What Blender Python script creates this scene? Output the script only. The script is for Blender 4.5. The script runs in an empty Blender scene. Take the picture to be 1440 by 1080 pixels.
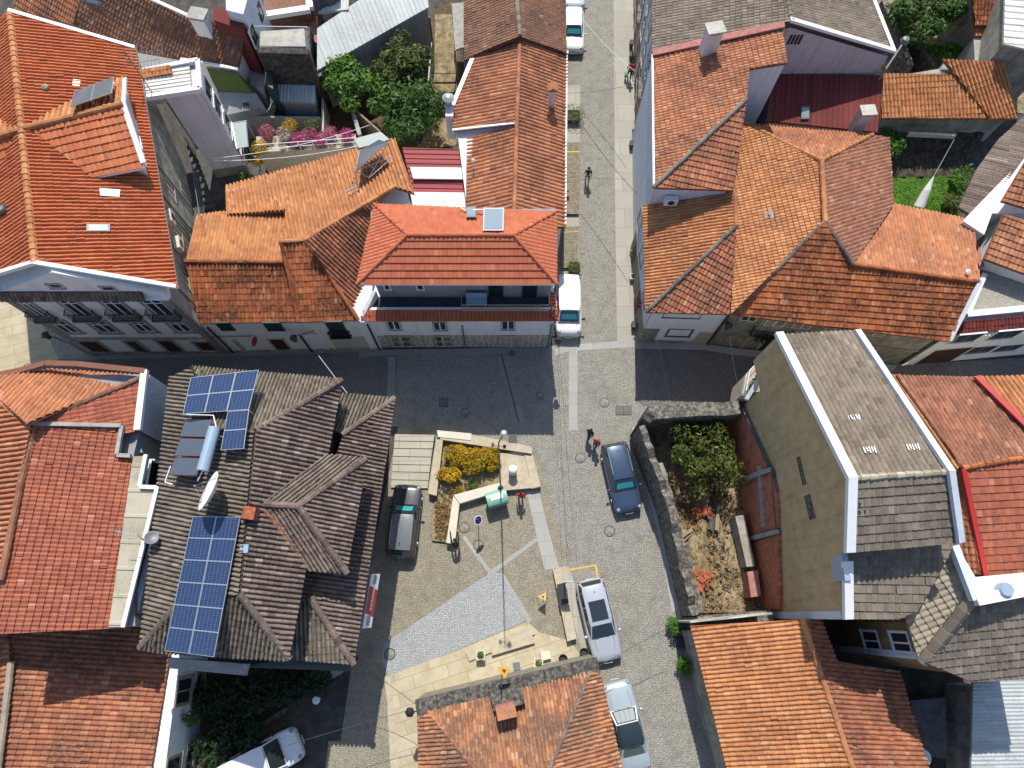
import bpy, bmesh, math, random
from mathutils import Vector as V, Matrix, noise as MN
R = math.radians
random.seed(11)
SC = bpy.context.scene
C = SC.collection
# ------------------------------------------------------------------ camera model (nadir point of the photo = world origin)
SUN_E = 4.6; SKY_E = .14; EXPO = 0.2
F = 960.0; H = 44.0
_n = V((-8, 327, F)).normalized()
ZC = -_n
_u = V((0, -1, 0)); YC = (_u - _n * _u.dot(_n)).normalized(); XC = YC.cross(ZC)
CAM = V((0, 0, H))
def ray(px, py):
    d = V((px - 720, py - 540, F))
    return V((XC.dot(d), YC.dot(d), ZC.dot(d)))
def P(px, py, z=0.0):
    d = ray(px, py); return CAM + d * ((z - H) / d.z)
def PP(l): return [P(*q) for q in l]
# ------------------------------------------------------------------ materials
MATS = {}
def nodes(name):
    m = bpy.data.materials.new(name); m.use_nodes = True
    nt = m.node_tree; b = nt.nodes['Principled BSDF']
    return m, nt, b
def N(nt, t, **k):
    n = nt.nodes.new(t)
    for a, v in k.items():
        if a in n.inputs: n.inputs[a].default_value = v
        else: setattr(n, a, v)
    return n
def c4(c): return (c[0], c[1], c[2], 1)
def mixc(nt, fac, a, b, mode='MIX'):
    m = nt.nodes.new('ShaderNodeMix'); m.data_type = 'RGBA'; m.blend_type = mode
    for s, v in ((0, fac), (6, a), (7, b)):
        if isinstance(v, (int, float)): m.inputs[s].default_value = v
        elif isinstance(v, tuple): m.inputs[s].default_value = c4(v)
        else: nt.links.new(v, m.inputs[s])
    return m.outputs[2]
def rng(nt, v, a, b, c=0., d=1.):
    r = nt.nodes.new('ShaderNodeMapRange'); nt.links.new(v, r.inputs[0])
    for i, x in enumerate((a, b, c, d)): r.inputs[i + 1].default_value = x
    return r.outputs[0]
def noise(nt, co, scale, detail=3., rough=.55):
    n = N(nt, 'ShaderNodeTexNoise'); n.inputs['Scale'].default_value = scale
    n.inputs['Detail'].default_value = detail; n.inputs['Roughness'].default_value = rough
    nt.links.new(co, n.inputs['Vector']); return n.outputs['Fac']
def objco(nt): return N(nt, 'ShaderNodeTexCoord').outputs['Object']
def bump(nt, b, h, dist, st=1.):
    n = N(nt, 'ShaderNodeBump'); n.inputs['Strength'].default_value = st; n.inputs['Distance'].default_value = dist
    nt.links.new(h, n.inputs['Height']); nt.links.new(n.outputs[0], b.inputs['Normal'])
def tile_mat(name, c1, c2, stain, samt=.5, speck=(.5, .47, .4), spamt=.25, rough=.85):
    m, nt, b = nodes(name); co = objco(nt)
    at = N(nt, 'ShaderNodeAttribute'); at.attribute_name = 'rnd'
    col = mixc(nt, at.outputs['Fac'], c1, c2)
    n1 = noise(nt, co, .55, 4.); n2 = noise(nt, co, 5.5, 4., .65)
    sf = N(nt, 'ShaderNodeMath'); sf.operation = 'MULTIPLY'
    nt.links.new(rng(nt, n1, .38, .68), sf.inputs[0]); nt.links.new(rng(nt, n2, .32, .62), sf.inputs[1])
    s2 = N(nt, 'ShaderNodeMath'); s2.operation = 'MULTIPLY'; nt.links.new(sf.outputs[0], s2.inputs[0]); s2.inputs[1].default_value = samt * 1.9; s2.use_clamp = True
    col = mixc(nt, s2.outputs[0], col, stain)
    n3 = noise(nt, co, 9., 3., .6)
    col = mixc(nt, rng(nt, n3, .58, .72, 0, spamt), col, speck)
    n4 = noise(nt, co, 30., 2.)
    col = mixc(nt, rng(nt, n4, .3, .7, 0, .45), col, mixc(nt, .5, col, (.02, .015, .012)))
    col = mixc(nt, rng(nt, at.outputs['Fac'], .975, .985, 0, .35), col, speck); col = mixc(nt, rng(nt, at.outputs['Fac'], .05, .04, 0, .55), col, stain)
    nt.links.new(col, b.inputs['Base Color']); b.inputs['Roughness'].default_value = rough
    b.inputs['Specular IOR Level'].default_value = .25
    MATS[name] = m; return m
def mat(name, c, c2=None, scale=2., var=.5, rough=.8, metal=0., fine=25., fvar=.25, bmp=0., bscale=30., spec=.3, coat=0., streak=0.):
    m, nt, b = nodes(name); co = objco(nt)
    c2 = c2 or tuple(x * .72 for x in c)
    col = mixc(nt, rng(nt, noise(nt, co, scale, 4., .6), .35, .68, 0, var * 1.4), c, c2)
    if streak:
        mp = N(nt, 'ShaderNodeMapping'); mp.inputs['Scale'].default_value = (3.5, 3.5, .22); nt.links.new(co, mp.inputs[0])
        col = mixc(nt, rng(nt, noise(nt, mp.outputs[0], 1., 5., .65), .5, .75, 0, streak), col, mixc(nt, .65, col, (.06, .05, .04)))
        col = mixc(nt, rng(nt, noise(nt, co, .45, 5., .6), .52, .6, 0, streak * .45), col, mixc(nt, .3, col, (.5, .46, .38)))
    if fvar: col = mixc(nt, rng(nt, noise(nt, co, fine, 3.), .35, .7, 0, fvar), col, mixc(nt, .55, col, (.01, .01, .01)))
    nt.links.new(col, b.inputs['Base Color'])
    b.inputs['Roughness'].default_value = rough; b.inputs['Metallic'].default_value = metal
    b.inputs['Specular IOR Level'].default_value = spec; b.inputs['Coat Weight'].default_value = coat
    if bmp: bump(nt, b, noise(nt, co, bscale, 4.), bmp)
    MATS[name] = m; return m
def flat(name, c, rough=.5, metal=0., spec=.5, coat=0.):
    m, nt, b = nodes(name); co = objco(nt)
    col = mixc(nt, rng(nt, noise(nt, co, 3., 3.), .3, .7, 0, .18), c, tuple(x * .7 for x in c))
    nt.links.new(col, b.inputs['Base Color']); b.inputs['Roughness'].default_value = rough
    b.inputs['Metallic'].default_value = metal; b.inputs['Specular IOR Level'].default_value = spec; b.inputs['Coat Weight'].default_value = coat
    MATS[name] = m; return m
def cobble(name, c1, c2, grout, scale=7., big=(.5, .48, .4), bigamt=.3, bmp=.02, dirt=(.1, .09, .07), rot=0.):
    m, nt, b = nodes(name); co = objco(nt)
    w = N(nt, 'ShaderNodeTexNoise'); w.inputs['Scale'].default_value = 1.2; nt.links.new(co, w.inputs['Vector'])
    wm = N(nt, 'ShaderNodeVectorMath'); wm.operation = 'MULTIPLY_ADD'; nt.links.new(w.outputs['Color'], wm.inputs[0]); wm.inputs[1].default_value = (.25, .25, 0); nt.links.new(co, wm.inputs[2])
    v = N(nt, 'ShaderNodeTexVoronoi'); v.inputs['Scale'].default_value = scale; v.inputs['Randomness'].default_value = .55; nt.links.new(wm.outputs[0], v.inputs['Vector'])
    e = N(nt, 'ShaderNodeTexVoronoi'); e.feature = 'DISTANCE_TO_EDGE'; e.inputs['Scale'].default_value = scale; e.inputs['Randomness'].default_value = .55; nt.links.new(wm.outputs[0], e.inputs['Vector'])
    sp = N(nt, 'ShaderNodeSeparateColor'); nt.links.new(v.outputs['Color'], sp.inputs[0])
    col = mixc(nt, sp.outputs[0], c1, c2)
    col = mixc(nt, rng(nt, noise(nt, co, .5, 5.), .35, .7, 0, bigamt), col, big)
    col = mixc(nt, rng(nt, noise(nt, co, 1.4, 5., .65), .5, .8, 0, .7), col, dirt); col = mixc(nt, rng(nt, noise(nt, co, .22, 6., .7), .54, .7, 0, .6), col, mixc(nt, .6, col, dirt))
    g = rng(nt, e.outputs['Distance'], .02, .14)
    col = mixc(nt, g, grout, col)
    nt.links.new(col, b.inputs['Base Color']); b.inputs['Roughness'].default_value = .82; b.inputs['Specular IOR Level'].default_value = .3
    bump(nt, b, g, bmp)
    MATS[name] = m; return m
def slabs(name, c, c2, grout, w=.9, h=.6, rot=0., dirt=(.12, .1, .06), damt=.4, off=.5):
    m, nt, b = nodes(name); co = objco(nt)
    mp = N(nt, 'ShaderNodeMapping'); mp.inputs['Rotation'].default_value = (0, 0, rot); nt.links.new(co, mp.inputs[0])
    br = N(nt, 'ShaderNodeTexBrick'); nt.links.new(mp.outputs[0], br.inputs['Vector'])
    br.offset = off
    for k, x in (('Color1', c4(c)), ('Color2', c4(c2)), ('Mortar', c4(grout)), ('Scale', 1.), ('Mortar Size', .014), ('Brick Width', w), ('Row Height', h)): br.inputs[k].default_value = x
    col = mixc(nt, rng(nt, noise(nt, co, 1.1, 5., .65), .42, .72, 0, damt), br.outputs['Color'], dirt)
    col = mixc(nt, rng(nt, noise(nt, co, 22., 3.), .35, .7, 0, .25), col, mixc(nt, .5, col, (.02, .02, .02)))
    nt.links.new(col, b.inputs['Base Color']); b.inputs['Roughness'].default_value = .8; b.inputs['Specular IOR Level'].default_value = .3
    MATS[name] = m; return m
def leaf_mat(name, c1, c2, c3=None):
    m, nt, b = nodes(name)
    at = N(nt, 'ShaderNodeAttribute'); at.attribute_name = 'rnd'
    cr = N(nt, 'ShaderNodeValToRGB'); nt.links.new(at.outputs['Fac'], cr.inputs[0])
    cr.color_ramp.elements[0].color = c4(c1); cr.color_ramp.elements[1].color = c4(c3 or c2)
    e = cr.color_ramp.elements.new(.55); e.color = c4(c2)
    nt.links.new(cr.outputs[0], b.inputs['Base Color']); b.inputs['Roughness'].default_value = .55
    b.inputs['Specular IOR Level'].default_value = .35
    tr = N(nt, 'ShaderNodeBsdfTranslucent'); nt.links.new(cr.outputs[0], tr.inputs[0])
    mx = N(nt, 'ShaderNodeMixShader'); mx.inputs[0].default_value = .3
    nt.links.new(b.outputs[0], mx.inputs[1]); nt.links.new(tr.outputs[0], mx.inputs[2])
    nt.links.new(mx.outputs[0], nt.nodes['Material Output'].inputs[0])
    MATS[name] = m; return m
# ------------------------------------------------------------------ mesh builder
ORI = {}
def M(x): return MATS[x] if isinstance(x, str) else x
class MB:
    def __init__(s): s.v = []; s.f = []; s.m = []; s.r = []
    def add(s, vs, fs, mi=0, r=None):
        o = len(s.v); s.v += [tuple(x) for x in vs]
        for f in fs: s.f.append(tuple(i + o for i in f)); s.m.append(mi)
        s.r += [random.random() if r is None else r] * len(vs)
        return s
    def quad(s, a, b, c, d, mi=0): return s.add((a, b, c, d), ((0, 1, 2, 3),), mi)
    def box(s, c, size, rz=0., mi=0, mtx=None):
        x, y, z = (k / 2 for k in size); c = V(c)
        vs = [V((i, j, k)) for i in (-x, x) for j in (-y, y) for k in (-z, z)]
        if mtx is None: mtx = Matrix.Rotation(rz, 3, 'Z')
        vs = [c + mtx @ q for q in vs]
        return s.add(vs, ((0, 1, 3, 2), (4, 6, 7, 5), (0, 4, 5, 1), (2, 3, 7, 6), (0, 2, 6, 4), (1, 5, 7, 3)), mi)
    def prism(s, poly, zb, mi=0, cap=True):
        """poly = 3-D outline (own z per vertex); sides run down to zb (number or list)"""
        n = len(poly); zb = zb if isinstance(zb, (list, tuple)) else [zb] * n
        a = sum(poly[i][0] * poly[(i + 1) % n][1] - poly[(i + 1) % n][0] * poly[i][1] for i in range(n))
        if a < 0: poly = list(poly)[::-1]; zb = zb[::-1]
        vs = [V(p) for p in poly] + [V((p[0], p[1], z)) for p, z in zip(poly, zb)]
        fs = [(i, i + n, (i + 1) % n + n, (i + 1) % n) for i in range(n)]
        if cap: fs += [tuple(range(n)), tuple(range(2 * n - 1, n - 1, -1))]
        return s.add(vs, fs, mi)
    def tube(s, p0, p1, r0, r1=None, n=8, mi=0, cap=True):
        p0, p1 = V(p0), V(p1); r1 = r0 if r1 is None else r1
        d = (p1 - p0).normalized() if (p1 - p0).length > 1e-6 else V((0, 0, 1)); a = d.orthogonal().normalized(); b = d.cross(a)
        vs = []
        for p, r in ((p0, r0), (p1, r1)):
            for i in range(n):
                t = 2 * math.pi * i / n; vs.append(p + (a * math.cos(t) + b * math.sin(t)) * r)
        fs = [(i, (i + 1) % n, (i + 1) % n + n, i + n) for i in range(n)]
        if cap: fs += [tuple(range(n - 1, -1, -1)), tuple(range(n, 2 * n))]
        return s.add(vs, fs, mi)
    def path(s, pts, r, n=6, mi=0):
        for a, b in zip(pts, pts[1:]): s.tube(a, b, r, r, n, mi)
        return s
    def lathe(s, c, prof, n=14, mi=0, mtx=None):
        c = V(c); vs = []; mtx = mtx or Matrix.Identity(3)
        for r, z in prof:
            for i in range(n):
                t = 2 * math.pi * i / n; vs.append(c + mtx @ V((r * math.cos(t), r * math.sin(t), z)))
        fs = []
        for k in range(len(prof) - 1):
            for i in range(n): fs.append((k * n + i, k * n + (i + 1) % n, (k + 1) * n + (i + 1) % n, (k + 1) * n + i))
        fs += [tuple(range(n - 1, -1, -1)), tuple(range((len(prof) - 1) * n, len(prof) * n))]
        return s.add(vs, fs, mi)
    def loft(s, secs, mi=0, closed=True, cap=True):
        n = len(secs[0]); vs = [q for sc in secs for q in sc]; fs = []
        for k in range(len(secs) - 1):
            for i in range(n if closed else n - 1): fs.append((k * n + i, k * n + (i + 1) % n, (k + 1) * n + (i + 1) % n, (k + 1) * n + i))
        if cap: fs += [tuple(range(n - 1, -1, -1)), tuple(range((len(secs) - 1) * n, len(secs) * n))]
        return s.add(vs, fs, mi)
    def blob(s, c, r, mi=0, jit=.15, n=8, m=5):
        c = V(c); r = V(r) if not isinstance(r, (int, float)) else V((r, r, r))
        prof = []
        secs = []
        for k in range(m + 1):
            ph = math.pi * (.04 + .92 * k / m)
            secs.append([c + V((r.x * math.sin(ph) * math.cos(2 * math.pi * i / n), r.y * math.sin(ph) * math.sin(2 * math.pi * i / n), -r.z * math.cos(ph))) * 1 + V([random.uniform(-jit, jit) * q for q in r]) for i in range(n)])
        return s.loft(secs, mi)
    def build(s, name, mats, parent=None, smooth=False, rnd=False):
        me = bpy.data.meshes.new(name); o = V((0, 0, 0))
        if parent is not None: o = ORI.get(parent.name, o)
        me.from_pydata([(a - o.x, b - o.y, c - o.z) for a, b, c in s.v], [], s.f)
        ms = mats if isinstance(mats, (list, tuple)) else [mats]
        for x in ms: me.materials.append(M(x))
        me.polygons.foreach_set('material_index', s.m)
        if smooth: me.polygons.foreach_set('use_smooth', [True] * len(s.f))
        if rnd:
            at = me.attributes.new('rnd', 'FLOAT', 'POINT'); at.data.foreach_set('value', s.r)
        me.update()
        ob = bpy.data.objects.new(name, me); C.objects.link(ob)
        if parent is not None: ob.parent = parent
        ORI[ob.name] = o
        return ob
def tag(o, label=None, cat=None, group=None, kind=None):
    if label: o['label'] = label
    if cat: o['category'] = cat
    if group: o['group'] = group
    if kind: o['kind'] = kind
    return o
def thing(name, label, cat, loc=(0, 0, 0), group=None):
    o = bpy.data.objects.new(name, None); C.objects.link(o); o.location = loc; o.empty_display_size = .3
    ORI[o.name] = V(loc); return tag(o, label, cat, group)
def single(mb, name, mats, label, cat, group=None, smooth=False, rnd=False, kind=None):
    """one-mesh thing with its origin at the base"""
    xs = [v[0] for v in mb.v]; ys = [v[1] for v in mb.v]; z = min(v[2] for v in mb.v)
    o = V(((min(xs) + max(xs)) / 2, (min(ys) + max(ys)) / 2, z))
    mb.v = [(a - o.x, b - o.y, c - o.z) for a, b, c in mb.v]
    ob = mb.build(name, mats, None, smooth, rnd); ob.location = o
    return tag(ob, label, cat, group, kind)
def copy_tree(o, parent=None):
    c = o.copy(); C.objects.link(c); ORI[c.name] = ORI.get(o.name, V((0, 0, 0)))
    if parent is not None: c.parent = parent
    for ch in list(o.children): copy_tree(ch, c)
    return c
def sheet(name, pts, z, m, thick=0.):
    mb = MB(); w = [P(x, y, z) for x, y in pts] if len(pts[0]) == 2 and abs(pts[0][0]) > 60 or True else pts
    return w
def ground_sheet(name, pts, z, m, h=0.):
    """flat ground piece from photo points; h>0 = raised by a real step of that height"""
    w = [P(x, y, z) for x, y in pts]; mb = MB()
    if h: mb.prism(w, z - h)
    else:
        a = sum(w[i].x * w[(i + 1) % len(w)].y - w[(i + 1) % len(w)].x * w[i].y for i in range(len(w)))
        mb.add(w if a > 0 else w[::-1], (tuple(range(len(w))),))
    o = mb.build(name, m); o['kind'] = 'structure'; return o
# ------------------------------------------------------------------ roofs
STY = {  # width, course length, profile, rib height, course step
    'barrel': (.235, .37, ((0, 0), (.12, 0), (.27, .6), (.45, .98), (.65, .95), (.83, .55), (1, 0)), .088, .03),
    'bold': (.33, .50, ((0, 0), (.13, 0), (.2, .5), (.36, .93), (.53, 1), (.7, .93), (.87, .5), (.95, 0), (1, 0)), .14, .03),
    'wave': (.24, .37, ((0, 0), (.25, .25), (.5, .9), (.75, .85), (1, 0)), .05, .06),
    'marseille': (.235, .37, ((0, .0), (.1, 0), (.16, .9), (.34, 1), (.42, .45), (.74, .5), (.82, 0), (1, 0)), .03, .055),
    'corr': (.2, 2.4, ((0, 0), (.25, .5), (.5, 1), (.75, .5), (1, 0)), .035, .008),
    'seam': (.45, 9., ((0, 0), (.84, 0), (.87, 1), (.97, 1), (1, 0)), .035, .0),
    'rib': (.3, 4., ((0, 0), (.5, 0), (.58, 1), (.9, 1), (1, 0)), .05, .006),
}
def plane_fit(w):
    n = V((0, 0, 0)); c = sum(w, V((0, 0, 0))) / len(w)
    for i in range(len(w)):
        a, b = w[i], w[(i + 1) % len(w)]
        n += V(((a.y - b.y) * (a.z + b.z), (a.z - b.z) * (a.x + b.x), (a.x - b.x) * (a.y + b.y)))
    n.normalize()
    if n.z < 0: n = -n
    return c, n
def inside(p, poly):
    r = False; j = len(poly) - 1
    for i in range(len(poly)):
        a, b = poly[i], poly[j]
        if (a[1] > p[1]) != (b[1] > p[1]) and p[0] < (b[0] - a[0]) * (p[1] - a[1]) / (b[1] - a[1]) + a[0]: r = not r
        j = i
    return r
def roof(parent, pts, m, style='barrel', name='roof', rib=None, fascia=None, t=.14, jit=.012, sc=1., world=False, lift=0., lab=None):
    w = [V(p) for p in pts] if world else [P(*q) for q in pts]
    c, n = plane_fit(w)
    if not world:
        q = []
        for p in w:
            d = p - CAM; q.append(CAM + d * ((c - CAM).dot(n) / d.dot(n)))
        w = q
    if lift: w = [p + V((0, 0, lift)) for p in w]; c = c + V((0, 0, lift))
    wd, ln, prof, amp, step = STY[style]; wd *= sc; ln *= sc
    if rib is not None:
        (a, b) = rib
        def hit(q):
            d = ray(*q); return CAM + d * ((c - CAM).dot(n) / d.dot(n))
        vv = hit(b) - hit(a)
        if vv.z < 0: vv = -vv
        if abs(vv.normalized().z) < .02: pass
    else:
        vv = V((0, 0, 1)) - n * n.z
        if vv.length < 1e-3: vv = V((0, 1, 0))
    vv = (vv - n * vv.dot(n)).normalized(); uu = vv.cross(n)
    pl = [((p - c).dot(uu), (p - c).dot(vv)) for p in w]
    u0 = min(a for a, b in pl); u1 = max(a for a, b in pl); v0 = min(b for a, b in pl); v1 = max(b for a, b in pl)
    nu = int((u1 - u0) / wd) + 2; nv = int((v1 - v0) / ln) + 2
    vs = []; fs = []; rs = []; K = len(prof)
    seam = style in ('seam', 'corr', 'rib')
    for j in range(nv):
        vb = v0 + j * ln - .02; vt = vb + ln
        ub0 = u0 - wd * (.5 + (.0 if seam else 0))
        # skip columns clearly outside, course by course
        for i in range(nu):
            ub = ub0 + i * wd
            if not _near(ub + wd / 2, vb + ln / 2, pl, max(wd, ln)): continue
            dj = random.uniform(-jit, jit); du = random.uniform(-jit, jit) * .8; r = random.random()
            if jit > .01 and not seam and random.random() < .025: du += random.uniform(-.05, .05); dj += .025; 
            if jit > .01 and not seam: sg = MN.noise(V((i * wd * .45, j * ln * .45, len(pts) * 3.1))) * .045
            else: sg = 0.
            o = len(vs)
            for (vz, st) in ((vb, step), (vt + .02, 0)):
                for (tt, hh) in prof:
                    vs.append(c + uu * (ub + du + tt * wd) + vv * vz + n * (hh * amp + st + dj * .6 + .02 + sg)); rs.append(r)
            for k in range(K - 1): fs.append((o + k, o + k + 1, o + K + k + 1, o + K + k))
            if step > .006:
                for (tt, hh) in prof: vs.append(c + uu * (ub + du + tt * wd) + vv * vb + n * (hh * amp - .01 + sg)); rs.append(r * .6)
                for k in range(K - 1): fs.append((o + 2 * K + k, o + 2 * K + k + 1, o + k + 1, o + k))
    me = bpy.data.meshes.new(name); me.from_pydata(vs, [], fs)
    at = me.attributes.new('rnd', 'FLOAT', 'POINT'); at.data.foreach_set('value', rs)
    bm = bmesh.new(); bm.from_mesh(me)
    N_ = len(w)
    for i in range(N_):
        a, b = w[i], w[(i + 1) % N_]
        pn = (b - a).cross(n)
        if pn.length < 1e-6: continue
        pn.normalize()
        bmesh.ops.bisect_plane(bm, geom=bm.verts[:] + bm.edges[:] + bm.faces[:], dist=1e-5, plane_co=a, plane_no=pn)
    dead = []
    for f in bm.faces:
        q = f.calc_center_median() - c
        if not inside((q.dot(uu), q.dot(vv)), pl): dead.append(f)
    bmesh.ops.delete(bm, geom=dead, context='FACES')
    # deck under the tiles gives the eave its thickness
    a_ = sum(w[i].x * w[(i + 1) % N_].y - w[(i + 1) % N_].x * w[i].y for i in range(N_))
    ww = w if a_ > 0 else w[::-1]
    top = [bm.verts.new(p + n * .004) for p in ww]; bot = [bm.verts.new(p - V((0, 0, t))) for p in ww]
    df = []
    try:
        df.append(bm.faces.new(top)); df.append(bm.faces.new(bot[::-1]))
    except ValueError: pass
    for i in range(N_): df.append(bm.faces.new((bot[i], bot[(i + 1) % N_], top[(i + 1) % N_], top[i])))
    for f in df: f.material_index = 1
    o = ORI.get(parent.name, V((0, 0, 0)))
    bmesh.ops.translate(bm, verts=bm.verts[:], vec=-o)
    bm.to_mesh(me); bm.free()
    me.materials.append(M(m)); me.materials.append(M(fascia or m))
    ob = bpy.data.objects.new(name, me); C.objects.link(ob); ob.parent = parent; ORI[ob.name] = o
    if lab: ob['label'] = lab
    return ob
def _near(x, y, pl, r):
    if inside((x, y), pl): return True
    for i in range(len(pl)):
        ax, ay = pl[i]; bx, by = pl[(i + 1) % len(pl)]
        dx, dy = bx - ax, by - ay; L = dx * dx + dy * dy or 1e-9
        t = max(0, min(1, ((x - ax) * dx + (y - ay) * dy) / L))
        if math.hypot(x - ax - t * dx, y - ay - t * dy) < r: return True
    return False
def plane(pts):
    w = [V(p) for p in pts] if len(pts[0]) == 0 else PP(pts); c, n = plane_fit(w)
    def hit(px, py, o=0.):
        d = ray(px, py); return CAM + d * ((c + n * o - CAM).dot(n) / d.dot(n))
    return hit
def on_roof(parent, hit, pts, h, m, name, m2=None, o=.04):
    q = [hit(x, y, o) for x, y in pts]; c, n = plane_fit(q); mb = MB(); t = [p + n * h for p in q]
    mb.loft([q, t]); ob = mb.build(name, m, parent)
    if m2:
        cc = sum(t, V((0, 0, 0))) / len(t); MB().add([p + (cc - p) * .2 + n * .012 for p in t], (tuple(range(len(t))),)).build('pane', m2, ob)
    return ob
def ridge(parent, a, b, m, r=.15, name='ridge_cap', lift=.05, world=False, seg=.4):
    a, b = (V(a), V(b)) if world else (P(*a), P(*b))
    d = b - a; k = max(1, int(d.length / seg)); mb = MB(); u = d.normalized()
    for i in range(k):
        p = a + d * (i / k); q = a + d * ((i + 1.08) / k)
        j = V((random.uniform(-.012, .012), random.uniform(-.012, .012), lift + random.uniform(-.008, .012)))
        mb.tube(p + j, q + j, r * 1.08, r * .86, 8)
    return mb.build(name, m, parent, rnd=True)
def coping(parent, a, b, m, w=.25, h=.18, name='coping', world=False, lift=.04):
    a, b = (V(a), V(b)) if world else (P(*a), P(*b))
    d = b - a; s = V((-d.y, d.x, 0)).normalized() * (w / 2); up = V((0, 0, h)); l = V((0, 0, lift))
    mb = MB(); mb.loft([[p + s + l, p - s + l, p - s + up + l, p + s + up + l] for p in (a, b)])
    return mb.build(name, m, parent)
def off2(w, d):
    """shrink a plan outline by d (keeps z)"""
    n = len(w); a = sum(w[i].x * w[(i + 1) % n].y - w[(i + 1) % n].x * w[i].y for i in range(n)); sg = 1 if a > 0 else -1
    out = []
    for i in range(n):
        p0, p, p1 = w[i - 1], w[i], w[(i + 1) % n]
        e0 = V((p.x - p0.x, p.y - p0.y)).normalized(); e1 = V((p1.x - p.x, p1.y - p.y)).normalized()
        n0 = V((-e0.y, e0.x)) * sg; n1 = V((-e1.y, e1.x)) * sg
        k = max(.35, 1 + n0.dot(n1)); q = (n0 + n1) * (d / k)
        out.append(V((p.x + q.x, p.y + q.y, p.z)))
    return out
def walls(parent, pts, m, zb=0., d=.3, name='wall', world=False, drop=.08):
    w = [V(p) for p in pts] if world else [P(*q) for q in pts]
    w = off2(w, d); w = [p - V((0, 0, drop)) for p in w]
    mb = MB(); mb.prism(w, zb); mb.build(name, m, parent)
    return w
# ------------------------------------------------------------------ facades
class Fac:
    def __init__(s, a, b, out=None):
        s.a = V((a[0], a[1], 0)); b = V((b[0], b[1], 0)); s.d = (b - s.a).normalized(); s.L = (b - s.a).length
        s.n = V((s.d.y, -s.d.x, 0))
        ref = (V((0, 0, 0)) if out is None else V(out)) - s.a
        if s.n.dot(ref) < 0: s.n = -s.n
    def hit(s, px, py):
        d = ray(px, py); t = (s.a - CAM).dot(s.n) / d.dot(s.n); p = CAM + d * t
        return (p - s.a).dot(s.d), p.z
    def at(s, u, z, o=0.): return s.a + s.d * u + V((0, 0, z)) + s.n * o
    def box(s, mb, u0, u1, z0, z1, o0, o1, mi=0):
        vs = [s.at(u, z, o) for u in (u0, u1) for z in (z0, z1) for o in (o0, o1)]
        mb.add(vs, ((0, 1, 3, 2), (4, 6, 7, 5), (0, 4, 5, 1), (2, 3, 7, 6), (0, 2, 6, 4), (1, 5, 7, 3)), mi)
def pxr(f, a, b):
    u0, z0 = f.hit(*a); u1, z1 = f.hit(*b)
    return min(u0, u1), max(u0, u1), min(z0, z1), max(z0, z1)
def window(parent, f, rc, surround='stone_trim', frame='white_paint', pane='glass', sw=.12, mull=1, tran=0, sill=True, name='window', fw=.06):
    u0, u1, z0, z1 = rc; mb = MB()
    if sw:
        f.box(mb, u0 - sw, u0, z0 - sw, z1 + sw, -.05, .05); f.box(mb, u1, u1 + sw, z0 - sw, z1 + sw, -.05, .05)
        f.box(mb, u0, u1, z1, z1 + sw, -.05, .048); f.box(mb, u0 - sw * 1.4 if sill else u0, u1 + sw * 1.4 if sill else u1, z0 - sw, z0 - .001, -.05, .09 if sill else .048)
    else: f.box(mb, u0 - .03, u1 + .03, z0 - .08, z0 - .001, -.05, .09)
    w = mb.build(name, surround, parent)
    mb = MB(); f.box(mb, u0 + .005, u1 - .005, z0 + .005, z1 - .005, -.04, .012); mb.build('pane', pane, w)
    mb = MB()
    f.box(mb, u0 + .002, u0 + fw, z0 + .002, z1 - .002, -.03, .034); f.box(mb, u1 - fw, u1 - .002, z0 + .002, z1 - .002, -.03, .034)
    f.box(mb, u0 + fw, u1 - fw, z0 + .002, z0 + fw, -.03, .033); f.box(mb, u0 + fw, u1 - fw, z1 - fw, z1 - .002, -.03, .033)
    for k in range(mull):
        u = u0 + (u1 - u0) * (k + 1) / (mull + 1); f.box(mb, u - fw * .7, u + fw * .7, z0 + fw, z1 - fw, -.03, .036)
    if tran:
        z = z0 + (z1 - z0) * tran; f.box(mb, u0 + fw, u1 - fw, z - fw * .6, z + fw * .6, -.03, .035)
    mb.build('frame', frame, w)
    return w
def door(parent, f, rc, surround='stone_trim', leaf='dark_wood', sw=.14, name='door', split=True):
    u0, u1, z0, z1 = rc; z0 = max(z0, .02); mb = MB()
    if sw:
        f.box(mb, u0 - sw, u0, z0, z1 + sw, -.05, .05); f.box(mb, u1, u1 + sw, z0, z1 + sw, -.05, .05); f.box(mb, u0, u1, z1, z1 + sw, -.05, .048)
    else: f.box(mb, u0, u1, z1, z1 + .05, -.05, .03)
    w = mb.build(name, surround, parent)
    mb = MB(); f.box(mb, u0 + .003, u1 - .003, z0, z1 - .003, -.04, .015)
    if split:
        for k in range(2):
            a = u0 + (u1 - u0) * (.5 * k + .07); b = u0 + (u1 - u0) * (.5 * k + .43)
            f.box(mb, a, b, z0 + .2, z0 + (z1 - z0) * .45, -.03, .03); f.box(mb, a, b, z0 + (z1 - z0) * .55, z1 - .15, -.03, .03)
    mb.build('leaf', leaf, w); return w
def pipe(parent, f, u, z0, z1, m='dark_metal', r=.055, name='downpipe'):
    mb = MB(); mb.tube(f.at(u, z0, .09), f.at(u, z1, .09), r, r, 8); return mb.build(name, m, parent)
def strip(parent, f, u0, u1, z0, z1, m, o=.03, name='band'):
    mb = MB(); f.box(mb, u0, u1, z0, z1, -.05, o); return mb.build(name, m, parent)
def skylight(parent, pts, world_n=None, frame='grey_metal', pane='sky_glass', h=.1, name='skylight'):
    w = PP(pts); c, n = plane_fit(w); mb = MB(); mb.prism([p + n * h for p in w], [p.z - .05 for p in w]); o = mb.build(name, frame, parent)
    q = [c + (p - c) * .78 + n * (h + .012) for p in w]; MB().add(q, ((0, 1, 2, 3),)).build('pane', pane, o); return o
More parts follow.
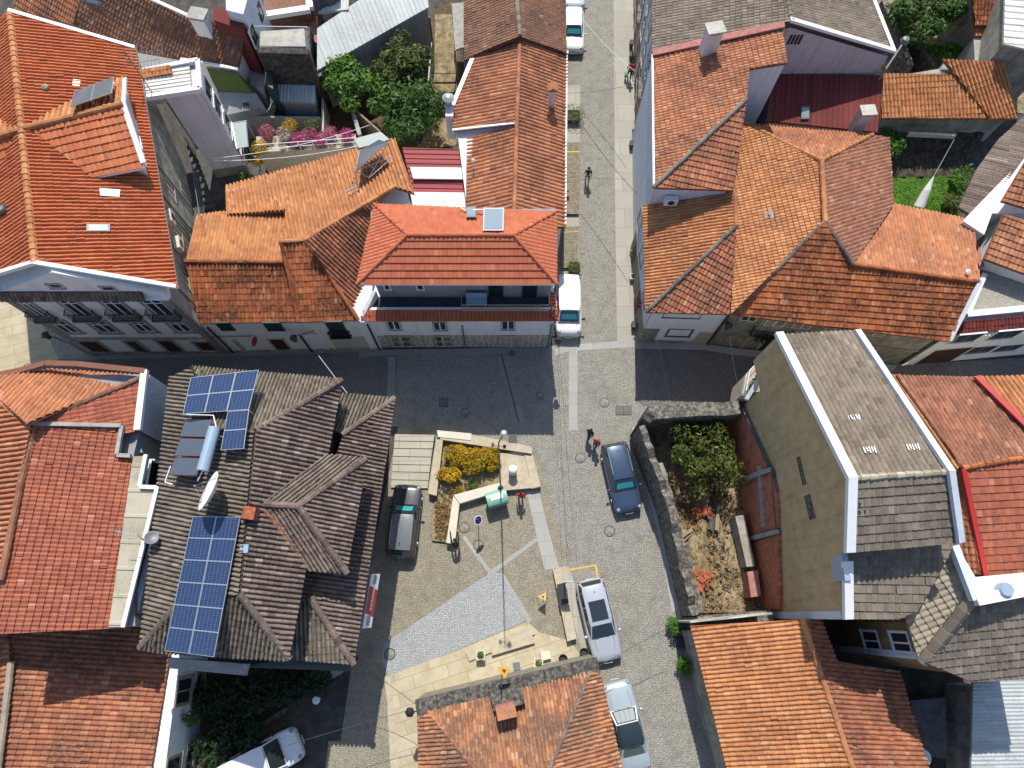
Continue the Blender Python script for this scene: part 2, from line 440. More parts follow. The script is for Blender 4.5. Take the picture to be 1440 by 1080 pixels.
def chimney(parent, pos, size, z0, z1, m='white_plaster', capm='concrete', rz=0., name='chimney', open_top=True):
    mb = MB(); mb.box((pos.x, pos.y, (z0 + z1) / 2), (size[0], size[1], z1 - z0), rz); o = mb.build(name, m, parent)
    mb = MB(); mb.box((pos.x, pos.y, z1 + .24), (size[0] + .22, size[1] + .22, .09), rz)
    rm = Matrix.Rotation(rz, 3, 'Z')
    for sx in (-1, 1):
        for sy in (-1, 1): mb.box(V((pos.x, pos.y, z1 + .1)) + rm @ V((sx * (size[0] / 2 - .08), sy * (size[1] / 2 - .08), 0)), (.13, .13, .2), rz)
    mb.build('cap', capm, o); return o
# ------------------------------------------------------------------ plants
def leaves(mb, c, r, n, size, flatness=.6, lo=0., hi=1.):
    for _ in range(n):
        while True:
            d = V((random.uniform(-1, 1), random.uniform(-1, 1), random.uniform(-1, 1)))
            if .15 < d.length <= 1: break
        p = V(c) + V((d.x * r[0], d.y * r[1], d.z * r[2]))
        nrm = (V((d.x, d.y, d.z + flatness)) + V([random.uniform(-.9, .9) for _ in range(3)])).normalized()
        a = nrm.orthogonal().normalized(); a = Matrix.Rotation(random.uniform(0, 6.28), 3, nrm) @ a; b = nrm.cross(a)
        s = size * random.choice((.55, .8, 1., 1.2, 1.7)); s2 = s * random.uniform(.45, .7)
        mb.add((p - a * s, p + b * s2 * .6 - a * s * .1, p + a * s + nrm * random.uniform(-.2, .1) * s, p - b * s2 * .6 - a * s * .1), ((0, 1, 2, 3),), 0, lo + (hi - lo) * random.random())
def tree(name, label, cat, base, crown, rad, h, leafm, n=2600, size=.16, clumps=16, trunk_r=.12, group=None, lean=(0, 0)):
    base = V(base); t = thing(name, label, cat, base, group)
    mb = MB(); top = V(crown); mid = base.lerp(top, .5) + V((random.uniform(-.2, .2), random.uniform(-.2, .2), 0))
    mb.tube(base, mid, trunk_r * 1.3, trunk_r, 8); mb.tube(mid, top, trunk_r, trunk_r * .4, 8)
    cl = []
    for k in range(clumps):
        a = 2.399 * k + random.uniform(-.5, .5); rr = math.sqrt((k + .5) / clumps)
        rr *= random.uniform(.75, 1.15); p = top + V((math.cos(a) * rad[0] * rr * .85, math.sin(a) * rad[1] * rr * .85, random.uniform(-.7, .7) * rad[2] * (1.1 - rr * .6)))
        cl.append(p); mb.tube(mid.lerp(top, random.uniform(.1, .9)), p, trunk_r * .35, .015, 5)
    mb.build('trunk', 'bark', t)
    mb = MB()
    for p in cl:
        f = random.uniform(.55, 1.25); b = random.uniform(0, .38)
        leaves(mb, p, (rad[0] * .36 * f, rad[1] * .36 * f, rad[2] * .42 * f), int(n / clumps * f), size, .7, b, b + .62)
    leaves(mb, top, (rad[0] * .9, rad[1] * .9, rad[2] * .9), n // 10, size, .6)
    mb.build('crown', leafm, t, rnd=True)
    return t
def bush(name, label, cat, c, rad, leafm, n=500, size=.09, group=None, stem=True, lo=0., hi=1.):
    c = V(c); t = thing(name, label, cat, (c.x, c.y, c.z - rad[2]), group)
    mb = MB(); b = V((c.x, c.y, c.z - rad[2]))
    for k in range(5): mb.tube(b, c + V((random.uniform(-.5, .5) * rad[0], random.uniform(-.5, .5) * rad[1], random.uniform(0, .5) * rad[2])), .025, .008, 5)
    mb.build('stem', 'bark', t)
    mb = MB()
    for k in range(6):
        a = 2.4 * k; q = c + V((math.cos(a) * rad[0] * .5, math.sin(a) * rad[1] * .5, random.uniform(-.3, .4) * rad[2])); f = random.uniform(.4, .65); l = random.uniform(lo, lo + (hi - lo) * .4)
        leaves(mb, q, (rad[0] * f, rad[1] * f, rad[2] * f), n // 6, size, .7, l, l + (hi - lo) * .6)
    mb.build('foliage', leafm, t, rnd=True); return t
# ------------------------------------------------------------------ materials of the place
tile_mat('tile_vivid', (.52, .15, .06), (.64, .215, .095), (.36, .12, .06), .35, (.6, .25, .12), .2)
tile_mat('tile_red', (.48, .135, .07), (.56, .175, .09), (.4, .1, .05), .25, (.6, .25, .15), .12)
tile_mat('tile_amber', (.48, .19, .075), (.63, .3, .13), (.3, .13, .065), .5, (.6, .38, .2), .3)
tile_mat('tile_orange_old', (.36, .1, .04), (.56, .195, .075), (.13, .055, .03), .75, (.5, .3, .2), .3)
tile_mat('tile_terracotta', (.4, .15, .075), (.56, .25, .13), (.2, .09, .06), .6, (.6, .36, .24), .3)
tile_mat('tile_salmon', (.46, .17, .08), (.57, .26, .13), (.28, .12, .07), .5, (.6, .4, .3), .35)
tile_mat('tile_brick_red', (.34, .1, .055), (.47, .16, .09), (.25, .08, .06), .5, (.58, .32, .25), .35)
tile_mat('tile_rust', (.33, .11, .06), (.5, .21, .11), (.16, .08, .055), .7, (.5, .3, .2), .35)
tile_mat('tile_rose', (.29, .12, .07), (.43, .19, .115), (.18, .085, .06), .55, (.58, .38, .3), .5)
tile_mat('tile_brown', (.19, .095, .06), (.3, .15, .095), (.1, .06, .045), .6, (.42, .33, .25), .5)
tile_mat('tile_slate', (.17, .14, .11), (.28, .235, .185), (.1, .085, .065), .6, (.34, .3, .23), .45)
tile_mat('tile_taupe', (.2, .165, .13), (.3, .25, .195), (.13, .105, .08), .5, (.38, .34, .27), .4)
tile_mat('tile_cream', (.38, .33, .25), (.48, .42, .32), (.25, .2, .14), .4, (.5, .45, .36), .3)
tile_mat('tile_umber', (.15, .112, .092), (.28, .215, .175), (.085, .065, .055), .5, (.5, .44, .36), .6)
tile_mat('tile_maroon', (.17, .035, .03), (.22, .05, .045), (.1, .03, .03), .3, (.3, .1, .1), .2)
tile_mat('sheet_zinc', (.45, .5, .5), (.55, .6, .6), (.33, .34, .33), .5, (.6, .62, .6), .2, .45)
tile_mat('sheet_white', (.66, .66, .62), (.74, .74, .7), (.45, .42, .35), .4, (.75, .75, .72), .2, .5)
tile_mat('sheet_red', (.36, .055, .06), (.42, .075, .08), (.25, .06, .06), .4, (.5, .2, .2), .2, .5)
tile_mat('sheet_fibre', (.42, .39, .3), (.5, .46, .36), (.28, .25, .16), .6, (.55, .5, .42), .3)
mat('white_plaster', (.8, .8, .79), (.7, .7, .68), 1.2, .4, .85, fvar=.1, streak=.32)
mat('cream_plaster', (.66, .62, .52), (.5, .46, .36), .9, .5, .85, fvar=.15, streak=0.6)
mat('grey_plaster', (.3, .32, .34), (.22, .24, .26), 1.5, .4, .85, fvar=.15, streak=0.5)
mat('dirty_plaster', (.42, .4, .34), (.24, .22, .18), 1.2, .8, .9, fvar=.3, streak=0.8)
mat('pink_plaster', (.58, .48, .5), (.48, .39, .42), 2.2, .5, .9, fvar=.3, bmp=.02, bscale=9, streak=0.6)
mat('lilac_plaster', (.66, .61, .64), (.56, .52, .56), 1., .5, .85, fvar=.1, streak=0.5)
mat('blue_white', (.62, .68, .76), (.5, .55, .62), 1., .4, .8, fvar=.1, streak=0.4)  # also carries the bluish shade of white side walls in its colour
mat('olive_render', (.6, .45, .25), (.48, .36, .19), 1.3, .8, .95, fine=40, fvar=.4, bmp=.01, streak=.4)
mat('ochre_render', (.3, .2, .07), (.18, .12, .05), 2., .8, .95, fvar=.4, streak=0.7)
mat('stone_trim', (.38, .34, .27), (.24, .21, .16), 3., .6, .85, fvar=.3)
mat('granite', (.36, .34, .28), (.2, .19, .15), 2., .8, .9, fvar=.5, bmp=.03)
mat('pale_stone', (.52, .46, .34), (.4, .34, .24), 2.5, .6, .85, fvar=.3)
mat('white_stone', (.66, .62, .52), (.54, .5, .4), 2.5, .5, .8, fvar=.2)
mat('mossy_stone', (.24, .22, .19), (.07, .065, .055), 5., 1., .95, fine=9, fvar=.8, bmp=.03)
mat('dark_stone', (.12, .11, .1), (.05, .045, .04), 3., 1., .95, fine=7, fvar=.8, bmp=.04)
mat('rubble', (.3, .28, .23), (.1, .09, .08), 4., 1., .95, fine=6, fvar=.8, bmp=.05, bscale=8)
mat('concrete', (.42, .41, .38), (.3, .29, .26), 2., .6, .9, fvar=.3, streak=0.6)
mat('concrete_pale', (.56, .54, .48), (.42, .4, .34), 2., .6, .9, fvar=.25, streak=0.6)
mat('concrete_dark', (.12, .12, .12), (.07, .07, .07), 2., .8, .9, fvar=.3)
mat('terrace_floor', (.4, .38, .33), (.28, .26, .22), 7., .9, .9, fvar=.4)
mat('tar_floor', (.06, .065, .075), (.04, .045, .05), 2., .6, .8, fvar=.2)
mat('hollow_brick', (.56, .17, .075), (.3, .1, .06), 3., .9, .9, fine=10, fvar=.7, bmp=.03)
mat('pink_render', (.48, .2, .17), (.3, .14, .12), 3., .7, .9, fvar=.3, streak=0.6)
flat('white_paint', (.78, .79, .8), .45); flat('white_gloss', (.82, .82, .82), .3); flat('green_paint', (.02, .05, .04), .4)
flat('red_paint', (.4, .03, .03), .45); flat('black_iron', (.012, .012, .014), .5); flat('dark_metal', (.03, .032, .035), .45)
flat('grey_metal', (.16, .17, .18), .5, .2); flat('steel', (.5, .52, .54), .35, .8); flat('alu', (.62, .64, .66), .35, .7)
mat('dark_wood', (.07, .035, .02), (.04, .02, .012), 5., .7, .6); mat('red_wood', (.19, .045, .035), (.12, .03, .025), 6., .7, .6)
mat('deck_wood', (.3, .26, .18), (.18, .155, .11), 4., .8, .8, fvar=.4); mat('timber', (.34, .27, .19), (.2, .16, .11), 4., .7, .85)
mat('garage_panel', (.5, .47, .38), (.44, .41, .33), 3., .4, .7)
mat('bark', (.12, .085, .055), (.06, .045, .03), 9., .8, .95)
flat('glass', (.025, .035, .04), .06, 0, .9); flat('sky_glass', (.22, .27, .3), .08, 0, .9); flat('pale_glass', (.42, .5, .48), .2, 0, .6); flat('blind', (.42, .43, .42), .6)
flat('collector', (.09, .11, .14), .12, 0, .8); flat('tank_blue', (.34, .45, .55), .35, .2)
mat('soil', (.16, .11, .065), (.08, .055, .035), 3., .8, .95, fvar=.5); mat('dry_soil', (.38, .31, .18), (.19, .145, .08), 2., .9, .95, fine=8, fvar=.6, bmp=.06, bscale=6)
mat('yard_dark', (.1, .095, .085), (.05, .045, .04), 1.5, .8, .9, fvar=.4)
mat('asphalt_dark', (.10, .095, .09), (.06, .058, .055), 1.2, .7, .9, fvar=.4)
mat('lawn', (.085, .2, .012), (.05, .13, .01), 1.3, .8, .95, fine=18, fvar=.5, bmp=.03, bscale=25)
mat('earth_bank', (.12, .095, .065), (.045, .04, .03), 3., 1., .95, fine=7, fvar=.7, bmp=.08, bscale=5)
cobble('cobble_grey', (.28, .27, .235), (.36, .345, .3), (.21, .2, .175), 9., (.38, .365, .32), .5)
cobble('cobble_tan', (.27, .245, .185), (.38, .345, .265), (.21, .19, .145), 10., (.42, .37, .26), .4)
cobble('cobble_silver', (.35, .36, .36), (.47, .48, .48), (.25, .26, .26), 10., (.5, .51, .51), .3, dirt=(.28, .28, .27))
cobble('cobble_shaded', (.17, .16, .15), (.24, .23, .215), (.13, .125, .12), 9., (.2, .19, .17), .3)  # darker copy of the grey cobbles, with the street shade in the colour
slabs('slab_pave', (.4, .385, .34), (.34, .325, .28), (.22, .2, .165), 2.2, 1.6, damt=.35, dirt=(.3, .27, .19))
slabs('slab_band', (.33, .33, .31), (.38, .38, .36), (.26, .26, .25), 1.2, .9, damt=.2, dirt=(.34, .33, .29))
slabs('slab_shaded', (.26, .26, .25), (.3, .3, .285), (.18, .18, .17), 1.2, .9, damt=.3, dirt=(.2, .19, .17))  # band slabs darkened, with the street shade put into their colour
slabs('slab_warm', (.45, .39, .27), (.52, .46, .33), (.27, .21, .12), 2.1, .75, rot=R(-17), dirt=(.3, .23, .12), damt=.55)
slabs('slab_step', (.4, .38, .31), (.45, .43, .35), (.22, .2, .15), 1.4, .8, damt=.3, dirt=(.26, .23, .15))
leaf_mat('leaf_green', (.02, .055, .008), (.055, .13, .016), (.13, .22, .04))
leaf_mat('leaf_bright', (.03, .085, .01), (.09, .21, .02), (.19, .33, .05))
leaf_mat('leaf_olive', (.02, .03, .006), (.075, .105, .014), (.2, .23, .04))
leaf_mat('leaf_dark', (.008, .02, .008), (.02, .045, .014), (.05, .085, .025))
leaf_mat('leaf_yellow', (.1, .1, .005), (.45, .3, .008), (.7, .4, .01))
leaf_mat('leaf_gold', (.2, .14, .005), (.6, .36, .008), (.8, .48, .02))
leaf_mat('leaf_pink', (.06, .09, .02), (.5, .08, .2), (.75, .25, .4))
leaf_mat('leaf_magenta', (.1, .05, .03), (.55, .02, .2), (.7, .1, .35))
leaf_mat('leaf_white', (.1, .12, .05), (.55, .45, .42), (.75, .65, .6))
leaf_mat('leaf_dry', (.14, .07, .025), (.32, .18, .065), (.45, .3, .13))
def brickwall(name, c1, c2, mort, w=.32, h=.2):
    m, nt, b = nodes(name); co = objco(nt); sx = N(nt, 'ShaderNodeSeparateXYZ'); nt.links.new(co, sx.inputs[0]); ad = N(nt, 'ShaderNodeMath'); nt.links.new(sx.outputs[0], ad.inputs[0]); nt.links.new(sx.outputs[1], ad.inputs[1])
    cb = N(nt, 'ShaderNodeCombineXYZ'); nt.links.new(ad.outputs[0], cb.inputs[0]); nt.links.new(sx.outputs[2], cb.inputs[1]); br = N(nt, 'ShaderNodeTexBrick'); nt.links.new(cb.outputs[0], br.inputs['Vector'])
    for k, x in (('Color1', c4(c1)), ('Color2', c4(c2)), ('Mortar', c4(mort)), ('Scale', 1.), ('Mortar Size', .02), ('Brick Width', w), ('Row Height', h)): br.inputs[k].default_value = x
    col = mixc(nt, rng(nt, noise(nt, co, 2.2, 5., .7), .5, .72, 0, .8), br.outputs['Color'], (.12, .07, .05)); nt.links.new(col, b.inputs['Base Color']); b.inputs['Roughness'].default_value = .92; MATS[name] = m
brickwall('old_brick', (.6, .19, .085), (.44, .13, .06), (.2, .12, .09))
cobble('stone_wall', (.4, .35, .26), (.27, .24, .18), (.62, .59, .52), 2.6, (.34, .31, .25), .4, .02, (.16, .14, .11))
def pv_mat(name, c1, line, nx, ny):
    m, nt, b = nodes(name); uv = N(nt, 'ShaderNodeUVMap')
    mp = N(nt, 'ShaderNodeMapping'); mp.inputs['Scale'].default_value = (nx, ny, 1); nt.links.new(uv.outputs[0], mp.inputs[0])
    br = N(nt, 'ShaderNodeTexBrick'); br.offset = 0; nt.links.new(mp.outputs[0], br.inputs['Vector'])
    for k, x in (('Color1', c4(c1)), ('Color2', c4(tuple(q * 1.25 for q in c1))), ('Mortar', c4(line)), ('Scale', 1.), ('Mortar Size', .035), ('Brick Width', 1.), ('Row Height', 1.)): br.inputs[k].default_value = x
    nt.links.new(br.outputs['Color'], b.inputs['Base Color']); b.inputs['Roughness'].default_value = .12; b.inputs['Specular IOR Level'].default_value = .5
    MATS[name] = m
pv_mat('pv_cells', (.02, .04, .1), (.13, .18, .27), 6, 10)

tile_mat('tile_mottled', (.3, .12, .06), (.58, .28, .14), (.19, .12, .085), .8, (.55, .45, .34), .5)
# ------------------------------------------------------------------ camera, sky, sun
cam = bpy.data.cameras.new('Camera'); co = bpy.data.objects.new('Camera', cam); C.objects.link(co)
cam.sensor_width = 36; cam.lens = 24; cam.clip_end = 1500
def _cam():
    # image right, image up and backward axes in world space
    r = V((XC.x, YC.x, ZC.x)); u = -V((XC.y, YC.y, ZC.y)); b = -V((XC.z, YC.z, ZC.z))
    m = Matrix((r, u, b)).transposed().to_4x4(); m.translation = CAM; return m
co.matrix_world = _cam(); SC.camera = co
SUN_EL = R(53); SH = V((.03, -1, 0)).normalized()      # direction in which shadows fall on the ground
sd = (SH * math.cos(SUN_EL) + V((0, 0, -math.sin(SUN_EL)))).normalized()
sl = bpy.data.lights.new('Sun', 'SUN'); sl.energy = SUN_E; sl.angle = R(.5); sl.color = (1, .95, .86)
so = bpy.data.objects.new('Sun', sl); C.objects.link(so); so.rotation_euler = sd.to_track_quat('-Z', 'Y').to_euler(); so.location = (0, 0, 60)
w = bpy.data.worlds.new('World'); SC.world = w; w.use_nodes = True
sk = w.node_tree.nodes.new('ShaderNodeTexSky'); sk.sky_type = 'NISHITA'; sk.sun_disc = False; sk.sun_elevation = SUN_EL
tosun = -sd; sk.sun_rotation = math.atan2(tosun.x, tosun.y)
bg = w.node_tree.nodes['Background']; bg.inputs[1].default_value = SKY_E; w.node_tree.links.new(sk.outputs[0], bg.inputs[0])
SC.view_settings.view_transform = 'Standard'; SC.view_settings.look = 'None'; SC.view_settings.exposure = EXPO; SC.view_settings.gamma = 1
SC.render.engine = 'CYCLES'
# ------------------------------------------------------------------ ground, streets, pavements
mb = MB(); S = 400; mb.quad((-S, -S, -.03), (S, -S, -.03), (S, S, -.03), (-S, S, -.03)); tag(mb.build('ground', 'yard_dark'), kind='structure')
G = ground_sheet
G('street', [(790, -160), (900, -160), (900, 492), (1440, 520), (1560, 470), (1560, 560), (1330, 545), (905, 590), (935, 640), (1010, 1100), (1020, 1240), (540, 1240), (540, 900), (560, 700), (560, 600), (250, 560), (-120, 540), (-120, 350), (60, 410), (130, 500), (330, 492), (640, 492), (782, 486)], -.004, 'cobble_grey')
G('street_shade_paving', [(-60, 500), (128, 506), (330, 500), (560, 494), (548, 603), (255, 560), (0, 540)], 0, 'cobble_shaded')  # shade of the house row painted in with darker cobbles
G('lane_shade_paving', [(905, 482), (1280, 512), (1500, 500), (1500, 545), (1280, 560), (905, 572), (893, 560), (893, 490)], 0, 'cobble_shaded')  # darker cobbles follow the cast shadow of the hipped house
G('pavement', [(862, -150), (893, -150), (893, 200), (897, 483), (868, 482), (865, 300)], .001, 'slab_pave')
G('pavement_strip', [(797, 120), (816, 120), (813, 490), (786, 488), (792, 320)], 0, 'slab_pave')
G('crossing_band', [(781, 490), (808, 484), (893, 478), (893, 488), (812, 493), (812, 605), (800, 605), (800, 494), (781, 500)], .002, 'slab_band')
G('pavement_shop_front', [(505, 492), (655, 490), (781, 486), (781, 494), (655, 499), (560, 499), (555, 499), (505, 502)], .003, 'slab_shaded')
G('gutter_band', [(546, 502), (556, 501), (553, 600), (542, 600)], .004, 'slab_shaded')
G('gutter_band', [(697, 499), (716, 499), (738, 595), (722, 596)], .003, 'slab_shaded')
G('drain_channel', [(704, 499), (706, 499), (731, 595), (729, 595)], .008, 'concrete_dark')
G('pavement_south_front', [(896, 480), (993, 484), (1040, 490), (1262, 514), (1255, 522), (1030, 499), (990, 492), (892, 490)], .003, 'slab_band')
G('alley_pavement', [(-60, 380), (30, 420), (62, 460), (82, 505), (50, 520), (-60, 530)], .003, 'slab_warm')
G('plaza', [(598, 640), (760, 640), (800, 800), (835, 930), (840, 960), (690, 985), (585, 1015), (585, 1100), (470, 1100), (500, 900), (520, 790), (540, 700), (560, 600), (612, 600)], .001, 'cobble_tan')
G('plaza_triangle', [(540, 905), (688, 806), (704, 806), (742, 872), (640, 915), (547, 951), (537, 930)], .006, 'cobble_silver')
G('plaza_line', [(650, 756), (654, 753), (692, 804), (688, 808)], .007, 'slab_band')
G('plaza_line', [(690, 802), (754, 756), (757, 760), (694, 807)], .008, 'slab_band')
G('plaza_line', [(704, 806), (708, 806), (748, 872), (743, 876)], .009, 'slab_band')
G('plaza_band', [(740, 690), (758, 690), (770, 740), (786, 798), (766, 802), (752, 742)], .006, 'slab_band')
G('plaza_terrace', [(540, 952), (640, 916), (741, 874), (760, 890), (800, 900), (828, 935), (700, 970), (586, 1000), (590, 1100), (556, 1100), (546, 1000)], .01, 'slab_warm')
G('terrace_step', [(655, 918), (745, 880), (752, 892), (660, 930)], .13, 'pale_stone', .12)
G('terrace_step', [(690, 912), (748, 893), (752, 904), (692, 922)], .25, 'pale_stone', .12)
G('parking_strip', [(783, 798), (800, 796), (842, 935), (825, 938)], .012, 'slab_pave')
G('pavement_east', [(936, 790), (957, 790), (985, 905), (1015, 1010), (1045, 1100), (1015, 1100), (985, 1010), (960, 900)], .005, 'slab_band')
G('pavement_ruin_front', [(888, 600), (905, 600), (958, 860), (945, 860), (925, 750)], .006, 'slab_band')
G('street_sun_strip', [(478, 1042), (486, 1042), (482, 1100), (455, 1100), (462, 1042)], .014, 'cobble_tan')  # lighter cobbles paint the sunlit strip beyond the house shadow
G('plaza_edge_band', [(543, 952), (549, 952), (557, 1030), (562, 1100), (550, 1100)], .016, 'pale_stone')
for k, (x, y, w_, h_, lb) in enumerate(((624, 566, 12, 12, 'square iron cover in the shaded street above the planter'), (877, 577, 22, 12, 'long iron cover on the sunlit crossing near the ruin'), (720, 497, 7, 5, 'small iron cover at the foot of the grey house'))):
    q = [P(x + a * w_ / 2, y + b * h_ / 2, .02) for a, b in ((-1, 1), (1, 1), (1, -1), (-1, -1))]; mb = MB(); mb.prism(q, .0); o = single(mb, 'utility_cover', 'cobble_shaded', lb, 'cover', 'rectangular iron covers in the paving'); mb = MB()
    for i in range(4): a, b = q[i], q[(i + 1) % 4]; mb.tube(a, b, .018, .018, 4)
    a, b = (q[0] + q[1]) / 2, (q[2] + q[3]) / 2; mb.tube(a, b, .015, .015, 4); ORI[o.name] = V(o.location); mb.build('frame', 'dark_metal', o)
for i, (y0, y1) in enumerate(((613, 622), (622, 632), (632, 643), (643, 654), (654, 664), (664, 675), (675, 686))):
    k = i / 6.
    a = P(557 - 6 * k, y0, 0); b = P(612 - 9 * k, y0 + 1, 0); c_ = P(612 - 9 * (k + .16), y1 + 1, 0); d = P(557 - 6 * (k + .16), y1, 0)
    zt = .46 - .05 * i; mb = MB(); mb.prism([V((q.x, q.y, zt)) for q in (a, b, c_, d)], -.02); o = mb.build('stair_step', 'slab_step'); o['kind'] = 'structure'
for (x, y, r) in ((1112 / 1440 * 0 + 759, 557, 6), (654, 580, 7), (850, 566, 8), (816, 644, 8), (857, 747, 8), (548, 920, 8), (842, 221, 6), (819, 355, 5), (673, 767, 8), (653, 742, 8), (38, 517, 7)):
    q = P(x, y, 0); mb = MB(); rr = r * .043
    mb.lathe((q.x, q.y, 0), ((rr, .012), (rr, .017), (rr * .86, .017), (rr * .86, .013)), 24); mb.lathe((q.x, q.y, 0), ((rr * .85, .012), (rr * .85, .0165)), 24, 1)
    o = single(mb, 'manhole_cover', ['dark_metal', 'granite'], 'round manhole cover set in the cobbles', 'manhole cover', 'manhole covers in the paving')
    o['label'] = {759: 'round dark manhole cover in the shaded street nearest the sunlit crossing', 654: 'round manhole cover in the shaded street above the yellow shrubs', 850: 'pale manhole cover in the middle of the sunlit crossing', 816: 'manhole cover left of the two people walking together', 857: 'manhole cover below the front of the blue parked estate car', 548: 'manhole cover at the narrow tip of the silver cobble triangle', 842: 'manhole cover beside the walker in the northern street', 819: 'manhole cover in the northern street above the white van', 673: 'manhole cover on the tan plaza right of the bending person', 653: 'manhole cover on the tan plaza by the planter corner', 38: 'manhole cover on the sunny alley paving at the far left'}[x]
# ================================================================== LARGE ORANGE-ROOFED HOUSE, far left
def Z3(p, z): return V((p[0], p[1], z))
b1 = thing('town_house', 'three storey white town house with wrought iron balconies and vivid orange gable roof', 'house', (-24, 25, 0))
SE = P(250, 405, 9.3); NE = P(192, 70, 9.3); Rs = P(50, 371, 12); Rn = P(15, 18, 12)
SW = V((2 * Rs.x - SE.x, SE.y, 9.3)); NW = V((2 * Rn.x - NE.x, NE.y, 9.3))
roof(b1, [SE, NE, Rn, Rs], 'tile_vivid', 'bold', world=True, sc=.76, fascia='white_paint')
roof(b1, [SW, Rs, Rn, NW], 'tile_vivid', 'bold', world=True, sc=.76, fascia='white_paint')
ridge(b1, Rs, Rn, 'tile_amber', .2, world=True)
for a, b in ((Rs, SE), (Rs, SW), (Rn, NE)): coping(b1, a, b, 'white_paint', .22, .2, world=True, lift=.06)
A = V((-19.11, 17.2, 0)); B = V((-28.63, 17.18, 0)); Cn = V((-23.9, 34.2, 0)); Dn = V((-35.8, 34.3, 0))
mb = MB(); mb.prism([Z3(A, 9.2), Z3(Cn, 9.2), V((Rn.x, Cn.y, 11.8)), Z3(Dn, 9.2), Z3(B, 9.2), V(((A.x + B.x) / 2, (A.y + B.y) / 2, 11.75))], 0); mb.build('wall', 'white_plaster', b1)
f = Fac(B, A)
strip(b1, f, 0, f.L, 8.75, 8.92, 'white_paint', .2, 'cornice')
zc = f.hit(200, 475)[1]
strip(b1, f, 0, f.L, zc - .1, zc + .12, 'stone_trim', .1, 'string_course')
strip(b1, f, 0, f.L, 0, .45, 'granite', .06, 'plinth')
strip(b1, f, f.L - .55, f.L, .45, 8.5, 'stone_trim', .05, 'quoin'); strip(b1, f, 0, .5, .45, 8.5, 'stone_trim', .05, 'quoin')
roof(b1, [f.at(-.1, 9.0, .34), f.at(f.L - 1.2, 9.0, .34), f.at(f.L - 1.2, 9.5, 0), f.at(-.1, 9.5, 0)], 'tile_umber', 'barrel', name='pent_roof', world=True, t=.06)
def balcony(parent, f, u0, u1, z):
    mb = MB(); f.box(mb, u0, u1, z - .12, z, 0, .42); o = mb.build('balcony', 'stone_trim', parent)
    mb = MB(); h = .95
    for zz in (z + .08, z + h): 
        f.box(mb, u0 + .02, u1 - .02, zz - .02, zz + .02, .36, .4); 
        for u in (u0 + .02, u1 - .06): f.box(mb, u, u + .04, zz - .02, zz + .02, 0, .36)
    n = int((u1 - u0) / .13)
    for i in range(n + 1):
        u = u0 + .03 + (u1 - u0 - .06) * i / n; mb.tube(f.at(u, z + .08, .38), f.at(u, z + h, .38), .009, .009, 4, cap=False)
        if i % 3 == 0: mb.lathe(f.at(u, z + .45, .38), ((.001, -.06), (.035, 0), (.001, .06)), 5)
    for k in range(1, 5):
        for u in (u0 + .03, u1 - .03): mb.tube(f.at(u, z + .08, .38 * k / 5), f.at(u, z + h, .38 * k / 5), .014, .014, 4, cap=False)
    mb.build('railing', 'black_iron', o)
for a, b in (((12, 416), (74, 445)), ((72.5, 416.5), (136, 443.5)), ((132, 416), (194, 443)), ((190.6, 415.6), (250, 443))):
    r = pxr(f, a, b); r = (r[0], r[1] - .1, r[2], min(r[3], 8.5)); window(b1, f, r, tran=.78, sw=.2); balcony(b1, f, r[0] - .35, r[1] + .35, r[2] - .1)
for a, b in (((67, 451), (113, 467)), ((120.6, 451), (167.5, 467)), ((180, 451), (218.7, 465.6)), ((232, 450), (271.9, 465.6))):
    window(b1, f, pxr(f, a, b), tran=.68, sw=.2)
for k, (a, b) in enumerate((((97.5, 480), (168, 502)), ((176, 480), (213, 497)), ((221, 479), (260, 495.5)), ((272.5, 481), (310, 496)))):
    r = pxr(f, a, b); door(b1, f, (r[0], r[1], .05 if k != 3 else .6, r[3]), leaf='dark_wood' if k != 1 else 'glass', sw=.2)
for u, z in ((3.6, 9.95), (6.3, 9.65)): window(b1, f, (u, u + .75, z, z + .5), sw=.05, mull=0, frame='white_paint')
pipe(b1, f, f.L - .12, .1, 8.6, 'steel'); 
fe = Fac(A, Cn); 
mb = MB(); fe.box(mb, 0.02, fe.L - .02, .02, 8.6, -.05, .02); mb.build('side_render', 'dirty_plaster', b1)
for (u, z, w_, h_) in ((2.2, 5.6, .9, 1.3), (5.2, 5.6, .9, 1.3), (8.6, 5.8, .9, 1.3), (3.5, 2.6, .9, 1.3), (10.5, 3, 1., 1.4), (7, 2.6, .9, 1.3)):
    window(b1, fe, (u, u + w_, z, z + h_), sw=.1, frame='grey_metal')
for (u, z) in ((5.7, 7.3), (4.2, 6.6), (3.7, 4.6)):
    mb = MB(); fe.box(mb, u, u + .85, z, z + .6, .05, .4); fe.box(mb, u + .06, u + .79, z - .1, z, .05, .36); ac = mb.build('air_conditioner', 'cream_plaster', b1)
    mb = MB(); mb.lathe(fe.at(u + .45, z + .3, .4), ((.24, 0), (.24, .02)), 14, mtx=fe.n.to_track_quat('Z', 'Y').to_matrix()); mb.build('fan_grille', 'dark_metal', ac)
for u, z0, z1 in ((1.2, .1, 8.5), (6.8, .5, 8.4), (7.6, 3, 8.4), (9.8, .2, 8.4)): pipe(b1, fe, u, z0, z1, 'grey_metal', .045)
mb = MB(); fe.box(mb, 7.2, 13, 2.75, 2.9, 0, .8); o = mb.build('gallery', 'concrete_dark', b1)
mb = MB()
for i in range(24): u = 7.25 + i * .25; mb.tube(fe.at(u, 2.9, .76), fe.at(u, 3.85, .76), .018, .018, 4)
fe.box(mb, 7.2, 13, 3.83, 3.87, .74, .78); mb.build('railing', 'grey_metal', o)
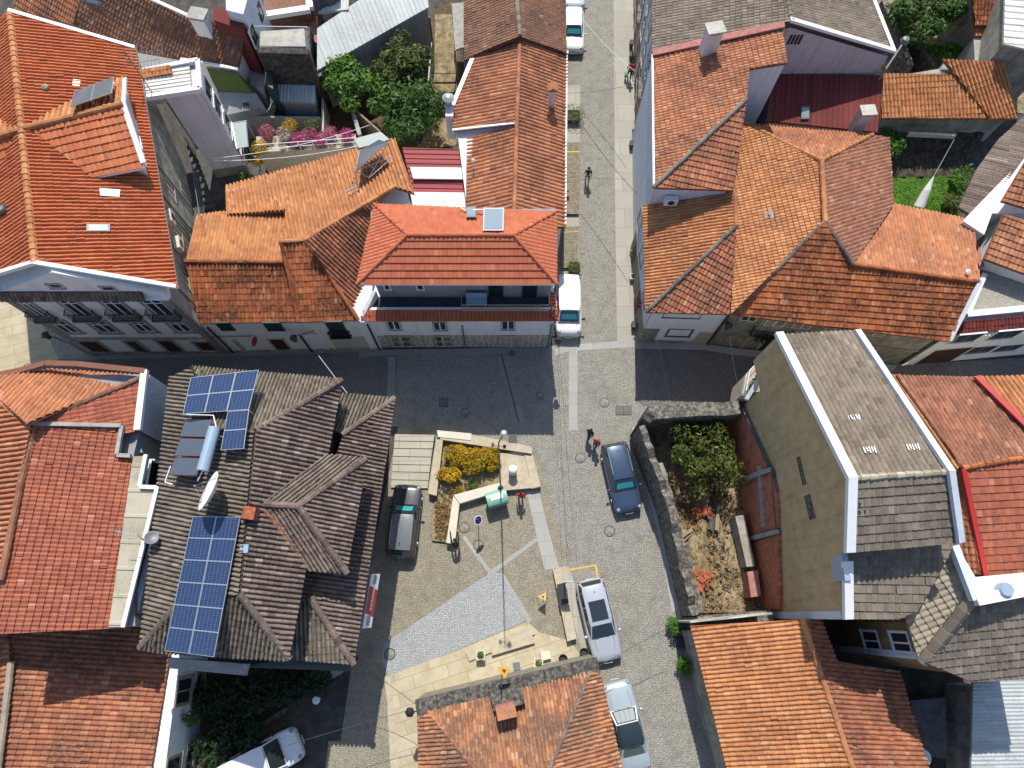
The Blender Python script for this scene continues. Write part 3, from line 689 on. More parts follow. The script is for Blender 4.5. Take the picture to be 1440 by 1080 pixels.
# big dormer on its east slope
roof(b1, [(41, 180, 12.0), (172, 147, 12.0), (203, 236, 10.75), (130, 250, 10.75)], 'tile_vivid', 'wave', 'dormer_roof', sc=1.25, fascia='white_paint')
roof(b1, [(41, 180, 12.0), (60, 164, 11.4), (175, 110, 10.75), (172, 147, 12.0)], 'tile_amber', 'bold', 'dormer_roof', rib=((172, 147), (175, 110)), fascia='white_paint')
ridge(b1, (40, 180, 12.02), (173, 147, 12.02), 'tile_amber', .17)
pk = P(170, 147, 11.9); s1 = P(199, 232, 10.7); n1 = P(172, 113, 10.7)
mb = MB(); mb.prism([V((n1.x - .15, n1.y, 10.65)), V((pk.x - .15, pk.y, 11.85)), V((s1.x - .15, s1.y, 10.65)), V((s1.x - 2.8, s1.y + .5, 10.65)), V((n1.x - 1.6, n1.y - .5, 10.55))], 9.0); mb.build('dormer_wall', 'lilac_plaster', b1)
fd = Fac(V((s1.x - .15, s1.y, 0)), V((n1.x - .15, n1.y, 0)), (0, 20, 0))
for u in (.7, 2., 3.3): window(b1, fd, (u, u + .85, 9.75, 10.55), 'white_paint', sw=.06, mull=1)
coping(b1, pk + V((.2, 0, .05)), s1 + V((.2, 0, .05)), 'white_paint', .3, .14, world=True); coping(b1, pk + V((.2, 0, .05)), n1 + V((.2, 0, .05)), 'white_paint', .3, .14, world=True)
# second dormer ridge to the west
roof(b1, [(40, 180, 12.0), (-40, 204, 12.0), (-60, 282, 10.7), (5, 262, 10.7)], 'tile_vivid', 'wave', 'dormer_roof', sc=1.25)
roof(b1, [(40, 180, 12.0), (0, 162, 11.), (-40, 204, 12.)], 'tile_amber', 'bold', 'dormer_roof')
ridge(b1, (40, 180, 12.02), (-40, 204, 12.02), 'tile_amber', .17)
hp = plane([(250, 405, 9.3), (192, 70, 9.3), (15, 18, 12), (50, 371, 12)])
on_roof(b1, hp, [(122, 317), (155, 317), (155, 327), (122, 327)], .14, 'grey_metal', 'skylight', 'pale_glass', .1)
on_roof(b1, hp, [(140, 265), (169, 267), (168, 277), (141, 275)], .03, 'white_paint', 'glass_tiles', 'pale_glass', .13)
on_roof(b1, hp, [(103, 112), (113, 113), (112, 121), (102, 120)], .03, 'steel', 'glass_tiles', 'white_gloss', .12)
skylight(b1, [(-2, 298, 11.3), (10, 288, 11.6), (11, 295, 11.6), (-1, 304, 11.3)], h=.2)
mb = MB(); q = P(70, 130, 11.2); mb.lathe((q.x, q.y, 10.6), ((.14, 0), (.14, .95), (.2, .97), (.2, 1.1), (.03, 1.2)), 10); mb.build('vent_pipe', 'terracotta' if 'terracotta' in MATS else 'stone_trim', b1)
# solar collectors standing on the dormer roof
sc_ = thing('solar_collector', 'pair of dark glass solar water collectors tilted on the orange dormer', 'solar panel', P(128, 140, 12))
def tilted_panels(parent, quad, n, mat_, frame='alu', legs=True, th=.06, drop=1.0, pv=False):
    a, b, c_, d = quad                 # a-b low edge, d-c high edge
    for i in range(n):
        t0 = i / n + .004; t1 = (i + 1) / n - .004
        q = [a.lerp(b, t0), a.lerp(b, t1), d.lerp(c_, t1), d.lerp(c_, t0)]
        nn = (q[1] - q[0]).cross(q[3] - q[0]).normalized(); nn = nn if nn.z > 0 else -nn
        mb = MB(); mb.prism([p for p in q], [p.z - th for p in q]); fr = mb.build('panel_frame', frame, parent)
        cc = sum(q, V((0, 0, 0))) / 4; q2 = []
        for p in q:
            q2.append(p + (cc - p).normalized() * .045 + nn * .008)
        pane = MB().add(q2, ((0, 1, 2, 3),)).build('panel_glass', mat_, fr)
        if pv:
            uv = pane.data.uv_layers.new(name='UVMap')
            for l, co_ in zip(uv.data, ((0, 0), (1, 0), (1, 1), (0, 1))): l.uv = co_
    if legs:
        mb = MB()
        for t in (.08, .5, .92):
            h = d.lerp(c_, t); l = a.lerp(b, t); mb.tube(h - V((0, 0, th)), h - V((0, 0, drop)), .025, .025, 5); mb.tube(l - V((0, 0, th)), l - V((0, 0, drop * .35)), .025, .025, 5); mb.tube(h - V((0, 0, drop)), l - V((0, 0, drop * .3)), .02, .02, 5)
        mb.build('rack', frame, parent)
tilted_panels(sc_, [P(105, 128, 11.85), P(160, 108, 11.75), P(157, 130, 12.5), P(98, 150, 12.6)], 2, 'collector')
# ================================================================== BROWN-ROOFED HOUSE behind it (top left)
b6 = thing('brown_roof_house', 'old house with weathered brown tile roof and square white chimney', 'house', P(200, 60, 0))
roof(b6, [(192, 72, 5.10), (335, 97, 5.10), (346, 42, 6.30), (268, 24, 7.10), (205, -4, 7.70), (120, -30, 8.00), (104, 35, 6.00)], 'tile_brown', 'wave', rib=((240, 90), (262, 20)))
roof(b6, [(104, 35, 6.00), (120, -30, 8.00), (20, -30, 6.30), (22, 14, 5.50)], 'tile_rust', 'wave')
coping(b6, (200, -6, 7.80), (268, 25, 7.10), 'white_paint', .2, .15)
coping(b6, (254, 83, 5.12), (335, 97, 5.12), 'white_paint', .2, .12, lift=-.06)
walls(b6, [(192, 75, 5.00), (335, 97, 5.00), (346, 42, 6.00), (120, -30, 6.00), (20, -30, 5.60), (25, 20, 5.30)], 'white_plaster')
q = P(277, 18, 7.9); chimney(b6, q, (1.05, .8), 4.5, 7.6, 'white_plaster', 'concrete', R(-12))
for s_ in ([(122, -3, 7.3), (144, 1, 7.3), (142, 6, 7.1), (121, 2, 7.1)], [(182, 12, 6.9), (200, 15, 6.9), (198, 22, 6.7), (181, 19, 6.7)]): skylight(b6, s_, h=.12)
# ================================================================== LILAC STAIR TOWER
tw = thing('stair_tower', 'slim lilac rendered stair tower with ribbed white roof terrace', 'tower', P(322, 244, 0))
T = 8.4; W4 = [P(190, 107, T), P(281, 89, T), P(284, 129, T), P(192, 143, T)]
t1 = [P(232, 137, T), P(284, 129, T), P(281, 90, T), P(229, 98, T)]
mb = MB(); mb.prism(t1, .9); mb.build('wall', 'lilac_plaster', tw)
mb = MB(); mb.prism([V((p.x, p.y, .9)) for p in off2(t1, -.04)], 0); mb.build('stone_base', 'granite', tw)
t2 = [W4[0], V(t1[3]) + V((-.05, 0, 0)), V(t1[0]) + V((-.05, 0, 0)), W4[3]]
mb = MB(); mb.prism([V((p.x, p.y, T)) for p in t2], T - .5); mb.build('bridge_slab', 'concrete', tw)
roof(tw, [p + V((0, 0, .16 + (.12 if i in (0, 3) else 0))) for i, p in enumerate([P(194, 111, T), P(268, 95, T), P(271, 127, T), P(196, 137, T)])], 'sheet_white', 'rib', 'terrace_roof', world=True, t=.1)
for a, b in ((W4[0], W4[1]), (W4[1], W4[2]), (W4[2], W4[3]), (W4[3], W4[0])): coping(tw, a, b, 'white_paint' if a is not W4[3] else 'timber', .28, .34, world=True, name='parapet')
ft = Fac(Z3(t1[1], 0), Z3(t1[2], 0), (0, 20, 0))
for z in (1.6, 3.3, 5.0, 6.6): window(tw, ft, (.35, ft.L - .35, z, z + 1.25), 'white_paint', sw=.04, mull=1, frame='grey_metal')
roof(tw, [(196, 98, 8.9), (240, 92, 8.9), (243, 104, 8.7), (197, 112, 8.7)], 'tile_amber', 'barrel', 'tile_edging', t=.05)
# glazed canopy beside the tower
gc = thing('glass_canopy', 'pale green glass canopy fixed beside the lilac tower', 'canopy', P(335, 195, 0))
mb = MB(); q = PP([(326, 173, 3.4), (346, 170, 3.4), (349, 206, 3.1), (333, 209, 3.1)]); mb.prism(q, [p.z - .05 for p in q]); mb.build('glass_sheet', 'pale_glass', gc)
mb = MB()
for a, b in ((0, 1), (1, 2), (2, 3), (3, 0)): mb.tube(q[a], q[b], .035, .035, 5)
for p in q: mb.tube(p, V((p.x, p.y, 0)), .035, .035, 6)
mb.build('canopy_frame', 'alu', gc)
# outside stair in the dark yard
mb = MB()
for i in range(14):
    a = P(259 + i * 2.9, 214 + i * 7.2, 0); b = P(275 + i * 2.6, 213 + i * 7, 0); q = [a, b, b + V((0, -.42, 0)), a + V((0, -.42, 0))]
    mb.prism([V((p.x, p.y, 2.4 - i * .17)) for p in q], 0)
single(mb, 'yard_stairs', 'concrete_dark', 'steep dark concrete stairs between the town house and the lilac tower', 'stairs')
# ================================================================== LOW WHITE HOUSE with orange roofs
b2 = thing('low_white_house', 'low white house with green framed windows and old orange hipped roofs', 'house', P(400, 470, 0))
ZE = 4.7
roof(b2, [(280, 455, ZE), (262, 369, 6.4), (397, 370, 6.4), (419, 452, ZE)], 'tile_orange_old', 'barrel', sc=1.0)
roof(b2, [(262, 368, 6.4), (276, 303, 5.5), (318, 298, 5.45), (402, 297, 5.6), (397, 369, 6.4)], 'tile_amber', 'barrel')
roof(b2, [(419, 453, ZE), (395, 342, 6.9), (430, 339, 6.9), (504, 450, ZE)], 'tile_orange_old', 'barrel', sc=1.0)
roof(b2, [(430, 338, 6.9), (554, 263, 6.9), (527, 289, 6.0), (512, 395, ZE), (504, 450, ZE)], 'tile_rust', 'barrel', rib=((520, 425), (440, 352)))
roof(b2, [(395, 341, 6.9), (403, 297, 6.0), (320, 303, 5.5), (317, 263, 5.0), (556, 196, 5.2), (583, 273, 6.7), (554, 264, 6.9), (430, 338, 6.9)], 'tile_amber', 'bold', rib=((360, 330), (350, 262)), sc=.75)
ridge(b2, (260, 368, 6.45), (398, 369, 6.45), 'tile_orange_old', .14); ridge(b2, (393, 341, 6.95), (430, 338, 6.95), 'tile_amber', .14)
ridge(b2, (430, 338, 6.95), (555, 263, 6.95), 'tile_amber', .14); ridge(b2, (430, 338, 6.95), (504, 450, 4.75), 'tile_orange_old', .14); ridge(b2, (396, 343, 6.95), (420, 452, 4.8), 'tile_orange_old', .12)
mb = MB()
base = [P(293, 496), P(537, 491)]
fb = Fac(base[0], base[1])
q = [fb.at(0, 4.6, 0), fb.at(fb.L, 4.6, 0), V((fb.at(fb.L, 0, 0).x + .3, P(540, 300, 5).y, 5.4)), V((P(575, 270, 6).x, P(575, 275, 6).y, 5.2)), V((P(552, 200, 5.2).x, P(552, 200, 5.2).y, 5.1)), V((P(322, 266, 5.2).x, P(322, 266, 5.2).y, 5.1)), V((P(325, 300, 5).x, P(322, 300, 5).y, 4.9)), V((P(282, 306, 5).x, P(280, 306, 5).y, 4.9))]
mb.prism(q, 0); mb.build('wall', 'white_plaster', b2)
strip(b2, fb, 0, fb.L * .32, 2.75, 2.9, 'grey_plaster', .04, 'string_course'); strip(b2, fb, 0, fb.L, 0, .35, 'dirty_plaster', .03, 'plinth')
for a, b in (((303, 454), (330, 463)), ((370, 454), (400, 463.5)), ((457, 452.5), (490, 470))): window(b2, fb, pxr(fb, a, b), 'green_paint', 'green_paint', 'glass', sw=.05, mull=1, tran=.5)
r = pxr(fb, (457, 452.5), (490, 470)); mb = MB()
for i in range(16):
    u = r[0] - .15 + (r[1] - r[0] + .3) * i / 15; mb.tube(fb.at(u, r[2] - .05, .25), fb.at(u, r[2] + .55, .25), .012, .012, 4)
fb.box(mb, r[0] - .2, r[1] + .2, r[2] + .53, r[2] + .57, .0, .27); fb.box(mb, r[0] - .2, r[1] + .2, r[2] - .1, r[2] - .05, 0, .3); mb.build('window_rail', 'black_iron', b2)
door(b2, fb, pxr(fb, (378, 477), (409, 491)), 'pale_stone', 'dark_wood'); door(b2, fb, pxr(fb, (432, 474), (460, 491)), 'white_paint', 'white_paint'); 
r = pxr(fb, (462, 473), (521, 488)); door(b2, fb, (r[0], r[1], .1, r[3]), 'white_paint', 'garage_panel', sw=.05, split=False, name='garage_door')
door(b2, fb, pxr(fb, (330, 478), (345, 494)), 'pale_stone', 'dark_wood')
for x0, y0, x1, y1 in ((290, 452, 331, 497), (429, 475, 441, 496), (515, 451, 535, 493)):
    u = fb.hit(x1, y1)[0]; pipe(b2, fb, u, .1, 4.4 if x0 != 429 else 2.8, 'dark_metal', .07)
strip(b2, fb, fb.L - .75, fb.L, .35, 4.4, 'white_paint', .04, 'pilaster')
# street lantern on a bracket, shop sign
ln = thing('wall_lantern', 'black wall lantern on a long bracket over the doors of the low white house', 'lantern', fb.at(fb.hit(440, 474)[0], 2.6, 0))
mb = MB(); a = fb.at(fb.hit(447, 472)[0], 3.4, 0); b = P(411, 473, 3.9); mb.tube(a, b, .025, .025, 6); mb.tube(a - V((0, 0, .5)), a.lerp(b, .6), .018, .018, 6); mb.build('bracket', 'black_iron', ln)
mb = MB(); mb.lathe(b - V((0, 0, .75)), ((.12, 0), (.2, .5), (.26, .52), (.05, .75)), 6); mb.build('lamp_head', 'dark_metal', ln)
sg = thing('round_sign', 'round red and white shop sign hanging by the corner of the low white house', 'sign', fb.at(fb.hit(356, 478)[0], 2.6, 0))
c_ = P(357, 480, 2.7); mb = MB(); mx = V((1, -.25, .1)).to_track_quat('Z', 'Y').to_matrix(); mb.lathe(c_, ((.33, -.03), (.33, .03)), 18, mtx=mx); mb.build('sign_face', 'red_paint', sg)
mb = MB(); mb.lathe(c_, ((.36, -.02), (.36, .02)), 18, mtx=mx); mb.build('rim', 'white_paint', sg); mb = MB(); mb.tube(c_, V((c_.x, fb.at(fb.hit(357, 480)[0], 0, 0).y, c_.z)), .02, .02, 5); mb.build('bracket', 'black_iron', sg)
# panel on its roof
sp = thing('roof_solar_panel', 'single grey solar panel propped on a pipe frame on the low white house', 'solar panel', P(522, 225, 6.2))
tilted_panels(sp, [P(505, 212, 6.6), P(533, 196, 6.5), P(546, 200, 7.3), P(500, 240, 7.4)], 1, 'collector', legs=False)
mb = MB(); L_ = [P(500, 240, 7.35), P(546, 200, 7.25), P(519, 250, 6.5), P(553, 220, 6.4)]
for a, b in ((0, 2), (1, 3), (2, 3), (0, 3), (1, 2)): mb.tube(L_[a], L_[b], .03, .03, 5)
for t in (.3, .6): mb.tube(L_[0].lerp(L_[1], t), L_[2].lerp(L_[3], t), .03, .03, 5)
mb.path([P(500, 240, 7.3), P(503, 262, 6.7), P(487, 270, 6.8)], .05); mb.build('rack', 'steel', sp)
mb = MB(); q = [P(498, 195, 5.2), P(535, 185, 5.2), P(548, 196, 5.5), P(505, 208, 5.5)]; mb.prism(q, [p.z - .06 for p in q]); single(mb, 'metal_sheet_cover', 'sheet_zinc', 'pale grey flat sheet behind the propped solar panel', 'metal sheet')
# ================================================================== GREY HOUSE at the corner
b3 = thing('grey_corner_house', 'corner house with crisp red hipped roof, recessed grey upper floor and stone base', 'house', P(645, 480, 0))
E3 = 8.7; R3 = 10.0
NWp, NEp, SEp, SWp = (527, 288), (782, 298), (783, 400), (502, 400); RL, RR = (573, 331), (722, 331)
roof(b3, [(*SWp, E3), (*SEp, E3), (*RR, R3), (*RL, R3)], 'tile_red', 'wave', sc=1.12, fascia='white_paint', jit=.004)
roof(b3, [(*NEp, E3), (*NWp, E3), (*RL, R3), (*RR, R3)], 'tile_red', 'wave', sc=1.0, fascia='white_paint', jit=.004)
roof(b3, [(*NWp, E3), (*SWp, E3), (*RL, R3)], 'tile_red', 'wave', fascia='white_paint', jit=.004, rib=((512, 350), (573, 331)))
roof(b3, [(*SEp, E3), (*NEp, E3), (*RR, R3)], 'tile_red', 'wave', fascia='white_paint', jit=.004, rib=((783, 345), (722, 331)))
for a, b in ((RL, NWp), (RL, SWp), (RR, NEp), (RR, SEp)): ridge(b3, (*a, R3), (*b, E3), 'tile_red', .12)
ridge(b3, (*RL, R3), (*RR, R3), 'tile_red', .13)
A = P(534, 488); B = P(773, 487.5); f3 = Fac(A, B); NEb = V((3.0, 23.3, 0)); NWb = V((-7.6, 23.0, 0))
zs = f3.hit(640, 447)[1]      # eave of the lower wall
ZL = f3.hit(640, 449)[1]
ZT = f3.hit(640, 471.5)[1]
mb = MB(); lowW = [f3.at(0, ZL, 0), f3.at(f3.L, ZL, 0), V((B.x + .12, 23.3, ZL)), V((NWb.x - .3, 23.0, ZL))]
mb.prism(lowW, 0); mb.build('wall', 'white_plaster', b3)
# ground-floor stone base with doors
mb = MB(); f3.box(mb, 0, f3.L, .02, ZT, -.1, .03); mb.build('stone_base', 'stone_wall', b3)
yu = P(640, 418, ZL + .05).y
up = [V((-8.0, yu, E3)), V((2.75, yu, E3)), V((2.95, 23.2, E3)), V((-8.1, 23.0, E3))]
mb = MB(); mb.prism([p - V((0, 0, .1)) for p in up], ZL - .5); mb.build('upper_wall', 'grey_plaster', b3)
fu = Fac(up[0], up[1])
for a, b in (((541, 403), (552, 416)), ((587, 403), (598, 416))):
    r = pxr(fu, a, b); r = (r[0], r[1], ZL + 1.2, ZL + 3.4); window(b3, fu, r, 'white_paint', 'grey_metal', sw=.08, mull=0)
for u in (6.9, 9.0): door(b3, fu, (u, u + .9, ZL + .1, ZL + 2.9), 'grey_metal', 'glass', sw=.06, split=False)
ft_ = [V((-8.9, lowW[0].y + .6, ZL + .06)), V((2.9, lowW[1].y + .6, ZL + .06)), V((2.9, yu + .02, ZL + .06)), V((-8.9, yu + .02, ZL + .06))]
mb = MB(); mb.prism(ft_, ZL - .05); mb.build('terrace_floor', 'tar_floor', b3)
roof(b3, [f3.at(-.15, ZL - .02, .1), f3.at(f3.L + .25, ZL - .02, .1), f3.at(f3.L + .25, ZL + .34, -.5), f3.at(-.15, ZL + .34, -.5)], 'tile_red', 'barrel', 'tile_parapet', world=True, t=.1)
mb = MB(); q = [f3.at(0, ZL + .34, -.5), f3.at(f3.L, ZL + .34, -.5), f3.at(f3.L, ZL + .34, -.68), f3.at(0, ZL + .34, -.68)]; mb.prism(q, ZL); mb.build('parapet', 'white_plaster', b3)
mb = MB(); mb.prism([V((-9.15, f3.at(0, 0, 0).y + .1, 4.9)), V((-8.9, f3.at(0, 0, 0).y + .1, 4.9)), V((-8.1, yu, 5.6)), V((-8.35, yu, 5.6))], ZL - .2); mb.build('side_parapet', 'white_plaster', b3)
roof(b3, [V((2.75, f3.at(f3.L, 0, 0).y, ZL + .3)), V((3.22, f3.at(f3.L, 0, 0).y - .1, ZL - .02)), V((3.05, yu + .3, ZL - .02)), V((2.65, yu + .3, ZL + .3))], 'tile_red', 'barrel', 'tile_parapet', world=True, t=.1)
mb = MB(); gb = [P(650, 438, ZL + .3), P(771, 438, ZL + .3)]
for z in (.15, .55, .95):
    mb.tube(gb[0] + V((0, 0, z)), gb[1] + V((0, 0, z)), .02, .02, 5)
for i in range(40):
    p = gb[0].lerp(gb[1], i / 39); mb.tube(p, p + V((0, 0, .95)), .012, .012, 4)
for e in (gb[0], gb[1]): mb.tube(e + V((0, 0, .95)), V((e.x, yu, e.z + .95)), .02, .02, 5)
mb.build('terrace_railing', 'steel', b3)
mb = MB(); q = P(670, 424, ZL + .6); mb.box((q.x, q.y + .05, ZL + .55), (1.3, .5, .08)); mb.box((q.x, q.y + .32, ZL + .85), (1.3, .06, .55))
for sx in (-.55, .55): mb.box((q.x + sx, q.y, ZL + .3), (.07, .4, .45))
single(mb, 'terrace_bench', 'tank_blue', 'blue slatted bench in the shade of the grey house terrace', 'bench')
for k, (a, b) in enumerate((((543, 451.5), (565, 463)), ((608, 453), (629, 464)), ((705, 451), (723.5, 463)))):
    r = pxr(f3, a, b); window(b3, f3, (r[0], r[1], r[2], r[3]), 'grey_metal', 'white_paint', 'glass', sw=.04, mull=1)
for a, b, lf in (((543, 472), (584, 490), 'red_wood'), ((610, 473), (636, 489), 'dark_wood'), ((702, 471), (726, 484), 'dark_metal')):
    r = pxr(f3, a, b); door(b3, f3, (r[0], r[1], .05, ZT - .12), 'stone_trim', lf, sw=.12, split=lf != 'dark_metal')
u = f3.hit(655, 490)[0]; pipe(b3, f3, u, .1, 3.8, 'grey_metal', .05); pipe(b3, f3, f3.L - .1, .1, 3.9, 'grey_metal', .06)
strip(b3, f3, 0, .5, ZT, ZL - .1, 'white_paint', .045, 'pilaster')
skylight(b3, [(656, 294, 9.0), (670, 294, 9.0), (670, 309, 9.4), (656, 309, 9.4)], h=.18)
p5 = thing('roof_window_panel', 'large blue glass solar collector near the ridge of the red hipped roof', 'solar panel', P(694, 308, 9.4))
q = PP([(680, 292, 9.25), (709, 292, 9.25), (708, 324, 10.1), (679, 324, 10.1)]); mb = MB(); mb.prism(q, [p.z - .12 for p in q]); mb.build('panel_frame', 'alu', p5)
cc = sum(q, V((0, 0, 0))) / 4; MB().add([p + (cc - p) * .12 + V((0, -.0, .02)) for p in q], ((0, 1, 2, 3),)).build('panel_glass', 'sky_glass', p5)
mb = MB(); mb.path([P(648, 292, 9.1), P(655, 296, 9.2), P(680, 295, 9.35)], .05); mb.build('pipe', 'white_paint', p5)
# graffiti-free stone, house number plates are too small to read
# ================================================================== LONG HOUSE along the street
b4 = thing('long_house', 'long narrow house with terracotta ridge roof running up the street', 'house', P(790, 200, 0))
E4 = 5.0; R4 = 6.5
roof(b4, [(731, 52, R4), (798, 75, E4), (795, 320, E4), (722, 320, R4)], 'tile_terracotta', 'barrel', rib=((795, 190), (728, 168)), sc=1.25)
roof(b4, [(731, 52, R4), (727, 173, R4), (638, 184, E4), (637, 150, E4), (669, 76, 5.3)], 'tile_terracotta', 'barrel', sc=1.25)
roof(b4, [(727, 177, R4 - .15), (722, 320, R4 - .15), (655, 320, E4 - .1), (658, 196, E4 - .1)], 'tile_terracotta', 'barrel', sc=1.25)
ridge(b4, (731, 52, R4), (723, 300, R4), 'tile_terracotta', .15)
for a, b in (((731, 52, R4), (669, 76, 5.3)), ((731, 52, R4), (799, 76, E4)), ((668, 76, 5.3), (637, 150, E4))): coping(b4, a, b, 'white_paint', .28, .16)
coping(b4, (636, 184, 5.02), (727, 174, 6.5), 'white_paint', .14, .1)
mb = MB(); q = [P(660, 196, 4.9), P(727, 176, 6.25), P(727, 172, 6.35), P(640, 182, 4.9)]; mb.prism(q, 4.2); mb.build('step_wall', 'lilac_plaster', b4)
walls(b4, [(731, 52, R4), (798, 75, E4), (795, 320, E4), (722, 320, R4), (655, 320, E4), (638, 184, E4), (637, 150, E4), (669, 76, 5)], 'white_plaster', d=.25, drop=.15)
coping(b4, (797, 76, 5.0), (795, 318, 5.0), 'white_paint', .1, .08, name='gutter')
q = P(777, 128, 6.9); mb = MB(); mb.box((q.x, q.y, 6.2), (.42, .42, 1.9)); ch = mb.build('chimney', 'lilac_plaster', b4)
mb = MB(); mb.prism([V((q.x - .36, q.y - .3, 7.2)), V((q.x, q.y - .3, 7.45)), V((q.x, q.y + .3, 7.45)), V((q.x - .36, q.y + .3, 7.2))], 7.12); mb.prism([V((q.x, q.y - .3, 7.45)), V((q.x + .36, q.y - .3, 7.2)), V((q.x + .36, q.y + .3, 7.2)), V((q.x, q.y + .3, 7.45))], 7.12); mb.build('tile_cap', 'tile_terracotta', ch, rnd=True)
q = P(631, 143, 5.6); mb = MB(); mb.box((q.x + .05, q.y - .6, 4.2), (.55, .9, 2.4)); fl = mb.build('flue_stack', 'lilac_plaster', b4)
mb = MB(); mb.lathe((q.x, q.y, 5.2), ((.24, 0), (.24, .7), (.42, .72), (.42, .8), (.1, .95)), 14); mb.build('flue_pipe', 'steel', fl)
mb = MB(); mb.lathe(P(666, 235, 5.3), ((.03, 0), (.03, .7), (.12, .75), (.02, .85)), 8); mb.build('vent', 'white_paint', b4)
b5 = thing('brown_street_house', 'house with mottled brown tile roof at the top of the street', 'house', P(780, 20, 0))
roof(b5, [(722, -60, 7.0), (795, -60, 5.2), (796, 76, 5.2), (731, 52, 7.0)], 'tile_brown', 'wave'); roof(b5, [(722, -60, 7.0), (731, 52, 7.0), (668, 78, 5.6), (654, 86, 5.3), (652, -60, 5.3)], 'tile_brown', 'wave')
ridge(b5, (722, -60, 7.0), (731, 50, 7.0), 'tile_taupe', .17)
walls(b5, [(722, -60, 7.0), (795, -60, 5.2), (796, 72, 5.2), (731, 50, 7.0), (656, 84, 5.3), (652, -60, 5.3)], 'dirty_plaster', d=.25, drop=.2)
mb = MB(); q = PP([(635, 5, 3.4), (652, 3, 3.4), (652, 66, 3.4), (640, 70, 3.4)]); mb.prism(q, 3.25); 
for p in q: mb.tube(V((p.x, p.y, 0)), p, .06, .06, 6)
single(mb, 'lean_to_canopy', 'concrete', 'grey flat lean-to canopy on posts beside the brown street house', 'canopy')
sh = thing('red_metal_roof_shed', 'shed with dark red corrugated roof and two white strips between the orange roofs', 'shed', P(612, 285, 0))
roof(sh, [(566, 208, 4.2), (657, 211, 4.2), (657, 300, 3.4), (588, 300, 3.4)], 'sheet_red', 'rib', rib=((600, 250), (650, 251)), sc=1.2)
mb = MB()
for ya, yb, za, zb_ in ((236, 252, 4.12, 3.98), (271, 292, 3.85, 3.65)):
    q = PP([(577, ya, za), (655, ya + 1, za), (655, yb + 1, zb_), (581, yb, zb_)]); mb.prism([p + V((0, 0, .1)) for p in q], [p.z for p in q])
mb.build('roof_light_strip', 'white_gloss', sh); walls(sh, [(568, 210, 4.1), (655, 212, 4.1), (655, 298, 3.4), (590, 298, 3.4)], 'white_plaster')
# ================================================================== PINK HOUSE, top right
b7 = thing('pink_gable_house', 'tall house with pink rendered gable, taupe rear roof and terracotta front roof', 'house', P(1000, 150, 0))
E7 = 8.0; R7 = 10.5
roof(b7, [(917, -80, E7), (1090, -80, R7), (1113, 31, R7), (917, 74, E7)], 'tile_taupe', 'wave', rib=((920, 20), (1100, -12)))
roof(b7, [(1113, 31, R7), (1090, -80, R7), (1195, -80, E7), (1256, 74, E7)], 'tile_taupe', 'wave')
ridge(b7, (1113, 31, R7), (1092, -70, R7), 'tile_taupe', .17)
coping(b7, (1110, 30, R7 + .02), (1257, 74, E7 + .02), 'white_paint', .3, .2); coping(b7, (1256, 74, E7), (1195, -80, E7), 'white_paint', .25, .15)
coping(b7, (917, 76, E7 + .12), (1102, 36, R7), 'pink_render', .5, .12)
roof(b7, [(917, 78, E7), (1100, 37, R7 - .15), (1107, 89, R7 - .15), (1054, 97, 9.75), (1050, 142, 9.65), (920, 263, E7)], 'tile_terracotta', 'wave', rib=((920, 180), (1060, 146)), sc=.9)
roof(b7, [(920, 264, E7), (1050, 142, 9.65), (1031, 268, E7)], 'tile_rust', 'wave', rib=((985, 266), (1000, 200)))
ridge(b7, (1050, 140, 9.7), (919, 264, E7), 'tile_taupe', .16)
wtop = [P(921, 260, E7 - .15), P(1029, 266, E7 - .15)]
A7 = V((9.2, wtop[0].y + .2, 0)); B7 = V((9.75, 62, 0))
mb = MB(); mb.prism([V((9.3, wtop[0].y + .1, 7.8)), V((wtop[1].x - .2, wtop[1].y + .1, 7.8)), V((P(1048, 142, 9.5).x, P(1048, 142, 9.5).y, 9.4)), V((P(1048, 99, 9.5).x, P(1048, 99, 9.5).y, 9.4)), V((P(1104, 90, 10.2).x, P(1104, 90, 10.2).y, 10.1)), V((P(1098, 40, 10.2).x, P(1098, 40, 10.2).y, 10.1)), V((9.8, P(917, 78, 8).y, 7.8))], 0); mb.build('wall', 'blue_white', b7)
g0 = P(1113, 31, R7); g1 = P(1256, 74, E7); gl = P(917, 74, E7)
mb = MB(); gy = min(g0.y, g1.y) - .0
mb.prism([V((10.2, gl.y + .3, 7.8)), V((g0.x - 2, g0.y - .25, R7 - .6)), V((g0.x, g0.y - .25, R7 - .2)), V((g1.x - .3, g1.y - .2, E7 - .15)), V((P(1195, -80, E7).x - .4, P(1195, -80, E7).y, E7 - .2)), V((10.8, P(917, -80, E7).y, 7.8))], 0); mb.build('gable_wall', 'pink_plaster', b7)
fg = Fac(V((g0.x, g0.y - .25, 0)), V((g1.x - .3, g1.y - .2, 0)))
mb = MB()
for k in range(4):
    r = pxr(fg, (1112 + k * 5, 49), (1115 + k * 5, 62)); fg.box(mb, r[0] - .0, r[0] + .16, min(r[2], r[3]), max(r[2], r[3]), -.05, .02)
mb.build('vent_slots', 'black_iron', b7)
q = P(1006, 40, 10.9); chimney(b7, q, (.95, .7), 8.6, 10.7, 'lilac_plaster', 'concrete_pale', R(12))
f7 = Fac(Z3(P(894, 262), 0), Z3(P(891, 10), 0), (0, 20, 0)); 
mb = MB(); f7.box(mb, .02, 21, .02, 7.7, -.6, .0); mb.build('street_front', 'blue_white', b7); strip(b7, f7, .02, 21, .03, 2.6, 'stone_wall', .02, 'stone_base')
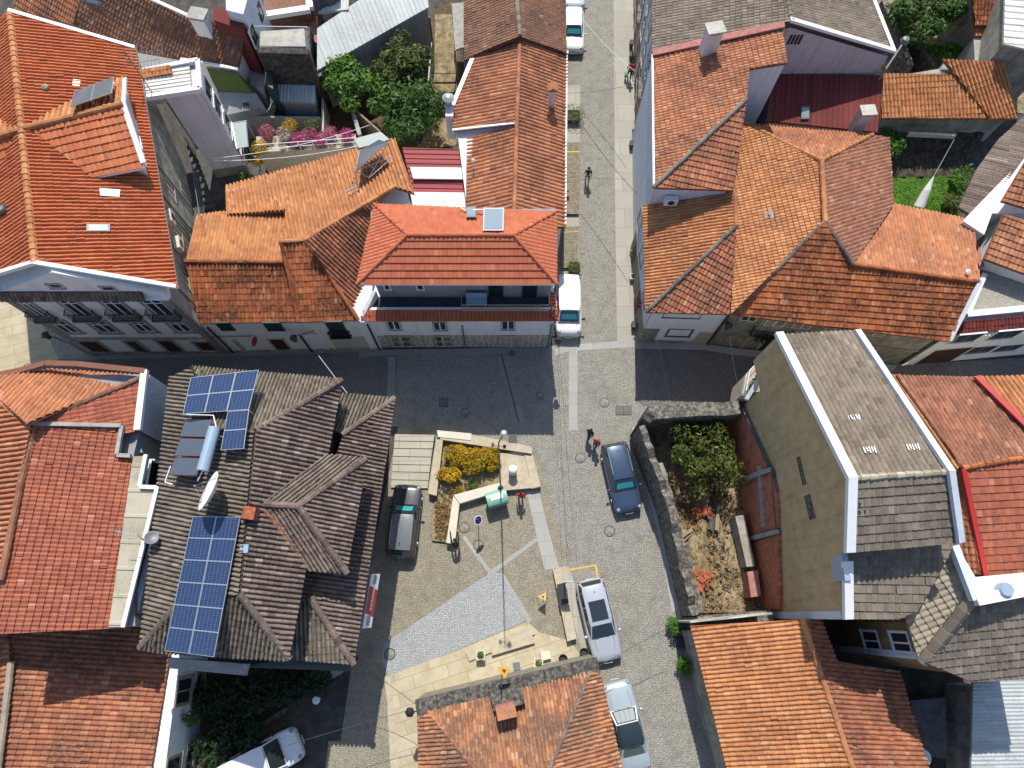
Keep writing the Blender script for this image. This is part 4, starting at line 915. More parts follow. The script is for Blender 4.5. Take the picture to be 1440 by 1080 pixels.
for u in (1.2, 3.6, 6., 8.4, 10.8, 13.2, 15.6, 18):
    for z in (3.1, 5.6): window(b7, f7, (u, u + 1.0, z, z + 1.6), 'stone_trim', 'white_paint', 'glass', mull=1, tran=.7)
    door(b7, f7, (u, u + 1.05, .04, 2.5), 'stone_trim', 'dark_wood' if int(u * 10) % 3 else 'red_wood')
for u in (6., 13.2): balcony(b7, f7, u - .4, u + 1.4, 3.0)
coping(b7, (917, 78, E7), (919, 262, E7), 'white_paint', .12, .1, name='gutter')
# lamp on the gable corner and metal roof shed in its shade
b9 = thing('maroon_roof_shed', 'low wing with dark maroon ribbed metal roof in the shade of the pink gable', 'shed', P(1160, 180, 0))
roof(b9, [(1086, 104, 6.4), (1242, 106, 6.4), (1234, 186, 5.7), (1078, 170, 5.7)], 'tile_maroon', 'seam', sc=.8, rib=((1160, 175), (1163, 110)))
walls(b9, [(1086, 104, 6.4), (1242, 106, 6.4), (1234, 186, 5.7), (1078, 170, 5.7)], 'pink_plaster'); skylight(b9, [(1126, 151, 6.0), (1138, 151, 6.0), (1137, 168, 5.85), (1126, 168, 5.85)], h=.1)
q = P(1222, 154, 7.7); chimney(b9, q, (.8, .6), 4.9, 7.4, 'pink_plaster', 'concrete_pale', R(4))
mb = MB(); a = P(1236, 112, 6.6); b = P(1272, 58, 7.4); mb.tube(a, b, .07, .07, 7); mb.lathe(b - V((0, 0, .05)), ((.3, 0), (.32, .05), (.22, .3), (.05, .34)), 12); single(mb, 'flood_lamp', ['grey_metal'], 'grey lamp on a long arm reaching out from the pink gable corner', 'lamp')
# ================================================================== ORANGE HIPPED COMPLEX, right of the crossing
b8 = thing('orange_hipped_house', 'rambling stone house with many orange hipped roofs at the crossing', 'house', P(1100, 480, 0))
E8 = 5.3; R8 = 8.2
roof(b8, [(908, 438, E8), (904, 290, E8), (1031, 270, 7.4), (1035, 318, 7.4)], 'tile_amber', 'barrel', sc=.95)
roof(b8, [(908, 439, E8), (1035, 318, 7.4), (1028, 442, E8)], 'tile_rust', 'wave', rib=((968, 440), (1000, 380)))
roof(b8, [(1028, 442, E8), (1035, 318, 6.6), (1032, 268, 6.6), (1046, 176, 6.6), (1155, 226, R8), (1160, 311, R8)], 'tile_amber', 'wave', rib=((1050, 300), (1150, 276)), sc=.85)
roof(b8, [(1160, 312, R8), (1199, 372, 7.3), (1376, 397, 7.3), (1334, 480, E8), (1028, 442, E8)], 'tile_orange_old', 'wave', rib=((1180, 460), (1190, 400)), sc=1.0)
roof(b8, [(1046, 174, 6.4), (1150, 184, 6.4), (1226, 190, 6.4), (1155, 226, R8)], 'tile_terracotta', 'barrel')
roof(b8, [(1155, 226, R8), (1226, 190, 6.4), (1250, 194, 6.0), (1256, 287, 6.0), (1199, 372, 7.3), (1160, 312, R8)], 'tile_rose', 'wave', rib=((1245, 240), (1165, 262)))
roof(b8, [(1201, 371, 7.3), (1257, 287, 5.6), (1368, 310, 5.6), (1377, 396, 7.3)], 'tile_salmon', 'barrel')
ridge(b8, (1155, 226, R8), (1160, 312, R8), 'tile_amber', .16)
for a, b in (((1160, 312, R8), (1028, 442, E8)), ((1160, 312, R8), (1199, 372, 7.35)), ((1155, 226, R8), (1046, 174, 6.5)), ((1155, 226, R8), (1226, 190, 6.5)), ((1035, 318, 7.4), (908, 439, E8))): ridge(b8, a, b, 'tile_umber' if a[0] < 1161 and b[1] > 300 else 'tile_amber', .15)
ridge(b8, (1199, 372, 7.3), (1377, 397, 7.3), 'tile_orange_old', .14); ridge(b8, (1033, 268, 7.4), (1035, 318, 7.4), 'tile_rust', .14)
coping(b8, (1334, 480, 5.32), (1377, 397, 7.32), 'white_paint', .25, .12)
a0 = P(897, 480); a1 = P(995, 483); a2 = P(1040, 488); a3 = P(1262, 511)
y8 = [V((a0.x, a0.y, 5.1)), V((a1.x, a1.y, 5.1)), V((a2.x, a2.y, 5.1)), V((a3.x, a3.y, 5.1)), V((P(1368, 400, 6).x, P(1368, 398, 6).y, 5.6)), V((P(1364, 314, 5.5).x, P(1364, 314, 5.5).y, 5.4)), V((P(1250, 290, 5.6).x, P(1250, 290, 5.6).y, 5.4)), V((P(1246, 198, 5.8).x, P(1246, 198, 5.8).y, 5.8)), V((P(1050, 178, 6.2).x, P(1050, 178, 6.2).y, 6.2)), V((P(1035, 275, 6).x, P(1033, 275, 6).y, 5.1)), V((a0.x - .1, P(906, 292, 5.2).y, 5.1))]
mb = MB(); mb.prism(y8, 0); mb.build('wall', 'granite', b8)
f8 = Fac(a0, a1); 
mb = MB(); f8.box(mb, .02, f8.L - .02, .4, 5.1, -.1, .025); mb.build('painted_front', 'white_plaster', b8)
strip(b8, f8, 0, 1.05, .03, 2.3, 'granite', .05, 'stone_base'); strip(b8, f8, f8.L - 1.1, f8.L, .03, 2.0, 'pale_stone', .05, 'stone_base'); strip(b8, f8, 1.05, f8.L - 1.1, .03, .42, 'dirty_plaster', .04, 'plinth')
f8w = Fac(a0, V((y8[-1].x, y8[-1].y, 0)), (0, 20, 0)); mb = MB(); f8w.box(mb, .02, f8w.L - .02, 2.3, 5.1, -.1, .025); mb.build('painted_side', 'blue_white', b8)
for u in (1.2, 4.2, 6.8): window(b8, f8w, (u, u + .9, 3.0, 4.6), 'stone_trim', 'white_paint', mull=1)
for u in (1.8, 5.5): door(b8, f8w, (u, u + 1.1, .04, 2.2), 'stone_trim', 'dark_wood')
r = pxr(f8, (941, 462), (969, 473)); window(b8, f8, r, 'grey_metal', 'dark_metal', 'blind', sw=.05, mull=0, fw=.09)
r = pxr(f8, (934, 441), (983, 447)); window(b8, f8, (r[0], r[1], r[2], 4.95), 'dark_metal', 'white_paint', 'glass', sw=.04, mull=1)
pipe(b8, f8, f8.L - .05, .1, 5, 'dark_metal', .08)
f9 = Fac(a2, a3)
mb = MB(); f9.box(mb, 0.02, f9.L, 2.6, 5.1, -.1, .03); mb.build('render_band', 'dirty_plaster', b8)
strip(b8, f9, 0, f9.L, 2.45, 2.6, 'stone_trim', .12, 'string_course')
for a, b in (((1042, 447), (1061, 452)), ((1076, 453), (1100, 460)), ((1115, 457), (1137, 463)), ((1160, 462), (1182, 468)), ((1215, 468), (1240, 474))):
    r = pxr(f9, a, b); window(b8, f9, (r[0], r[1], r[2], min(r[3] + .5, 4.9)), 'stone_trim', 'white_paint', mull=1)
r = pxr(f9, (1076, 453), (1100, 460)); balcony(b8, f9, r[0] - .5, r[1] + .8, 2.75)
for a, b in (((1028, 462), (1044, 484)), ((1085, 470), (1098, 492)), ((1150, 480), (1170, 498)), ((1200, 486), (1215, 503))): 
    r = pxr(f9, a, b); door(b8, f9, (max(.1, r[0]), max(r[1], r[0] + 1.1), .04, 2.2), 'pale_stone', 'dark_wood')
mb = MB()
u = f9.hit(1100, 492)[0]; mb.path([f9.at(u - .8, .3, .06), f9.at(u - .5, .8, .06), f9.at(u - .2, .7, .06), f9.at(u, 1.9, .06)], .04); mb.build('white_conduit', 'white_paint', b8)
bush('hanging_vine', 'dark hanging plant spilling over the balcony of the stone house', 'plant', f9.at(f9.hit(1085, 462)[0], 2.9, .5), (1.1, .35, .4), 'leaf_dark', 500, .08)
ac = thing('roof_air_conditioner', 'white air conditioner standing on the orange roof against the white wall', 'air conditioner', P(944, 283, 6.2))
q = P(944, 281, 6.6); mb = MB(); mb.box((q.x, q.y, 6.5), (.85, .34, .6)); mb.box((q.x, q.y, 6.15), (.7, .3, .08)); mb.build('casing', 'white_paint', ac); mb = MB(); mb.lathe(V((q.x, q.y - .17, 6.5)), ((.22, 0), (.22, .02)), 14, mtx=V((0, -1, 0)).to_track_quat('Z', 'Y').to_matrix()); mb.build('fan_grille', 'dark_metal', ac)
hp = plane([(1028, 442, E8), (1035, 318, 6.6), (1032, 268, 6.6), (1046, 176, 6.6), (1155, 226, R8), (1160, 311, R8)])
for x_, y_ in ((1075, 297), (1080, 292), (1084, 298)): on_roof(b8, hp, [(x_, y_), (x_ + 4, y_), (x_ + 4, y_ + 9), (x_, y_ + 9)], .02, 'concrete', 'glass_tile', None, .07)
mb = MB(); mb.lathe(P(1357, 385, 7.2), ((.05, 0), (.05, .3), (.16, .32), (.03, .42)), 8); mb.build('vent', 'white_paint', b8)
# ================================================================== ANNEX with bright orange roof and other roofs, top right
b10 = thing('garden_annex', 'long low annex with bright orange barrel tile roof above the lawn', 'annex', P(1320, 170, 0))
roof(b10, [(1238, 167, 3.0), (1241, 104, 4.0), (1344, 106, 4.0), (1391, 167, 3.0)], 'tile_amber', 'bold', sc=.85, rib=((1300, 165), (1296, 108)))
roof(b10, [(1391, 168, 3.1), (1326, 84, 4.5), (1412, 88, 4.5), (1429, 167, 3.1)], 'tile_amber', 'bold', sc=.85, rib=((1400, 165), (1375, 90)))
walls(b10, [(1238, 167, 2.95), (1241, 104, 3.9), (1326, 90, 4), (1412, 90, 4.2), (1429, 166, 3.0)], 'dirty_plaster')
b11 = thing('small_orange_shed', 'small shed with steep orange tile roof and concrete slabs below', 'shed', P(1390, 60, 0))
roof(b11, [(1370, 36, 3.8), (1364, -30, 5.2), (1405, -30, 5.2), (1409, 38, 3.8)], 'tile_orange_old', 'bold', sc=.8); roof(b11, [(1369, 51, 3.3), (1369, 39, 3.5), (1409, 41, 3.5), (1409, 52, 3.3)], 'tile_amber', 'wave')
mb = MB(); q = PP([(1369, 52, 3.2), (1410, 52, 3.2), (1410, 88, 3.0), (1371, 86, 3.0)]); mb.prism(q, 0); mb.build('flat_roof', 'concrete', b11); walls(b11, [(1370, 48, 3.2), (1364, -30, 5.0), (1405, -30, 5), (1409, 50, 3.2)], 'dirty_plaster')
b12 = thing('white_ribbed_roof_house', 'house with pale ribbed metal roof cut by the right edge', 'house', P(1435, 60, 0))
roof(b12, [(1414, -40, 6.0), (1490, -40, 6.6), (1490, 80, 6.6), (1411, 62, 6.0)], 'sheet_white', 'rib', rib=((1415, 30), (1480, 36)), sc=2); walls(b12, [(1414, -40, 5.9), (1490, -40, 6), (1490, 80, 6), (1411, 62, 5.9)], 'dirty_plaster', d=.05)
# white house on the right edge
b13 = thing('white_orange_roof_house', 'white house with stepped orange roofs and a walled stone terrace at the right edge', 'house', P(1420, 400, 0))
roof(b13, [(1348, 292, 6.0), (1372, 240, 6.1), (1404, 196, 6.2), (1446, 158, 6.3), (1470, 180, 6.4), (1420, 250, 6.3), (1368, 304, 6.1)], 'tile_umber', 'corr', 'felt_roof', t=.2)
q = PP([(1355, 311, 6.3), (1368, 296, 6.3), (1440, 222, 6.3), (1475, 215, 6.3), (1475, 300, 6.3), (1395, 300, 6.3), (1384, 330, 6.3)]); mb = MB(); mb.prism(q, 4.2); mb.build('upper_wall', 'white_plaster', b13)
roof(b13, [(1408, 283, 7.3), (1442, 226, 8.3), (1500, 235, 8.3), (1500, 310, 7.3)], 'tile_terracotta', 'wave', sc=1.15, rib=((1425, 290), (1442, 235)))
roof(b13, [(1383, 364, 6.0), (1411, 301, 7.0), (1480, 320, 7.0), (1480, 400, 6.0), (1426, 380, 6.0)], 'tile_terracotta', 'wave', sc=1.15, rib=((1405, 372), (1432, 308)))
mb = MB(); mb.prism(PP([(1387, 361, 5.85), (1410, 304, 5.9), (1480, 318, 5.9), (1480, 394, 5.85), (1427, 376, 5.85)]), 4.5); mb.build('wall', 'white_plaster', b13)
mb = MB(); q = PP([(1378, 386, 4.7), (1440, 372, 4.7), (1500, 380, 4.7), (1500, 434, 4.7), (1352, 444, 4.7)]); mb.prism(q, 0); mb.build('terrace_floor', 'terrace_floor', b13)
coping(b13, (1353, 446, 4.65), (1500, 432, 4.65), 'white_paint', .4, .5, name='parapet'); coping(b13, (1354, 446, 4.65), (1378, 390, 4.65), 'white_paint', .3, .5, name='parapet')
coping(b13, (1358, 312, 5.0), (1376, 378, 5.0), 'pink_render', .35, .3, name='red_coping')
w0 = P(1268, 514); w1 = P(1440, 498); f13 = Fac(w0, w1)
mb = MB(); q = [f13.at(0, 4.65, 0), f13.at(f13.L + 3, 4.65, 0), f13.at(f13.L + 3, 4.65, -3.2), f13.at(2.2, 4.65, -2.6)]; mb.prism(q, 0); mb.build('street_wall', 'white_plaster', b13)
roof(b13, [(1343, 470, 4.75), (1350, 452, 5.05), (1500, 438, 5.05), (1500, 457, 4.75)], 'tile_maroon', 'barrel', 'tile_parapet', t=.1)
for a, b in (((1350, 471), (1368, 479)), ((1405, 466), (1423, 474)), ((1370, 488), (1388, 495)), ((1408, 486), (1426, 492))):
    r = pxr(f13, a, b); window(b13, f13, r, 'white_plaster', 'grey_metal', sw=.04, mull=1)
r = pxr(f13, (1316, 492), (1335, 508)); r = (min(r[0], r[1]), max(r[0], r[1]), .05, r[3]); door(b13, f13, r, 'white_plaster', 'dark_wood', sw=.05)
umb = thing('folded_parasol', 'folded white parasol leaning over the lawn on a thin pole', 'parasol', P(1296, 292, 0))
mb = MB(); a = P(1292, 291, .9); b = P(1313, 248, 2.3); c_ = P(1342, 196, 3.4); mb.tube(b, c_, .03, .02, 6); mb.tube(P(1294, 292, 0), a, .03, .03, 6); mb.build('pole', 'alu', umb)
mb = MB(); mb.tube(a, a.lerp(b, .55), .38, .27, 10); mb.tube(a.lerp(b, .55), b, .27, .03, 10); mb.build('canopy', 'white_plaster', umb)
# ================================================================== OLIVE-WALLED HOUSE
b14 = thing('olive_wall_house', 'tall house with bare olive west wall and taupe tiled gable roof', 'house', P(1200, 700, 0))
EN = 10.3; RG = 13.9
roof(b14, [(1096, 471, EN), (1202, 466, EN), (1332, 664, RG), (1196, 673, RG)], 'tile_taupe', 'barrel', rib=((1150, 470), (1262, 668)), sc=1.1)
roof(b14, [(1197, 675, RG), (1332, 666, RG), (1346, 763, 12.4), (1193, 776, 12.4)], 'tile_taupe', 'wave', sc=1.15)
ridge(b14, (1196, 673, RG), (1333, 664, RG), 'tile_cream', .16)
coping(b14, (1093, 470, EN + .05), (1195, 673, RG + .1), 'white_paint', .42, .3); coping(b14, (1195, 673, RG + .1), (1192, 778, 12.5), 'white_paint', .42, .3)
coping(b14, (1203, 466, EN + .05), (1334, 664, RG + .1), 'blue_white', .3, .25); coping(b14, (1334, 664, RG + .1), (1348, 764, 12.5), 'blue_white', .3, .25)
N1 = P(1094, 470, EN); RD = P(1195, 673, RG); S1 = P(1192, 777, 12.4); S2 = P(1190, 870, 10.3)
xw = lambda y: N1.x + (S2.x - N1.x) * (N1.y - y) / (N1.y - S2.y)
eN = P(1202, 466, EN); eR = P(1332, 664, RG); eS = P(1346, 763, 12.4)
NY = 12.4; NX = xw(NY); zN = EN + (RG - EN) * (N1.y - NY) / (N1.y - RD.y)
mb = MB(); mb.prism([V((N1.x, N1.y - .05, EN - .1)), V((NX, NY + .002, zN - .1)), V((eN.x - .1 + (NX - N1.x), NY + .002, zN - .1)), V((eN.x - .1, eN.y - .05, EN - .1))], 6.4); mb.build('overhanging_wall', 'olive_render', b14)
mb = MB(); mb.prism([V((NX, NY, zN - .1)), V((xw(RD.y), RD.y, RG - .1)), V((xw(S1.y), S1.y + .1, 12.3)), V((eS.x - .1, eS.y + .1, 12.3)), V((eR.x - .1, eR.y, RG - .1)), V((eN.x - .1 + (NX - N1.x), NY, zN - .1))], 0); mb.build('wall', 'olive_render', b14)
fo = Fac(V((S2.x, S2.y, 0)), V((N1.x, N1.y, 0)), (0, 5, 0))
tb = thing('plant_balcony', 'small pale balcony crowded with plant pots at the north end of the olive wall', 'balcony', P(1050, 550, 0))
w_ = PP([(1042, 556, 4.6), (1047, 528, 4.6), (1080, 496, 4.6), (1098, 500, 4.6), (1064, 560, 4.6)]); mb = MB(); mb.prism(w_, 2.2); mb.build('slab', 'pale_stone', tb)
mb = MB()
for i in range(3):
    a, b = w_[i], w_[i + 1]
    for z in (.45, .95): mb.tube(a + V((0, 0, z)), b + V((0, 0, z)), .025, .025, 5)
    for k in range(9): p = a.lerp(b, k / 8); mb.tube(p, p + V((0, 0, .95)), .014, .014, 4)
mb.build('railing', 'white_paint', tb)
mb = MB()
for k in range(9):
    p = w_[0].lerp(w_[2], k / 8) + V((.45, .1, .25)); leaves(mb, p, (.25, .25, .28), 90, .08)
mb.build('foliage', 'leaf_green', tb, rnd=True)
coping(b14, (1094, 489, 7.0), (1048, 563, 5.2), 'blue_white', .22, .2, name='edge_trim')
# lower southern part
roof(b14, [(1190, 768, 11.3), (1345, 758, 11.3), (1303, 835, 10.6), (1290, 858, 10.3), (1262, 870, 10.1), (1196, 870, 10.1)], 'tile_taupe', 'wave', sc=1.15, rib=((1230, 868), (1232, 780)))
coping(b14, (1189, 790, 11.2), (1190, 871, 10.15), 'white_paint', .42, .3)
mb = MB(); mb.prism([V((xw(S1.y), S1.y + .1, 11.1)), V((S2.x, S2.y, 10)), V((P(1275, 870, 9.8).x, P(1275, 870, 9.8).y, 9.7)), V((P(1338, 768, 11).x, P(1338, 768, 11).y, 11.1))], 0); mb.build('wall', 'olive_render', b14)
strip(b14, fo, -.03, .35, .02, 9.9, 'blue_white', .04, 'corner_trim'); 
for a, b in (((1120, 644), (1133, 681)), ((1131, 698), (1146, 729))):
    (u0, z0), (u1, z1) = fo.hit(*a), fo.hit(*b); strip(b14, fo, min(u0, u1), max(u0, u1), min(z0, z1) + .0, max(z0, z1) + .1, 'mossy_stone', .02, 'blocked_opening')
mb = MB(); q = P(1184, 795, 11); mb.box((q.x + .05, q.y, 10.7), (.3, 1.4, 1.2)); mb.build('blue_upstand', 'tank_blue', b14)
hp = plane([(1096, 471, EN), (1202, 466, EN), (1332, 664, RG), (1196, 673, RG)])
for x_, y_ in ((1191, 584), (1213, 629), (1274, 625)):
    for k in range(5): on_roof(b14, hp, [(x_ + k * 3.8, y_ - k * .3), (x_ + k * 3.8 + 1.7, y_ - k * .3), (x_ + k * 3.8 + 5, y_ + 8 - (k % 2) * 2), (x_ + k * 3.8 + 3.3, y_ + 8 - (k % 2) * 2)], .02, 'white_paint', 'glass_tile', None, .09)
hp = plane([(1197, 675, RG), (1332, 666, RG), (1346, 763, 12.4), (1193, 776, 12.4)])
for x_, y_ in ((1207, 707), (1205, 718), (1212, 717), (1219, 716)): on_roof(b14, hp, [(x_, y_), (x_ + 5, y_), (x_ + 5.3, y_ + 6), (x_, y_ + 6)], .015, 'dark_metal', 'dark_tile', None, .07)
# east continuation roofs
b15 = thing('hip_tail_house', 'rear wing with cream tiled slope, taupe slope and fat hip ridge beside the olive wall', 'house', P(1350, 900, 0))
roof(b15, [(1340, 770, 10.8), (1366, 842, 10.6), (1298, 930, 8.4), (1292, 926, 8.4), (1275, 872, 8.6), (1300, 808, 9.7)], 'tile_cream', 'wave', sc=1.15, rib=((1288, 890), (1352, 866)))
roof(b15, [(1366, 842, 10.6), (1500, 826, 10.6), (1500, 950, 8.4), (1366, 958, 8.4), (1300, 930, 8.6)], 'tile_taupe', 'wave', sc=1.15, rib=((1400, 950), (1402, 850)))
ridge(b15, (1366, 842, 10.65), (1297, 930, 8.5), 'tile_taupe', .3, seg=.6)
mb = MB(); w15 = [P(1280, 876, 8.4), P(1294, 926, 8.3), P(1366, 950, 8.3), P(1500, 945, 8.3), P(1500, 830, 10.4), P(1366, 846, 10.4), P(1338, 775, 10.5)]
mb.prism([V((p.x, p.y, min(p.z, 8.3))) for p in w15], 0); mb.build('wall', 'ochre_render', b15)
coping(b15, (1337, 768, 11), (1366, 844, 10.8), 'blue_white', .35, .35); coping(b15, (1366, 844, 10.8), (1500, 818, 10.8), 'white_paint', .5, .4)
mb = MB(); q = PP([(1350, 775, 10.9), (1372, 812, 10.9), (1500, 800, 10.9), (1500, 820, 10.9), (1368, 840, 10.9), (1342, 778, 10.9)]); mb.prism(q, 7); mb.build('flat_top', 'white_plaster', b15)
f15 = Fac(V((w15[0].x, w15[0].y, 0)), V((w15[1].x, w15[1].y, 0)), (0, -2, 0)) 
for z in (3.2, 6.2): window(b15, f15, (.45, 1.5, z, z + 1.6), 'blue_white', 'white_paint', 'glass', sw=.08)
strip(b15, f15, f15.L - .3, f15.L + .05, .02, 8.2, 'blue_white', .05, 'corner_trim')
mb = MB(); q = P(1379, 831, 9.5); mb.lathe((q.x, q.y, 10.9), ((.3, 0), (.34, .3), (.3, .5)), 14); single(mb, 'roof_barrel', 'tank_blue', 'small blue round tank on the white flat roof', 'tank')
# ================================================================== RED-BROWN HOUSES, right edge middle
b16 = thing('rose_roof_house', 'house with faded rose and brick red tile roofs behind the taupe gable', 'house', P(1390, 700, 0))
roof(b16, [(1258, 528, 6.6), (1370, 531, 6.6), (1500, 640, 8.4), (1440, 642, 8.4), (1352, 656, 8.4), (1336, 636, 8.2)], 'tile_rose', 'barrel', rib=((1320, 535), (1390, 645)))
roof(b16, [(1255, 527, 6.5), (1262, 527, 6.5), (1338, 634, 8.2), (1350, 656, 8.4), (1344, 664, 8.2), (1322, 640, 7.8)], 'tile_amber', 'barrel', rib=((1262, 528), (1332, 628)))
roof(b16, [(1352, 660, 8.4), (1440, 642, 8.4), (1500, 634, 8.4), (1500, 800, 6.6), (1386, 812, 6.6), (1376, 806, 6.7)], 'tile_brick_red', 'wave', rib=((1420, 800), (1412, 665)), sc=1.1)
roof(b16, [(1326, 646, 7.6), (1352, 662, 8.3), (1378, 808, 6.6), (1350, 800, 6.4)], 'tile_rust', 'wave', rib=((1360, 800), (1342, 670)))
coping(b16, (1353, 660, 8.45), (1385, 812, 6.7), 'red_paint', .26, .12, name='red_flashing'); ridge(b16, (1352, 658, 8.45), (1500, 634, 8.45), 'tile_orange_old', .15)
ridge(b16, (1262, 528, 6.65), (1352, 656, 8.4), 'tile_rose', .13)
roof(b16, [(1374, 531, 6.8), (1500, 528, 6.8), (1500, 640, 8.6), (1442, 596, 7.9)], 'tile_amber', 'bold', sc=.9, rib=((1420, 532), (1470, 600)))
coping(b16, (1371, 530, 6.9), (1446, 604, 8.1), 'red_paint', .34, .16, name='red_flashing')
walls(b16, [(1258, 530, 6.5), (1500, 530, 6.5), (1500, 798, 6.5), (1388, 810, 6.4), (1352, 800, 6.3), (1328, 650, 6.5)], 'cream_plaster', d=.3)
skylight(b16, [(1402, 696, 7.75), (1415, 695, 7.75), (1416, 714, 7.55), (1403, 716, 7.55)], h=.12, frame='dark_metal', pane='glass')
# ================================================================== RUIN with tree inside
rw = thing('ruined_house_walls', 'roofless ruin of old granite walls around an overgrown yard', 'ruin', P(900, 730, 0))
def wall_seg(parent, a, b, th, za, zb, m, name='ruin_wall', n=6, side=1, rough=.18, z0=0):
    """thick wall between two top points (photo x, y at heights za / zb), broken top edge"""
    A_, B_ = P(*a, za), P(*b, zb); d = B_ - A_; s = V((-d.y, d.x, 0)).normalized() * th * side
    secs = []
    for i in range(n + 1):
        p = A_.lerp(B_, i / n); z = p.z + random.uniform(-rough, rough)
        secs.append([V((p.x, p.y, z0)), V((p.x, p.y, z)), V((p.x + s.x, p.y + s.y, z + random.uniform(-.06, .06))), V((p.x + s.x, p.y + s.y, z0))])
    mb = MB(); mb.loft(secs); return mb.build(name, m, parent)
wall_seg(rw, (912, 570), (1038, 564), .85, 3.9, 3.9, 'rubble', side=-1)
wall_seg(rw, (900, 592), (912, 572), .6, 3.6, 3.9, 'dark_stone', side=-1)
wall_seg(rw, (898, 600), (938, 712), .4, 3.4, 3.0, 'rubble', side=1, n=10, rough=.3); wall_seg(rw, (938, 712), (972, 866), .4, 3.0, 2.5, 'rubble', side=1, n=12, rough=.35)
wall_seg(rw, (921, 652), (931, 690), .5, 2.9, 2.8, 'granite', side=1, n=3); wall_seg(rw, (930, 686), (950, 770), .6, 2.7, 2.4, 'rubble', side=1, n=6); wall_seg(rw, (950, 770), (974, 864), .75, 2.4, 2.2, 'rubble', side=1, n=6, rough=.3)
wall_seg(rw, (974, 868), (1086, 858), .75, 2.5, 2.5, 'rubble', side=-1, rough=.08)
fw = Fac(P(893, 600), P(962, 862), (-5, 0, 0))
for u0 in (3.2, 6.3, 8.6): door(rw, fw, (u0, u0 + 1.0, .05, 2.0), 'granite', 'dark_wood', split=False)
def party(pts, o0, o1, m, name, zb=0.):
    secs = []
    for (x, y) in pts:
        u, z = fo.hit(x, y); z += random.uniform(-.05, .05); secs.append([fo.at(u, zb, o0), fo.at(u, z, o0), fo.at(u, z, o1), fo.at(u, zb, o1)])
    mb = MB(); mb.loft(secs); return mb.build(name, m, rw)
party([(1046, 570), (1060, 600), (1074, 630), (1086, 655)], -.05, .22, 'old_brick', 'brick_party_wall')
party([(1090, 664), (1096, 690), (1098, 715), (1098, 742)], -.05, .22, 'old_brick', 'brick_party_wall'); party([(1099, 752), (1100, 790), (1101, 825), (1101, 856)], -.05, .22, 'old_brick', 'brick_party_wall')
for (a, b, w_) in (((1044, 566), (1092, 668), .12), ((1090, 660), (1097, 745), .12)):
    p0, p1 = fo.hit(*a), fo.hit(*b); mb = MB(); mb.tube(fo.at(p0[0], p0[1], .15), fo.at(p1[0], p1[1], .15), w_, w_, 4); mb.build('concrete_beam', 'concrete_dark', rw)
for (x, y, x2, y2) in ((1089, 660, 1056, 672), (1099, 747, 1062, 757), (1074, 655, 1080, 740)):
    p0, p1 = fo.hit(x, y), fo.hit(x2, y2); mb = MB(); mb.tube(fo.at(p0[0], p0[1], .24), fo.at(p1[0], p1[1], .24), .17, .17, 4); mb.build('concrete_beam', 'concrete', rw)
mb = MB(); mb.prism(PP([(1034, 726, 1.6), (1046, 724, 1.6), (1062, 796, 1.6), (1050, 797, 1.6)]), 0); mb.build('inner_plaster_wall', 'dirty_plaster', rw)
mb = MB(); mb.prism(PP([(1051, 804, 1.5), (1066, 802, 1.5), (1070, 838, 1.5), (1056, 840, 1.5)]), 0); mb.build('inner_pink_wall', 'pink_render', rw)
u0, z0 = fo.hit(1086, 730); u1, z1 = fo.hit(1080, 690); mb = MB(); fo.box(mb, min(u0, u1), max(u0, u1), 3.0, 4.6, .1, .25); mb.build('pink_wall_patch', 'pink_render', rw)
mb = MB(); ww = PP([(915, 590, 0), (1050, 585, 0), (1100, 855, 0), (985, 862, 0), (940, 700, 0)]); nn = 16
for i in range(nn):
    for j in range(nn):
        pass
o = MB(); GR = 26; A_, B_, C_, D_ = [V((p.x, p.y, 0)) for p in (P(912, 588), P(1052, 585), P(1108, 860), P(980, 862))]
for i in range(GR + 1):
    for j in range(GR + 1):
        p = A_.lerp(B_, i / GR).lerp(D_.lerp(C_, i / GR), j / GR); o.v.append((p.x, p.y, .1 + random.uniform(0, .35) + .25 * math.sin(i * .5) * math.sin(j * .4))); o.r.append(0)
for i in range(GR):
    for j in range(GR): k = i * (GR + 1) + j; o.f.append((k, k + GR + 1, k + GR + 2, k + 1)); o.m.append(0)
x = o.build('ruin_yard_soil', 'dry_soil', smooth=True); x['kind'] = 'structure'
mb = MB()
for _ in range(1500):
    u, v = random.random(), random.random(); p = A_.lerp(B_, u).lerp(D_.lerp(C_, u), v)
    if v < .42 and random.random() < .6: continue
    leaves(mb, (p.x, p.y, .35), (.25, .25, .15), 3, .09, 1., 0, 1)
tag(mb.build('dry_weeds', 'leaf_dry', rnd=True), 'dry yellow weeds covering the yard of the ruin', 'weeds', kind='stuff')
for k, (x, y, l, ang, m_, lb) in enumerate(((1001, 724, 1.9, 75, 'concrete_dark', 'dark charred beam lying below the tree in the ruin'), (1008, 728, 1.6, 80, 'timber', 'grey timber beam beside the charred one in the ruin'), (962, 752, 1.2, 35, 'timber', 'short pale plank on the dry soil of the ruin'))):
    q = P(x, y, .6); mb = MB(); mb.box((q.x, q.y, .62 + k * .04), (l, .2, .14), R(ang)); mb.box((q.x + .08, q.y - .25, .55), (l * .8, .14, .1), R(ang + 4)); single(mb, 'fallen_beam', m_, lb, 'beam')
mb = MB()
for _ in range(260):
    u, v = random.random(), random.random(); p = A_.lerp(B_, u).lerp(D_.lerp(C_, u), v); k = random.uniform(.05, .16); mb.blob((p.x, p.y, .38), (k, k * .8, k * .6), jit=.25, n=5, m=3)
tag(mb.build('loose_rubble', 'rubble'), 'loose grey stones scattered over the ruin yard', 'stones', kind='stuff')
mb = MB()
